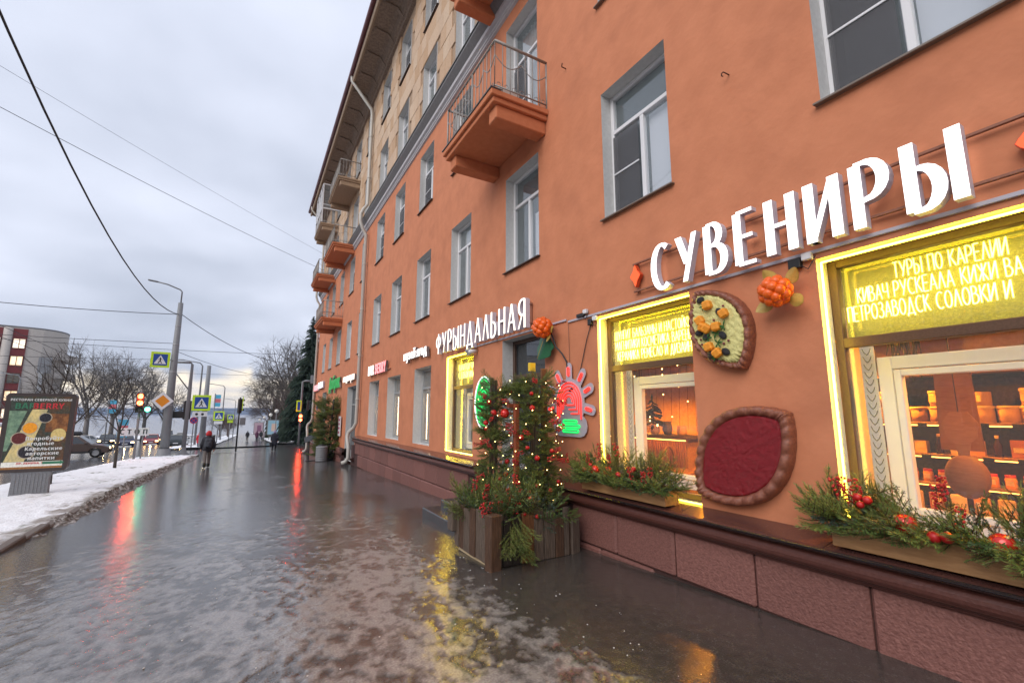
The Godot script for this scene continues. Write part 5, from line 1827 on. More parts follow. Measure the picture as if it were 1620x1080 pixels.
	for k in 3:
		var b := facade_thing("power_supply", lab[k], "power supply", [2.05, 4.78, 4.98][k], [2.9, 2.87, 3.0][k], 0.0, "power supplies for the neon")
		part(b, "case", box_mesh([Vector3(0.1, 0.09, 0.05), Vector3(0.07, 0.09, 0.05), Vector3(0.16, 0.05, 0.05)][k], 0.006), M.black, Vector3(0, 0, 0.03))
		part(b, "plug", box_mesh(Vector3(0.08, 0.06, 0.045), 0.006), M.pvc, Vector3(0.1, 0.035, 0.03))
		part(b, "lead", tube_mesh([Vector3(0.05, -0.03, 0.03), Vector3(0.1, -0.07, 0.03), Vector3(0.14, -0.02, 0.03), Vector3(0.16, 0.03, 0.02)], 0.005, 5), M.cable)
	var fl := facade_thing("flood_lamp", "small grey floodlight and camera below the cafe letters", "floodlight", 8.55, 2.9)
	part(fl, "bracket", tube_mesh([Vector3(0, 0.1, 0), Vector3(0, 0.08, 0.12)], 0.012, 6), M.alu)
	part(fl, "housing", box_mesh(Vector3(0.16, 0.13, 0.06), 0.012), M.alu, Vector3(0, -0.02, 0.15), Vector3(0.4, 0, 0))
	part(fl, "camera_body", tube_mesh([Vector3(0.12, 0.0, 0.02), Vector3(0.16, -0.03, 0.2)], 0.04, 10), M.pvc)

# ---------- fir, berries and baubles ----------
# kind: 0 fir (flat sprays), 1 blue spruce (bottle-brush), 2 pine/thuja (long soft drooping)
func sprig_mesh(kind: int, variant: int, needle_mat: Material) -> ArrayMesh:
	var r := RandomNumberGenerator.new()
	r.seed = 100 * kind + variant
	var st := sh()
	var nd := sh()
	var L: float = [0.3, 0.22, 0.34][kind]
	var droop: float = [0.08, 0.02, 0.14][kind]
	var main := []
	for i in 8:
		var t := i / 7.0
		main.append(Vector3(0.015 * sin(t * 4.0 + variant), L * t, droop * t * t))
	var twigs := [main]
	var count: int = [10, 4, 9][kind]
	for k in count:
		var t := 0.12 + 0.8 * k / count
		var base: Vector3 = main[0].lerp(main[7], t)
		base.z = droop * t * t
		var side := 1.0 if k % 2 else -1.0
		var l: float = L * (1.0 - t * 0.75) * [0.55, 0.5, 0.6][kind] * r.randf_range(0.8, 1.15)
		var ang: float = deg_to_rad([52, 38, 35][kind] + r.randf_range(-8, 8))
		var d := Vector3(side * sin(ang), cos(ang), r.randf_range(-0.25, 0.3))
		var tw := []
		for i in 5:
			var f := i / 4.0
			tw.append(base + d * l * f + Vector3(0, 0, [0.15, 0.0, 0.35][kind] * l * f * f))
		twigs.append(tw)
	for tw in twigs:
		st.tube(tw, [0.0035, 0.003, 0.003, 0.0025, 0.002, 0.002, 0.0015, 0.001].slice(0, tw.size()), 3, false)
		var total := 0.0
		for i in tw.size() - 1:
			total += tw[i].distance_to(tw[i + 1])
		var n := int(total / [0.0034, 0.0026, 0.0036][kind])
		for k in n:
			var f: float = (k + r.randf()) / n * (tw.size() - 1)
			var i := mini(int(f), tw.size() - 2)
			var p: Vector3 = tw[i].lerp(tw[i + 1], f - i)
			var dir: Vector3 = (tw[i + 1] - tw[i]).normalized()
			var sv := dir.cross(Vector3(0, 0, 1)).normalized()
			var uv := sv.cross(dir)
			var a := r.randf_range(0, TAU)
			if kind == 0:
				a = (0.0 if r.randf() < 0.5 else PI) + r.randf_range(-0.6, 0.6)
			var out := (sv * cos(a) + uv * sin(a))
			var lean: float = [0.55, 0.75, 1.6][kind]
			var nl: float = [0.02, 0.017, 0.042][kind] * r.randf_range(0.75, 1.2)
			var e := p + (out + dir * lean).normalized() * nl
			var w: float = [0.0028, 0.003, 0.0019][kind]
			var cw := dir.cross(out).normalized() * w
			var midp := p.lerp(e, 0.5)
			nd.tri(p, midp + cw, e)
			nd.tri(p, e, midp - cw)
	var am := st.mesh(true, null, M.stem)
	return nd.mesh(false, am, needle_mat)

func berry_sprig_mesh(v: int) -> ArrayMesh:
	var r := RandomNumberGenerator.new()
	r.seed = 900 + v
	var st := sh()
	var b := sh()
	st.tube([Vector3.ZERO, Vector3(0.004, 0.1, 0.01), Vector3(0, 0.2, 0.0)], 0.002, 3)
	for k in 26:
		var t := r.randf_range(0.35, 1.0)
		var a := r.randf_range(0, TAU)
		var p := Vector3(cos(a) * 0.022, 0.2 * t, sin(a) * 0.022)
		st.tube([Vector3(0, p.y - 0.02, 0), p], 0.0009, 3, false)
		b.ball(p, r.randf_range(0.0065, 0.009), 7, 5)
	var am := st.mesh(true, null, M.stem)
	return b.mesh(true, am, M.berry)

func bauble_mesh(ridged: bool) -> ArrayMesh:
	var s := sh()
	var n := 24
	for i in 16:
		for j in n:
			var q := []
			for c in [[0, 0], [1, 0], [1, 1], [0, 1]]:
				var a: float = PI * (i + c[0]) / 16.0
				var b: float = TAU * (j + c[1]) / n
				var rr: float = 1.0 + (0.035 * cos(b * 8.0) * sin(a) if ridged else 0.0)
				q.append(Vector3(sin(a) * cos(b) * rr, cos(a), sin(a) * sin(b) * rr))
			s.quad(q[0], q[1], q[2], q[3])
	var am := s.mesh(true, null, M.bauble if ridged else M.bauble_matte)
	var c := sh()
	c.lathe([[0.0, 1.14], [0.16, 1.14], [0.18, 0.97]], 10)
	return c.mesh(true, am, M.gold)

var sprigs := []
var berries := []
var baubles := []

func toward(dir: Vector3, spin: float) -> Basis:
	var y := dir.normalized()
	var x := y.cross(Vector3.UP if absf(y.y) < 0.95 else Vector3.RIGHT).normalized()
	var z := x.cross(y)
	return Basis(x, y, z) * Basis(Vector3.UP, spin)

func sprig(parent: Node3D, kind: int, at: Vector3, dir: Vector3, size: float, spin := 0.0):
	var list: Array = sprigs[kind]
	var o := part(parent, ["fir_branch", "blue_spruce_branch", "pine_branch"][kind], list[rng.randi() % list.size()], null, at)
	o.basis = toward(dir, spin).scaled_local(Vector3.ONE * size)

func berry_spray(parent: Node3D, at: Vector3, dir: Vector3, size: float):
	var o := part(parent, "berry_spray", berries[rng.randi() % berries.size()], null, at)
	o.basis = toward(dir, rf(0, TAU)).scaled_local(Vector3.ONE * size)

func bauble(parent: Node3D, at: Vector3, r: float, ridged := false):
	var o := part(parent, "bauble", baubles[1 if ridged else 0], null, at)
	o.basis = Basis(Vector3(rf(-1, 1), rf(-0.2, 0.2), rf(-1, 1)).normalized(), rf(0, 1.2)).scaled_local(Vector3.ONE * r)

func window_box(label: String, u0: float, u1: float, v: float, out: float, seed_: int, n: int) -> Node3D:
	rng.seed = seed_
	var L := u1 - u0
	var o := thing("window_box", label, "window box", Vector3(WALL_X - out, v, -(u0 + u1) / 2), -PI / 2, "fir window boxes")
	var h := 0.17
	part(o, "front_board", box_mesh(Vector3(L, h, 0.022), 0.004), M.box_wood, Vector3(0, h / 2, 0.11))
	part(o, "rear_board", box_mesh(Vector3(L, h, 0.022), 0.004), M.box_wood, Vector3(0, h / 2, -0.08))
	for x in [-L / 2 + 0.012, L / 2 - 0.012]:
		part(o, "end_board", box_mesh(Vector3(0.022, h - 0.004, 0.166), 0.004), M.box_wood, Vector3(x, h / 2, 0.015))
	part(o, "soil", box_mesh(Vector3(L - 0.05, 0.1, 0.16)), M.black, Vector3(0, 0.06, 0.015))
	for k in n:
		var x := rf(-L / 2 - 0.02, L / 2 + 0.02)
		var zone := rng.randf()
		var dir: Vector3
		var kind := 0
		var at := Vector3(x, h - 0.02 + rf(0, 0.07), rf(-0.05, 0.1))
		if zone < 0.42:      # hanging out over the front
			dir = Vector3(rf(-0.7, 0.7), rf(-0.55, 0.2), 1.0)
			kind = [0, 0, 2, 2, 1][rng.randi() % 5]
			at.z = 0.09
		elif zone < 0.8:     # standing, leaning out
			dir = Vector3(rf(-0.8, 0.8), rf(0.45, 1.1), rf(0.0, 0.6))
			kind = [0, 1, 1, 2][rng.randi() % 4]
		else:
			dir = Vector3(signf(x) * rf(0.3, 1.0), rf(0.1, 0.5), rf(0.1, 0.7))
			kind = [0, 2][rng.randi() % 2]
		sprig(o, kind, at, dir, rf(0.65, 1.05), rf(-0.6, 0.6))
	for x in [-L / 2, L / 2]:
		for k in 5:
			sprig(o, [0, 2][k % 2], Vector3(x * 0.96, h, 0.05), Vector3(signf(x) * rf(0.6, 1.2), rf(-0.1, 0.6), rf(0.0, 0.5)), rf(0.8, 1.1), rf(-0.5, 0.5))
	return o

func make_greenery():
	M.box_wood = rough_mat(lin(0.3, 0.15, 0.06), lin(0.45, 0.25, 0.11), 0.55, 0.6, 0.15, 0.012, 130)
	M.box_wood.uv1_scale = Vector3(4, 4, 0.7)
	for k in 3:
		var list := []
		var mats: Array = [M.fir, M.blue_fir, M.pine][k]
		for v in 4:
			list.append(sprig_mesh(k, v, mats[v % mats.size()]))
		sprigs.append(list)
	for v in 3:
		berries.append(berry_sprig_mesh(v))
	baubles = [bauble_mesh(false), bauble_mesh(true)]
	# the two boxes on the ledge
	var b1 := window_box("long wooden window box of fir and red baubles under the big window", -0.3, 1.86, 0.7, 0.15, 31, 200)
	for p in [[-0.94, 0.36, 0.1, 1.25], [-0.9, 0.33, 0.12, 1.0], [-0.86, 0.38, 0.06, 1.1], [-0.98, 0.4, 0.08, 1.0], [-0.44, 0.38, 0.06, 1.2], [-0.43, 0.48, 0.05, 1.0], [-0.38, 0.3, 0.12, 1.0], [0.0, 0.3, 0.12, 1.0], [0.1, 0.34, 0.08, 1.1], [0.3, 0.36, 0.1, 1.0], [0.55, 0.3, 0.1, 1.2]]:
		berry_spray(b1, Vector3(p[0], p[1] - 0.11, p[2] + 0.04), Vector3(rf(-0.25, 0.25), 1, rf(0, 0.3)), p[3])
	for p in [[-0.86, 0.36, 0.13, 0.027], [-0.8, 0.35, 0.14, 0.028], [-0.84, 0.315, 0.15, 0.024], [-0.6, 0.24, 0.16, 0.06], [-0.45, 0.2, 0.2, 0.034], [-0.39, 0.21, 0.2, 0.033], [-0.17, 0.22, 0.17, 0.058], [0.05, 0.3, 0.14, 0.028], [0.2, 0.26, 0.18, 0.03], [0.42, 0.24, 0.17, 0.05], [0.7, 0.25, 0.16, 0.035]]:
		bauble(b1, Vector3(p[0], p[1] + 0.01, p[2] + 0.05), p[3], p[3] > 0.045)
	var b2 := window_box("short wooden window box of fir and red baubles under the middle window", 3.4, 4.74, 0.7, 0.15, 33, 160)
	for p in [[-0.5, 0.34, 0.1, 1.0], [-0.28, 0.44, 0.05, 1.2], [-0.3, 0.36, 0.08, 1.0], [0.0, 0.46, 0.05, 1.2], [-0.12, 0.36, 0.1, 1.0], [0.3, 0.27, 0.15, 1.0], [0.38, 0.22, 0.17, 1.1], [0.5, 0.22, 0.17, 1.1], [0.55, 0.28, 0.12, 1.0]]:
		berry_spray(b2, Vector3(p[0], p[1] - 0.1, p[2] + 0.05), Vector3(rf(-0.3, 0.3), 1, rf(0, 0.3)), p[3])
	for p in [[-0.5, 0.24, 0.16, 0.024], [-0.46, 0.235, 0.17, 0.024], [-0.38, 0.3, 0.14, 0.022], [-0.26, 0.25, 0.17, 0.05], [-0.04, 0.26, 0.17, 0.05], [0.14, 0.24, 0.18, 0.032], [0.32, 0.32, 0.12, 0.024]]:
		bauble(b2, Vector3(p[0], p[1] + 0.02, p[2] + 0.07), p[3] * 1.1, p[3] > 0.045)
	make_entrance()
	make_far_garland()

func make_entrance():
	rng.seed = 77
	# granite steps up to the cafe door
	var g0 := ground(3.2, 7)
	var st := thing("entrance_steps", "dark granite steps leading up to the cafe door", "steps", Vector3(3.3, g0, -7.0))
	for k in 3:
		var s := sh()
		s.bbox(Vector3(-0.5 + 0.3 * k, -0.15, -1.1 + 0.12 * k), Vector3(0.68, 0.13 * (k + 1), 1.06), 0.012)
		part(st, "step", s.mesh(), M.granite)
	# planter of weathered boards
	var c := Vector3(2.99, ground(3.0, 5.2), -5.26)
	var pl_ := thing("wooden_planter", "big planter of weathered wet boards full of fir and berries", "planter", c)
	# local x across the pavement (+ to wall), z towards viewer
	var hx := 0.54
	var hz := 0.49
	var shared := []
	var widths := [0.15, 0.12, 0.13, 0.17, 0.14, 0.16, 0.13]
	var x := -hx
	var k := 0
	while x < hx - 0.02:
		var w: float = minf(widths[k % 7], hx - x)
		var h: float = [0.56, 0.5, 0.52, 0.55, 0.58, 0.53, 0.44][k % 7]
		var b := sh()
		b.bbox(Vector3(-w / 2 + 0.003, 0.0, -0.02), Vector3(w / 2 - 0.003, h, 0.02), 0.006)
		part(pl_, "board", b.mesh(), M.planks[[1, 2, 2, 3, 1, 1, 0][k % 7]], Vector3(x + w / 2, 0.02, hz + rf(-0.01, 0.01)), Vector3(0, 0, rf(-0.012, 0.012)))
		x += w
		k += 1
	var z := -hz
	while z < hz - 0.02:
		var w: float = minf(widths[k % 7] * 1.1, hz - z)
		var h: float = [0.55, 0.52, 0.5, 0.54][k % 4]
		var b := sh()
		b.bbox(Vector3(-0.02, 0.0, -w / 2 + 0.003), Vector3(0.02, h, w / 2 - 0.003), 0.006)
		part(pl_, "board", b.mesh(), M.planks[[1, 0, 1, 1, 0][k % 5]], Vector3(-hx + rf(-0.01, 0.01), 0.05, z + w / 2), Vector3(rf(-0.012, 0.012), 0, 0))
		part(pl_, "board", b.mesh(), M.planks[[1, 0, 1, 1, 0][k % 5]], Vector3(hx + 0.04, 0.02, z + w / 2))
		z += w
		k += 1
	part(pl_, "corner_post", box_mesh(Vector3(0.15, 0.6, 0.13), 0.012), M.planks[0], Vector3(-hx + 0.02, 0.3, hz + 0.03), Vector3(0, 0.1, 0))
	part(pl_, "corner_post", box_mesh(Vector3(0.15, 0.42, 0.12), 0.012), M.planks[1], Vector3(hx + 0.1, 0.21, hz - 0.05), Vector3(0, 0.2, 0))
	part(pl_, "corner_post", box_mesh(Vector3(0.1, 0.34, 0.16), 0.012), M.planks[1], Vector3(-hx - 0.04, 0.4, -hz + 0.0))
	part(pl_, "skid", box_mesh(Vector3(1.08, 0.05, 0.05), 0.006), M.pale_lid, Vector3(0, 0.0, hz - 0.05))
	part(pl_, "skid", box_mesh(Vector3(0.05, 0.05, 0.95), 0.006), M.pale_lid, Vector3(-hx + 0.06, 0.012, 0))
	part(pl_, "soil", box_mesh(Vector3(1.02, 0.3, 0.94)), M.black, Vector3(0, 0.28, 0))
	for j in 3:
		part(pl_, "loose_board", box_mesh(Vector3(0.3, 0.035, 0.12), 0.006), M.planks[[2, 0, 2][j]], Vector3(hx - 0.02, 0.52 + 0.045 * j, hz - 0.14 - 0.04 * j), Vector3(0, 0.35 + 0.1 * j, 0.08))
	for j in 200:
		var a := rf(0, TAU)
		var rr := sqrt(rng.randf())
		var px := rr * cos(a) * hx * 0.95
		var pz := rr * sin(a) * hz * 0.95
		var outw := Vector3(px / hx, 0, pz / hz)
		var dir := Vector3(outw.x * rf(0.4, 1.2), rf(0.25, 1.0), outw.z * rf(0.4, 1.2))
		if rr > 0.85 and rng.randf() < 0.35:
			dir.y = rf(-0.5, 0.2)
		sprig(pl_, [0, 1, 1, 2, 0][rng.randi() % 5], Vector3(px, 0.46 + rf(0, 0.08), pz), dir, rf(0.9, 1.4), rf(-0.8, 0.8))
	# a long pine branch hangs over the front boards
	for j in 9:
		sprig(pl_, 2, Vector3(-0.24 + rf(-0.07, 0.07), 0.56 - 0.03 * j, hz + 0.05), Vector3(rf(-0.4, 0.4), -0.9, 0.35), 0.95, rf(-0.5, 0.5))
	for p in [[-0.5, 0.6, 0.3], [-0.55, 0.58, 0.42], [-0.4, 0.68, 0.1], [-0.3, 0.7, -0.1], [-0.32, 0.62, 0.32], [-0.24, 0.64, 0.36], [-0.12, 0.72, 0.24], [0.02, 0.82, 0.14], [0.06, 0.78, 0.2], [-0.44, 0.72, -0.2], [-0.2, 0.58, 0.42], [0.1, 0.66, 0.3]]:
		berry_spray(pl_, Vector3(p[0], p[1] - 0.1, p[2]), Vector3(rf(-0.5, 0.3), 1, rf(0, 0.5)), rf(1.1, 1.4))
	for p in [[0.05, 0.68, 0.42, 0.055], [-0.1, 0.56, 0.5, 0.026], [0.05, 0.52, 0.54, 0.024], [-0.3, 0.72, 0.15, 0.03], [-0.52, 0.56, 0.46, 0.03], [-0.34, 0.72, 0.2, 0.025]]:
		bauble(pl_, Vector3(p[0], p[1], p[2]), p[3], p[3] > 0.045)
	# arch of posts wrapped in fir: a slim left leg and a broad right leg
	var arch := thing("fir_arch", "tall wooden arch wrapped in fir, berries and fairy lights at the cafe door", "festive arch", Vector3(2.99, c.y, -5.3))
	var legs := [[Vector3(-0.0, 0, -0.42), 0.13, 2.14, 290], [Vector3(0.4, 0, 0.02), 0.2, 2.22, 380]]
	for L in legs:
		var b: Vector3 = L[0]
		for j in 2:
			part(arch, "post_board", box_mesh(Vector3(0.06, L[2] + [0.04, -0.02, 0.08][j], 0.025), 0.005), M.planks[[1, 1, 0][j]], b + Vector3(-0.02 + 0.07 * j, L[2] / 2 + 0.06, -0.06), Vector3(0, rf(-0.2, 0.2), rf(-0.01, 0.01)))
		for j in L[3]:
			var y: float = lerpf(0.55, L[2] - 0.02, (j + rng.randf()) / L[3])
			var a := rf(0, TAU)
			var rad: float = L[1] * (1.0 + 0.25 * sin(y * 3.0))
			var at := b + Vector3(cos(a) * rad * 0.55, y, sin(a) * rad * 0.55)
			var dir := Vector3(cos(a), rf(-1.1, 0.7), sin(a))
			sprig(arch, [0, 2, 2, 2, 1][rng.randi() % 5], at, dir, rf(0.45, 0.75), rf(-0.8, 0.8))
		for j in 14:
			var y := rf(0.8, L[2] - 0.1)
			var a := rf(0.3, 3.4)
			berry_spray(arch, b + Vector3(cos(a) * L[1], y, sin(a) * L[1] + 0.04), Vector3(cos(a), rf(-0.3, 0.6), sin(a)), rf(0.9, 1.3))
		for j in 9:
			var y := rf(0.7, L[2] - 0.15)
			var a := rf(0.2, 3.6)
			bauble(arch, b + Vector3(cos(a) * L[1] * 1.4, y, sin(a) * L[1] * 1.4 + 0.03), rf(0.022, 0.042), false)
	bauble(arch, Vector3(0.02, 1.72, -0.16), 0.062, true)
	for j in 46:
		var f := rf(0.0, 1.0)
		sprig(arch, [0, 2, 2, 1][rng.randi() % 4], Vector3(0.0 + 0.4 * f + rf(-0.04, 0.04), 2.05 + rf(-0.06, 0.08), -0.42 + 0.44 * f + rf(-0.05, 0.05)), Vector3(rf(-0.7, 0.7), rf(-0.7, 0.6), rf(0.0, 1.0)), rf(0.5, 0.75), rf(-0.8, 0.8))
	part(arch, "red_post", box_mesh(Vector3(0.07, 1.72, 0.05), 0.006), M.red_wood, Vector3(0.12, 0.98, -0.02))
	part(arch, "red_crossbar", box_mesh(Vector3(0.36, 0.06, 0.05), 0.006), M.red_wood, Vector3(0.22, 1.82, -0.12))
	part(arch, "side_board", box_mesh(Vector3(0.1, 2.3, 0.03), 0.006), M.wood, Vector3(0.62, 1.2, -0.1))
	part(arch, "yellow_block", box_mesh(Vector3(0.1, 0.12, 0.05), 0.006), mat(lin(0.75, 0.5, 0.03), 0.5), Vector3(0.42, 2.36, -0.1))
	# fairy lights wound round both legs
	var fs := thing("fairy_lights", "string of warm fairy lights wound round the fir arch", "fairy lights", arch.position)
	var wire := []
	var bulb := sh()
	bulb.ball(Vector3.ZERO, 0.005, 7, 5)
	var bm := bulb.mesh(true)
	for L in legs:
		wire = []
		var n: int = 150
		for j in n:
			var f := j / float(n)
			var y: float = lerpf(0.6, L[2] + 0.02, f)
			var a := f * TAU * 9.0
			var rad: float = L[1] * 1.7 + rf(-0.02, 0.03)
			var p: Vector3 = L[0] + Vector3(cos(a) * rad, y, sin(a) * rad)
			wire.append(p)
			if sin(a) > -0.45 and j % (2 if L[1] > 0.15 else 3) == 0:
				part(fs, "bulb", bm, M.bulb, p + Vector3(cos(a), 0, sin(a)) * 0.012)
		part(fs, "wire", tube_mesh(wire, 0.0025, 4), M.wire_dark)
	var loose := []
	for j in 14:
		var f := j / 13.0
		loose.append(Vector3(0.55 + 0.22 * sin(f * 3.0), 1.85 - 0.75 * f, 0.05 + 0.08 * sin(f * 9.0)))
		if j % 2:
			part(fs, "bulb", bm, M.bulb, loose[-1] + Vector3(0, -0.015, 0.01))
	part(fs, "wire", tube_mesh(loose, 0.006, 5), M.wire_dark)
	# white cut-out decorations hung in the doorway behind
	var dc := thing("snowflake_panel", "pale panel with white snowflake cut-outs behind the arch", "panel", Vector3(3.25, c.y + 0.55, -5.62))
	part(dc, "panel", box_mesh(Vector3(0.5, 0.9, 0.02)), M.glass, Vector3(0, 0.6, 0))
	for j in 14:
		var s := sh()
		for q in 6:
			var a := q * PI / 3
			s.tube([Vector3.ZERO, Vector3(cos(a), sin(a), 0) * 0.05], 0.006, 4)
			s.tube([Vector3(cos(a), sin(a), 0) * 0.03, Vector3(cos(a + 0.4), sin(a + 0.4), 0) * 0.045], 0.004, 4)
		part(dc, "snowflake", s.mesh(true), M.snow_white, Vector3(rf(-0.22, 0.22), rf(0.2, 1.0), 0.015), Vector3(0, 0, rf(0, 1)))

func make_far_garland():
	rng.seed = 5
	var g := thing("fir_garland", "tall dark green fir garland column on the wall beyond the downpipe", "garland", Vector3(3.62, ground(3.6, 24.6), -24.9))
	part(g, "pot", box_mesh(Vector3(0.4, 0.35, 0.4), 0.02), M.black, Vector3(0, 0.17, 0))
	part(g, "post", tube_mesh([Vector3(0, 0.3, 0), Vector3(0.1, 3.0, 0.1)], 0.05, 6), M.bark)
	for j in 260:
		var y := rf(0.3, 3.0)
		var a := rf(0, TAU)
		sprig(g, [0, 0, 2][rng.randi() % 3], Vector3(cos(a) * 0.2, y, sin(a) * 0.25), Vector3(cos(a), rf(-0.7, 0.3), sin(a)), rf(1.5, 2.3), rf(-1, 1))
	# ribbed litter bin and the menu stand near it
	var bin := thing("litter_bin", "pale ribbed litter bin beside the fir garland", "litter bin", on_ground(3.2, 24.1))
	var s := sh()
	var prof := [[0.0, 0.0], [0.22, 0.0]]
	for k in 7:
		prof.append_array([[0.27, 0.03 + k * 0.1], [0.27, 0.09 + k * 0.1], [0.25, 0.11 + k * 0.1]])
	prof.append_array([[0.22, 0.74], [0.21, 0.66], [0.0, 0.62]])
	s.lathe(prof, 20)
	part(bin, "body", s.mesh(true), M.steel_pole)
	s = sh()
	s.ball(Vector3(0, 0.72, 0), Vector3(0.2, 0.1, 0.2), 10, 6)
	part(bin, "bin_bag", s.mesh(true), M.black)
	var ms := thing("menu_stand", "slanted black menu board on a thin post by the far shop", "menu stand", on_ground(2.74, 25.2))
	part(ms, "post", tube_mesh([Vector3(0, 0, 0), Vector3(0, 1.05, 0)], 0.025, 8), M.black)
	part(ms, "foot", box_mesh(Vector3(0.5, 0.04, 0.4), 0.01), M.black, Vector3(0.1, 0.02, 0))
	part(ms, "board", box_mesh(Vector3(0.6, 0.03, 0.5), 0.01), M.black, Vector3(0.05, 1.12, 0), Vector3(0.5, 0, 0.45))
	var dp := facade_thing("door_plate", "small blue number plate near the far corner", "plate", 33.6, 2.0)
	part(dp, "plate", box_mesh(Vector3(0.5, 0.32, 0.02), 0.004), mat(lin(0.03, 0.09, 0.3), 0.4), Vector3(0, 0, 0.015))
	var vs := facade_thing("vertical_sign", "white vertical sign panel with red lettering right of the fir garland", "sign", 23.9, 1.0, 0.05)
	part(vs, "panel", box_mesh(Vector3(0.5, 0.95, 0.05), 0.01), M.pvc, Vector3(0, 0, 0.03))
	for k in 4:
		part(vs, "print", box_mesh(Vector3(0.3, 0.1, 0.004)), mat(lin(0.4, 0.03, 0.1), 0.5), Vector3(0, 0.3 - 0.2 * k, 0.057))

# ---------- street furniture ----------
func poster_image() -> Image:
	var w := 300
	var h := 400
	var im := Image.create(w, h, false, Image.FORMAT_RGB8)
	for y in h:
		for x in w:
			var u := x / float(w)
			var v := y / float(h)
			var n := noise.get_noise_2d(u * 5.0, v * 6.0)
			var n2 := noise.get_noise_2d(u * 22.0 + 9.0, v * 22.0)
			var c := Color(0.17, 0.2, 0.17).lerp(Color(0.3, 0.2, 0.12), clampf(u * 1.2 - 0.35 + n, 0, 1))
			# the pale slate board the cups stand on, running up to the right
			var f := u - (0.18 + (0.92 - v) * 0.42)
			if absf(f) < 0.17 - 0.05 * (1.0 - v) and v > 0.18 and v < 0.9:
				c = Color(0.62, 0.58, 0.42).lerp(Color(0.75, 0.68, 0.45), 0.5 + n)
			if u < 0.3 and v > 0.2 and v < 0.75 and f < -0.2:
				c = Color(0.3, 0.4, 0.33).lerp(Color(0.42, 0.52, 0.42), 0.5 + n)
			if u > 0.62 and v > 0.24 and v < 0.5:
				c = Color(0.34, 0.2, 0.1).lerp(Color(0.5, 0.32, 0.16), clampf(0.5 + n * 1.5, 0, 1))
			if Vector2((u - 0.86) / 0.13, (v - 0.54) / 0.09).length() < 1.0:
				c = Color(0.72, 0.64, 0.4)
			for cup in [[0.6, 0.3, 0.1, Color(0.09, 0.09, 0.13)], [0.37, 0.44, 0.12, Color(0.8, 0.52, 0.1)], [0.22, 0.58, 0.12, Color(0.3, 0.1, 0.1)], [0.37, 0.77, 0.13, Color(0.1, 0.09, 0.12)]]:
				var d := Vector2((u - cup[0]) / cup[2], (v - cup[1]) / (cup[2] * 0.62)).length()
				if d < 1.0:
					c = cup[3]
				elif d < 1.15:
					c = Color(0.6, 0.56, 0.48)
			if v > 0.9 and v < 0.97:
				c = Color(0.78, 0.78, 0.74)
			elif v >= 0.97:
				c = Color(0.5, 0.34, 0.18)
			c = c.lightened(clampf(n2 * 0.12, -0.1, 0.1)) if n2 > 0 else c.darkened(-n2 * 0.15)
			im.set_pixel(x, y, Color(c.r * 1.25, c.g * 1.25, c.b * 1.25))
	return im

func quad_uv(w: float, h: float) -> ArrayMesh:
	var s := sh()
	var a := Vector3(-w / 2, -h / 2, 0)
	var b := Vector3(-w / 2, h / 2, 0)
	var c := Vector3(w / 2, h / 2, 0)
	var d := Vector3(w / 2, -h / 2, 0)
	s.quad(a, b, c, d)
	s.uv = PackedVector2Array([Vector2(0, 1), Vector2(0, 0), Vector2(1, 0), Vector2(0, 1), Vector2(1, 0), Vector2(1, 1)])
	return s.mesh()

func round_rect(w: float, h: float, r: float) -> PackedVector2Array:
	var p := PackedVector2Array()
	for k in 4:
		var c: Vector2 = Vector2([1, -1, -1, 1][k] * (w / 2 - r), [1, 1, -1, -1][k] * (h / 2 - r))
		for j in 5:
			var a := k * PI / 2 + j * PI / 8
			p.append(c + Vector2(cos(a), sin(a)) * r)
	return p

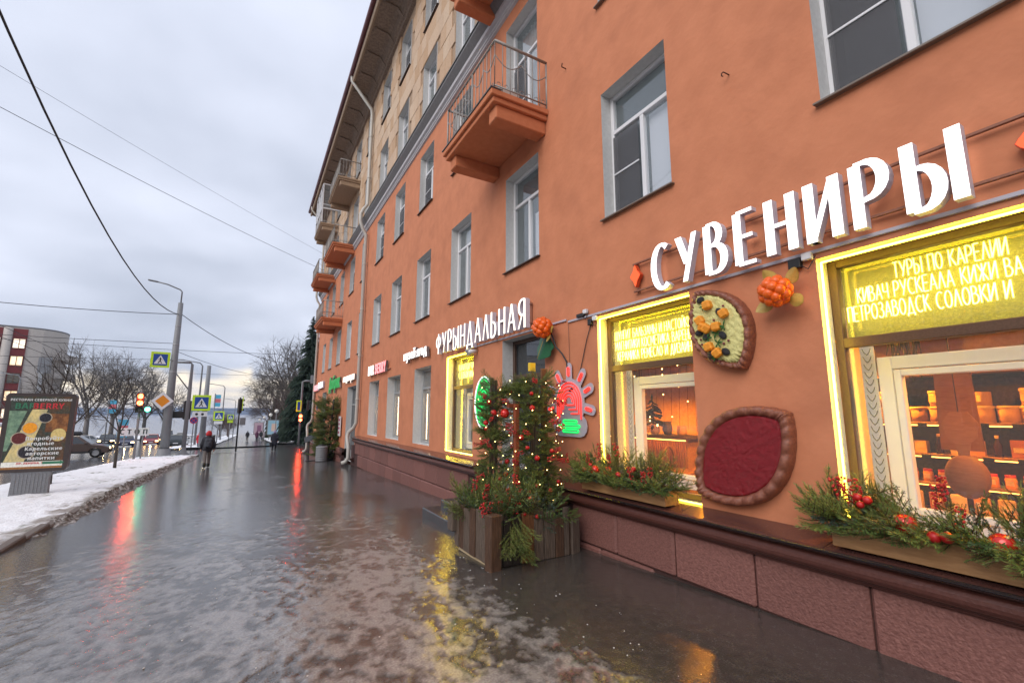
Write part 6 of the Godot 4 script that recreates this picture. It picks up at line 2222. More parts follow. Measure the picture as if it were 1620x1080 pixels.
func make_light_box():
	var o := thing("advertising_stand", "advertising light box with dark frame showing a restaurant poster, on the snow", "advertising stand", on_ground(-4.74, 16.7, -0.1), deg_to_rad(3))
	var W_ := 1.33
	var H := 2.0
	var cy := 1.72
	var s := sh()
	s.plate(round_rect(W_, H, 0.09), -0.12, 0.12)
	part(o, "case", s.mesh(), mat(lin(0.05, 0.035, 0.032), 0.35), Vector3(0, cy, 0))
	var pm := mat(Color.WHITE, 0.25)
	pm.albedo_texture = ImageTexture.create_from_image(poster_image())
	part(o, "poster", quad_uv(W_ - 0.2, H - 0.16), pm, Vector3(0, cy, 0.124))
	var ft := sh()
	ft.plate(PackedVector2Array([Vector2(-0.44, 0.76), Vector2(-0.37, 0.7), Vector2(-0.34, 0.55), Vector2(-0.36, 0), Vector2(0.36, 0), Vector2(0.34, 0.55), Vector2(0.37, 0.7), Vector2(0.44, 0.76)]), -0.1, 0.1)
	part(o, "pedestal", ft.mesh(), M.steel_pole)
	for k in 9:
		part(o, "pedestal_rib", box_mesh(Vector3(0.03, 0.66, 0.012), 0.004), M.steel_pole, Vector3(-0.28 + k * 0.07, 0.34, 0.102))
	var white := mat(lin(0.75, 0.76, 0.74), 0.5)
	var lines := [["РЕСТОРАН СЕВЕРНОЙ КУХНИ", 0.082, 0.0, 0.83, white], ["BAR", 0.2, -0.3, 0.67, mat(lin(0.03, 0.2, 0.1), 0.5)], ["BERRY", 0.2, 0.14, 0.67, mat(lin(0.62, 0.03, 0.04), 0.5)], ["Попробуйте", 0.12, 0.16, -0.16, white], ["ягодные", 0.12, 0.1, -0.29, white], ["Карельские", 0.12, 0.17, -0.42, white], ["авторские", 0.12, 0.16, -0.54, white], ["напитки", 0.12, 0.15, -0.66, white], ["ПР. ЛЕНИНА, 5", 0.07, -0.05, -0.78, mat(lin(0.6, 0.03, 0.04), 0.5)]]
	for l in lines:
		part(o, "print", text_mesh(l[0], l[1], 0.003), l[4], Vector3(l[2], cy + l[3], 0.1275))
	var arrow := sh()
	arrow.plate(PackedVector2Array([Vector2(-0.2, -0.03), Vector2(0.14, -0.03), Vector2(0.14, -0.05), Vector2(0.22, 0), Vector2(0.14, 0.05), Vector2(0.14, 0.03), Vector2(-0.2, 0.03)]), 0, 0.003)
	part(o, "print", arrow.mesh(), mat(lin(0.03, 0.2, 0.1), 0.5), Vector3(0.38, cy - 0.785, 0.126))

# pedestrian crossing sign in its bright yellow-green surround; faces +z
func crossing_sign(parent: Node3D, at: Vector3, size: float, turn := 0.0):
	var r := part(parent, "crossing_sign", box_mesh(Vector3(size, size, 0.02), 0.004), M.fluoro, at, Vector3(0, turn, 0))
	part(r, "blue_field", box_mesh(Vector3(size * 0.74, size * 0.74, 0.004)), M.sign_blue, Vector3(0, 0, 0.0125))
	var t := sh()
	t.plate(PackedVector2Array([Vector2(-0.32, -0.27), Vector2(0.32, -0.27), Vector2(0, 0.3)]), 0, 0.003)
	var m := t.mesh()
	var tr := part(r, "triangle", m, M.sign_white, Vector3(0, 0, 0.015))
	tr.scale = Vector3(size, size, 1)
	var f := sh()
	f.ball(Vector3(0.0, 0.12, 0), Vector3(0.035, 0.035, 0.002), 8, 6)
	f.plate(PackedVector2Array([Vector2(-0.04, 0.08), Vector2(0.04, 0.08), Vector2(0.03, -0.06), Vector2(0.11, -0.23), Vector2(0.06, -0.24), Vector2(0.0, -0.1), Vector2(-0.08, -0.24), Vector2(-0.13, -0.22), Vector2(-0.03, -0.04)]), 0, 0.002)
	f.plate(PackedVector2Array([Vector2(-0.11, -0.02), Vector2(0.0, 0.07), Vector2(0.11, -0.03), Vector2(0.12, 0.0), Vector2(0.02, 0.09), Vector2(-0.02, 0.09), Vector2(-0.12, 0.01)]), 0.0003, 0.0023)
	var fg := part(r, "walking_figure", f.mesh(), M.black, Vector3(0, 0, 0.0185))
	fg.scale = Vector3(size, size, 1)

func traffic_head(parent: Node3D, at: Vector3, turn: float, lit: Array, scale_ := 1.0):
	# lit: [colour or null] from the top
	var n := lit.size()
	var h := 0.36 * n
	var o := part(parent, "signal_head", box_mesh(Vector3(0.36, h, 0.22), 0.03), M.black, at, Vector3(0, turn, 0))
	o.scale = Vector3.ONE * scale_
	for k in n:
		var y := h / 2 - 0.18 - 0.36 * k
		var lens := sh()
		lens.lathe([[0.0, 0.03], [0.08, 0.025], [0.135, 0.0]], 18)
		var m: Material = M.lens_off
		if lit[k] == "red":
			m = M.lens_red
		elif lit[k] == "green":
			m = M.lens_green
		part(o, "signal_lens", lens.mesh(true), m, Vector3(0, y, 0.112), Vector3(PI / 2, 0, 0))
		var vis := sh()
		for j in 9:
			var a0 := PI * j / 9.0
			var a1 := PI * (j + 1) / 9.0
			vis.quad(Vector3(0.15 * cos(a0), 0.15 * sin(a0), 0), Vector3(0.15 * cos(a0), 0.15 * sin(a0), 0.16), Vector3(0.15 * cos(a1), 0.15 * sin(a1), 0.16), Vector3(0.15 * cos(a1), 0.15 * sin(a1), 0))
		part(o, "visor", vis.mesh(true), M.black, Vector3(0, y, 0.11))

func signal_glow(parent: Node3D, at: Vector3, c: Color, e: float):
	var l := OmniLight3D.new()
	l.name = "signal_light"
	l.light_color = c
	l.light_energy = e
	l.light_size = 0.13
	l.omni_range = 12
	l.omni_attenuation = 2
	l.shadow_enabled = true
	parent.add_child(l, true)
	l.position = at

func make_street():
	M.fluoro = mat(lin(0.55, 0.78, 0.02), 0.4)
	M.sign_blue = mat(lin(0.01, 0.06, 0.3), 0.4)
	M.sign_white = mat(lin(0.72, 0.73, 0.75), 0.4)
	M.sign_grey = mat(lin(0.5, 0.5, 0.5), 0.5)
	M.lens_off = mat(lin(0.03, 0.03, 0.03), 0.2)
	M.lens_red = glow(lin(1.0, 0.12, 0.03), 9.0)
	M.lens_green = glow(lin(0.05, 1.0, 0.5), 7.0)
	rng.seed = 50
	make_light_box()

	# tall tapered column with street lamp, crossing sign and priority sign
	var x0 := -5.05
	var d0 := 41.2
	var o := thing("lamp_column", "tall thick grey steel column with a street lamp and priority sign", "lamp column", on_ground(x0, d0))
	var y1 := 11.2
	part(o, "shaft", tube_mesh([Vector3(0, 0, 0), Vector3(0, y1, 0)], [0.31, 0.16], 14), M.steel_pole)
	var fl := sh()
	fl.lathe([[0.0, 0.0], [0.5, 0.0], [0.5, 0.06], [0.42, 0.1], [0.4, 0.5], [0.36, 0.55]], 14)
	part(o, "base_flange", fl.mesh(true), M.steel_pole)
	for y in [3.6, 6.0, 8.0, 9.4]:
		part(o, "band", tube_mesh([Vector3(0, y, 0), Vector3(0, y + 0.06, 0)], 0.31 - 0.012 * y, 12), M.alu)
	part(o, "lamp_arm", tube_mesh([Vector3(0, y1, 0), Vector3(0, y1 + 0.85, 0), Vector3(-0.12, y1 + 1.0, 0), Vector3(-0.9, y1 + 1.3, 0), Vector3(-1.55, y1 + 1.42, 0)], 0.05, 6), M.steel_pole)
	part(o, "lamp_head", box_mesh(Vector3(0.6, 0.09, 0.24), 0.03), M.steel_pole, Vector3(-1.8, y1 + 1.45, 0), Vector3(0, 0, -0.12))
	crossing_sign(o, Vector3(-0.78, 6.85, 0.3), 1.12, deg_to_rad(6))
	part(o, "sign_bracket", box_mesh(Vector3(0.7, 0.05, 0.05)), M.steel_pole, Vector3(-0.4, 6.85, 0.22))
	var pr := part(o, "priority_sign", box_mesh(Vector3(0.92, 0.92, 0.02), 0.004), M.sign_white, Vector3(-0.36, 3.9, 0.4), Vector3(0, 0.1, PI / 4))
	part(pr, "orange_field", box_mesh(Vector3(0.6, 0.6, 0.004)), mat(lin(0.75, 0.26, 0.01), 0.4), Vector3(0, 0, 0.0125))

	# slimmer post carrying an overhead arm and signal heads seen from behind
	o = thing("signal_post", "slim grey post with overhead arm beside the thick column", "signal post", on_ground(-4.0, 42.0))
	part(o, "shaft", tube_mesh([Vector3.ZERO, Vector3(0, 4.6, 0), Vector3(0, 6.7, 0), Vector3(-0.1, 6.85, 0), Vector3(-1.15, 6.85, 0)], [0.15, 0.13, 0.09, 0.08, 0.08], 10), M.steel_pole)
	part(o, "strut", tube_mesh([Vector3(-1.1, 6.2, 0), Vector3(0, 4.7, 0)], 0.05, 6), M.steel_pole)
	fl = sh()
	fl.lathe([[0, 0], [0.42, 0], [0.42, 0.06], [0.2, 0.25], [0.15, 0.6]], 12)
	part(o, "base_flange", fl.mesh(true), M.steel_pole)
	traffic_head(o, Vector3(-0.05, 3.3, -0.3), PI, [null, null, null], 1.3)
	part(o, "signal_cabinet", box_mesh(Vector3(1.3, 0.5, 0.15), 0.03), M.black, Vector3(-0.55, 2.95, -0.4))

	# the lit signal facing us, with the green arrow section
	o = thing("traffic_light", "traffic light showing red with a green arrow section", "traffic light", on_ground(-6.05, 37.2))
	part(o, "shaft", tube_mesh([Vector3.ZERO, Vector3(0, 4.4, 0)], 0.07, 8), M.steel_pole)
	traffic_head(o, Vector3(0, 3.55, 0.15), 0.15, ["red", "red", null], 1.15)
	traffic_head(o, Vector3(0.42, 3.15, 0.15), 0.15, ["green"], 1.1)
	var ar := sh()
	ar.plate(PackedVector2Array([Vector2(-0.1, -0.02), Vector2(0.02, -0.02), Vector2(0.02, -0.06), Vector2(0.11, 0), Vector2(0.02, 0.06), Vector2(0.02, 0.02), Vector2(-0.1, 0.02)]), 0, 0.01)
	part(o, "signal_arrow", ar.mesh(), glow(lin(0.6, 1.0, 0.85), 8.0), Vector3(0.44, 3.15, 0.32))
	signal_glow(o, Vector3(0.05, 3.9, 0.75), Color(1, 0.25, 0.12), 1.5)
	signal_glow(o, Vector3(0.48, 3.15, 0.75), Color(0.2, 1, 0.65), 0.12)

	# stop line plate on two posts
	o = thing("stop_plate", "white rectangular plate reading СТОП on two short posts in the snow", "road sign", on_ground(-6.25, 37.9))
	for x in [-0.5, 0.42]:
		part(o, "post", tube_mesh([Vector3(x, -0.05, 0), Vector3(x, 1.6, 0)], 0.045, 6), M.steel_pole)
	part(o, "plate", box_mesh(Vector3(1.55, 0.5, 0.03), 0.01), M.sign_white, Vector3(-0.05, 1.75, 0.06))
	part(o, "lettering", text_mesh("С Т О П", 0.42, 0.006), M.black, Vector3(-0.05, 1.75, 0.08))

	# second column further on with crossing sign, plate and no-stopping sign
	o = thing("crossing_post", "grey column with crossing sign beyond the side street", "sign post", on_ground(-4.35, 62.5))
	part(o, "shaft", tube_mesh([Vector3.ZERO, Vector3(0, 9.2, 0)], [0.32, 0.2], 10), M.steel_pole)
	crossing_sign(o, Vector3(-0.35, 4.95, 0.36), 1.75)
	part(o, "plate", box_mesh(Vector3(1.4, 0.55, 0.03), 0.01), M.sign_white, Vector3(-0.4, 3.7, 0.36))
	for x in [-0.7, -0.15]:
		var s := sh()
		s.lathe([[0, 0.012], [0.13, 0.01], [0.14, 0.0]], 12)
		part(o, "plate_dot", s.mesh(true), M.black, Vector3(x, 3.7, 0.376), Vector3(PI / 2, 0, 0))
	o = thing("no_stopping_sign", "round blue no stopping sign with red cross below the crossing sign", "road sign", on_ground(-5.2, 61.6))
	part(o, "post", tube_mesh([Vector3.ZERO, Vector3(0, 3.4, 0)], 0.06, 6), M.steel_pole)
	var disc := sh()
	disc.lathe([[0, 0.02], [0.36, 0.02], [0.36, 0.0], [0, 0]], 20)
	part(o, "blue_disc", disc.mesh(), M.sign_blue, Vector3(0, 3.0, 0.07), Vector3(PI / 2, 0, 0))
	var rr := []
	for q in arc(0, 0, 0.33, 0.33, 0, 360, 20):
		rr.append(Vector3(q.x, q.y + 3.0, 0.1))
	var red := mat(lin(0.6, 0.02, 0.03), 0.4)
	part(o, "red_ring", tube_mesh(rr, 0.035, 5), red)
	for sgn in [-1.0, 1.0]:
		part(o, "red_bar", box_mesh(Vector3(0.6, 0.06, 0.01)), red, Vector3(0, 3.0, 0.1 + 0.003 * sgn), Vector3(0, 0, sgn * PI / 4))
	o = thing("crossing_post", "thin post with a smaller crossing sign farther down the verge", "sign post", on_ground(-3.95, 84.0))
	part(o, "shaft", tube_mesh([Vector3.ZERO, Vector3(0, 4.9, 0)], 0.09, 6), M.steel_pole)
	crossing_sign(o, Vector3(0, 4.1, 0.12), 1.4)
	part(o, "plate", box_mesh(Vector3(1.1, 0.42, 0.03), 0.01), M.sign_white, Vector3(0, 3.1, 0.12))
	o = thing("crossing_post", "tiny yellow crossing sign right of the smaller one, far down the street", "sign post", on_ground(-3.2, 112.0))
	part(o, "shaft", tube_mesh([Vector3.ZERO, Vector3(0, 5.0, 0)], 0.1, 6), M.steel_pole)
	crossing_sign(o, Vector3(0, 4.6, 0.12), 1.1)
	part(o, "plate", box_mesh(Vector3(1.0, 0.4, 0.03), 0.01), M.fluoro, Vector3(0, 3.7, 0.12))

	# pedestrian signal on its own thin dark post, edge on
	o = thing("pedestrian_signal", "thin dark post with a pedestrian signal at the pavement end", "traffic light", on_ground(-0.68, 44.0))
	part(o, "shaft", tube_mesh([Vector3.ZERO, Vector3(0.0, 4.4, 0)], 0.06, 8), M.black)
	traffic_head(o, Vector3(0, 3.7, 0), PI / 2 + 0.3, [null, null, null], 1.1)
	part(o, "hood_edge", box_mesh(Vector3(0.06, 1.1, 0.3), 0.01), M.fluoro, Vector3(0.2, 3.9, 0.02))
	part(o, "push_box", box_mesh(Vector3(0.4, 0.6, 0.2), 0.03), M.steel_pole, Vector3(0.3, 2.45, -0.1))
	# signal across the side street showing red, by the building corner
	o = thing("traffic_light", "traffic light glowing red by the far corner of the orange building", "traffic light", on_ground(5.35, 60.0))
	part(o, "shaft", tube_mesh([Vector3.ZERO, Vector3(0, 7.4, 0), Vector3(0.3, 7.5, 0), Vector3(0.9, 7.5, 0)], 0.11, 8), M.steel_pole)
	part(o, "lamp_head", box_mesh(Vector3(0.3, 1.0, 0.3), 0.03), M.steel_pole, Vector3(1.0, 7.7, 0))
	traffic_head(o, Vector3(0, 3.1, 0.2), 0.0, ["red", "red"], 1.3)
	signal_glow(o, Vector3(0, 3.1, 0.85), Color(1, 0.2, 0.1), 2.0)
	part(o, "signal_panel", box_mesh(Vector3(0.55, 1.3, 0.05), 0.01), M.fluoro, Vector3(-0.25, 4.5, 0.14))
	part(o, "panel_face", box_mesh(Vector3(0.3, 1.0, 0.01)), M.sign_blue, Vector3(-0.25, 4.5, 0.17))
	traffic_head(o, Vector3(0.75, 4.6, 0.1), PI / 2, [null, null, null], 1.1)

	# street lamps along the road and globe lamps in the park
	var names := ["street lamp with curved arm behind the second column", "smaller street lamp with curved arm farther along the road", "distant street lamp with curved arm near the lake", "street lamp across the road by the pale office building"]
	var spots := [[-5.9, 74.0, 10.5], [-4.6, 110.0, 10.5], [-3.6, 160.0, 10.5], [-33.0, 105.0, 11.0]]
	for k in 4:
		o = thing("street_lamp", names[k], "street lamp", on_ground(spots[k][0], spots[k][1]), 0.0, "street lamps along the road")
		var h: float = spots[k][2]
		part(o, "shaft", tube_mesh([Vector3.ZERO, Vector3(0, h, 0), Vector3(-0.3, h + 0.4, 0), Vector3(-2.2, h + 0.7, 0)], [0.14, 0.09, 0.07, 0.06], 8), M.steel_pole)
		part(o, "lamp_head", box_mesh(Vector3(0.8, 0.15, 0.3), 0.04), M.alu, Vector3(-2.5, h + 0.72, 0))
	var globe := sh()
	globe.ball(Vector3.ZERO, 0.28, 14, 10)
	var gm := globe.mesh(true)
	var gl := ["nearest", "second", "third", "fourth"]
	for k in 4:
		o = thing("globe_lamp", "%s white globe lamp of the row beside the park path" % gl[k], "park lamp", on_ground([3.5, 3.4, 3.0, 2.6][k], [75.0, 92.0, 112.0, 136.0][k]), 0.0, "globe lamps along the park path")
		part(o, "post", tube_mesh([Vector3.ZERO, Vector3(0, 4.2, 0)], 0.06, 6), M.steel_pole)
		part(o, "globe", gm, mat(lin(0.75, 0.72, 0.66), 0.3), Vector3(0, 4.45, 0))
	for k in 2:
		o = thing("advertising_board", ["pale blue advertising panel on the snow by the park path", "pinkish advertising panel farther back by the park path"][k], "advertising panel", on_ground([3.6, 1.9][k], [84.0, 104.0][k]))
		part(o, "leg", box_mesh(Vector3(0.5, 1.2, 0.12)), M.steel_pole, Vector3(0, 0.6, 0))
		part(o, "case", box_mesh(Vector3(1.7, 2.4, 0.2), 0.05), M.steel_pole, Vector3(0, 2.2, 0))
		part(o, "poster", box_mesh(Vector3(1.5, 2.15, 0.01)), mat([lin(0.3, 0.5, 0.62), lin(0.5, 0.36, 0.42)][k], 0.4), Vector3(0, 2.2, 0.106))
		part(o, "print", box_mesh(Vector3(0.7, 1.2, 0.01)), mat([lin(0.7, 0.5, 0.4), lin(0.25, 0.12, 0.2)][k], 0.4), Vector3(0.1, 2.2, 0.115))
	# railing on the verge beyond the crossing
	for k in 5:
		o = thing("railing", "%s dark pedestrian railing section along the far verge" % ["nearest", "second", "third", "fourth", "farthest"][k], "railing", on_ground(-4.6, 78.0 + k * 3.2), PI / 2, "railing sections on the far verge")
		for y in [0.5, 1.1]:
			part(o, "rail", tube_mesh([Vector3(-1.5, y, 0), Vector3(1.5, y, 0)], 0.04, 5), M.black)
		for x in [-1.45, 0.0, 1.45]:
			part(o, "post", tube_mesh([Vector3(x, 0, 0), Vector3(x, 1.2, 0)], 0.05, 5), M.black)
	for k in 3:
		var sy := thing("banner_post", ["post with blue and red hanging banner beyond the traffic light", "post with blue and red banner beyond the second crossing sign", "post with small blue plates left of the СТОП plate"][k], "banner", on_ground([-17.5, -4.9, -12.0][k], [86.0, 88.0, 64.0][k]))
		part(sy, "post", tube_mesh([Vector3.ZERO, Vector3(0, [6.6, 7.8, 3.0][k], 0)], 0.08, 6), M.steel_pole)
		for j in 3:
			part(sy, "banner_panel", box_mesh(Vector3(0.9, 0.62, 0.04), 0.01), mat([lin(0.08, 0.4, 0.6), lin(0.6, 0.15, 0.18), lin(0.08, 0.4, 0.6)][j], 0.5), Vector3(0.35, [6.2, 7.3, 2.9][k] - 0.64 * j, 0))

# ---------- trees and what lies behind ----------
func grow(s: Shape, p: Vector3, dir: Vector3, l: float, r: float, depth: int, g: RandomNumberGenerator, droop: float):
	var pts := [p]
	var rr := [r]
	var n := 3 if depth > 1 else 2
	var d := dir
	for i in n:
		d = (d + Vector3(g.randf_range(-0.2, 0.2), g.randf_range(-0.1, 0.12) - droop, g.randf_range(-0.2, 0.2))).normalized()
		pts.append(pts[-1] + d * l / n)
		rr.append(r * lerpf(1.0, 0.62, (i + 1.0) / n))
	s.tube(pts, rr, 5 if depth > 3 else 3, false)
	if depth == 0:
		return
	var kids := g.randi_range(2, 3) if depth > 2 else g.randi_range(2, 4)
	for k in kids:
		var f := g.randf_range(0.45, 1.0)
		var i := clampi(int(f * n), 0, n - 1)
		var at: Vector3 = pts[i].lerp(pts[i + 1], f * n - i) if f < 0.999 else pts[-1]
		var a := g.randf_range(0, TAU)
		var side := d.cross(Vector3(cos(a), 0.2, sin(a))).normalized()
		var nd := (d * g.randf_range(0.55, 0.95) + side * g.randf_range(0.5, 0.95)).normalized()
		grow(s, at, nd, l * g.randf_range(0.6, 0.82), maxf(r * g.randf_range(0.45, 0.62), 0.006), depth - 1, g, droop)
	grow(s, pts[-1], d, l * 0.75, rr[-1], depth - 1, g, droop)

func bare_tree(label: String, at: Vector3, h: float, seed_: int, m: Material, depth := 5, spread := 0.0, category := "tree", trunk_share := 0.3, thick := 0.022):
	var g := RandomNumberGenerator.new()
	g.seed = seed_
	var o := thing("bare_tree", label, category, at, g.randf_range(0, TAU), "leafless trees")
	var t := sh()
	var th := h * trunk_share
	var r := h * thick
	t.tube([Vector3(0, -0.2, 0), Vector3(0.02 * h * spread, th * 0.5, 0), Vector3(0, th, 0.0)], [r * 1.25, r, r * 0.85], 7)
	part(o, "trunk", t.mesh(true), m)
	var c := sh()
	var n := g.randi_range(3, 4)
	for k in n:
		var a := TAU * k / n + g.randf_range(-0.4, 0.4)
		var lean := g.randf_range(0.35, 0.75) + spread
		grow(c, Vector3(0, th * g.randf_range(0.85, 1.0), 0), Vector3(cos(a) * lean, 1.0, sin(a) * lean).normalized(), h * 0.24, r * 0.55, depth, g, 0.0)
	grow(c, Vector3(0, th, 0), Vector3.UP, h * 0.26, r * 0.7, depth, g, 0.0)
	part(o, "crown", c.mesh(true), m)
	return o

func spruce(label: String, at: Vector3, h: float, seed_: int, m: Material):
	var g := RandomNumberGenerator.new()
	g.seed = seed_
	var o := thing("spruce_tree", label, "tree", at, 0.0, "spruces in the park")
	part(o, "trunk", tube_mesh([Vector3(0, -0.2, 0), Vector3(0, h * 0.97, 0)], [h * 0.02, 0.02], 7), M.bark)
	var c := sh()
	var n := int(h * 32)
	for k in n:
		var f := (k + g.randf()) / n
		var y := h * lerpf(0.06, 0.99, f)
		var reach := h * 0.2 * pow(1.0 - f, 0.8) * g.randf_range(0.7, 1.1) + 0.12
		var a := g.randf_range(0, TAU)
		var d := Vector3(cos(a), 0, sin(a))
		var side := Vector3(-d.z, 0, d.x)
		var tip := d * reach + Vector3(0, -reach * 0.32 + 0.12 * reach, 0)
		var base := Vector3(0, y, 0)
		# a drooping bough: a row of ragged needle tufts either side of its spine
		var m_ := 6
		for j in m_:
			var t0 := j / float(m_)
			var p := base + d * reach * t0 + Vector3(0, -reach * 0.45 * t0 * t0 + 0.1 * reach * t0, 0)
			var q := base + d * reach * (t0 + 0.3) + Vector3(0, -reach * 0.45 * (t0 + 0.3) * (t0 + 0.3), 0)
			var w := reach * 0.26 * (1.1 - t0) * g.randf_range(0.7, 1.3) + 0.05
			for sg in [-1.0, 1.0]:
				c.tri(p, q + side * sg * w + Vector3(0, -w * g.randf_range(0.1, 0.7), 0), p + d * reach * 0.12)
				c.tri(p, p + side * sg * w * 0.7 + d * w * 0.4 + Vector3(0, -w * g.randf_range(0.4, 1.1), 0), q)
			c.tri(p, p + d * w * 0.5 + Vector3(0, -w * 1.1, 0), q)
	part(o, "crown", c.mesh(false), m)

func make_far():
	# young street trees on the snow verge
	bare_tree("slender young bare tree on the snow between the light box and the columns", on_ground(-5.0, 26.9, 0.02), 5.0, 3, M.bark, 3, 0.1, "tree", 0.36, 0.011)
	bare_tree("young bare tree rising just behind the advertising light box", on_ground(-5.15, 19.6, 0.02), 4.3, 8, M.bark, 3, 0.4, "tree", 0.36, 0.014)
	# bare trees across the road
	var t := [["biggest bare tree across the road, pale forked trunk", -25.6, 112.0, 18.0, 21], ["tall bare tree close right of the biggest across the road", -23.0, 117.0, 17.0, 22], ["bare tree behind the red traffic light", -20.8, 135.0, 18.0, 23], ["bare tree behind the thick lamp column", -17.5, 138.0, 15.0, 24], ["bare tree right of the pale office building", -37.0, 118.0, 11.0, 25], ["low bare tree in front of the pale office building", -33.0, 88.0, 8.5, 26]]
	for a in t:
		bare_tree(a[0], on_ground(a[1], a[2]), a[3], a[4], M.bark_pale, 5 if a[4] < 23 else 4, 0.0, "tree", 0.28, 0.022)
	# dense small round-headed trees down the middle of the avenue
	for k in 6:
		bare_tree("%s small round clipped tree down the avenue by the lake" % ["first", "second", "third", "fourth", "fifth", "sixth"][k], on_ground([-6.5, -5.0, -7.5, -5.6, -9.0, -7.0][k], 150.0 + k * 14.0), 7.5, 40 + k, M.twig, 5, 0.3, "tree", 0.3, 0.02)
	# park to the right of the path
	t = [["spreading bare tree leaning over the park path", 6.6, 100.0, 18.0, 61, 0.35], ["tall bare tree in front of the spruces, right of the path", 7.6, 92.0, 19.0, 62, 0.1], ["bare tree deep in the park left of the spreading one", 5.5, 125.0, 16.0, 63, 0.2], ["reddish bare tree low beside the park path", 5.2, 140.0, 12.0, 64, 0.2], ["dark bare tree in the park just left of the tall spruce", 6.9, 80.0, 13.0, 65, 0.1], ["reddish thicket-like tree low between the park trees", 6.2, 108.0, 11.0, 66, 0.3], ["reddish low tree at the foot of the shorter spruce", 7.0, 96.0, 9.0, 67, 0.3]]
	for a in t:
		bare_tree(a[0], on_ground(a[1], a[2]), a[3], a[4], M.bark if a[4] < 64 or a[4] == 65 else M.twig, 5, a[5], "tree", 0.3, 0.022)
	var dark := mat(lin(0.022, 0.042, 0.026), 0.8)
	var dark2 := mat(lin(0.03, 0.045, 0.022), 0.8)
	spruce("tallest dark spruce beside the far corner of the building", on_ground(7.1, 70.0), 18.0, 1, dark)
	spruce("second spruce standing behind the tallest one", on_ground(9.0, 82.0), 17.0, 2, dark)
	spruce("shorter spruce left of the tallest, behind bare branches", on_ground(7.6, 104.0), 14.0, 3, dark2)
	spruce("small spruce far down the park path", on_ground(5.4, 118.0), 11.0, 4, dark2)
	make_office()

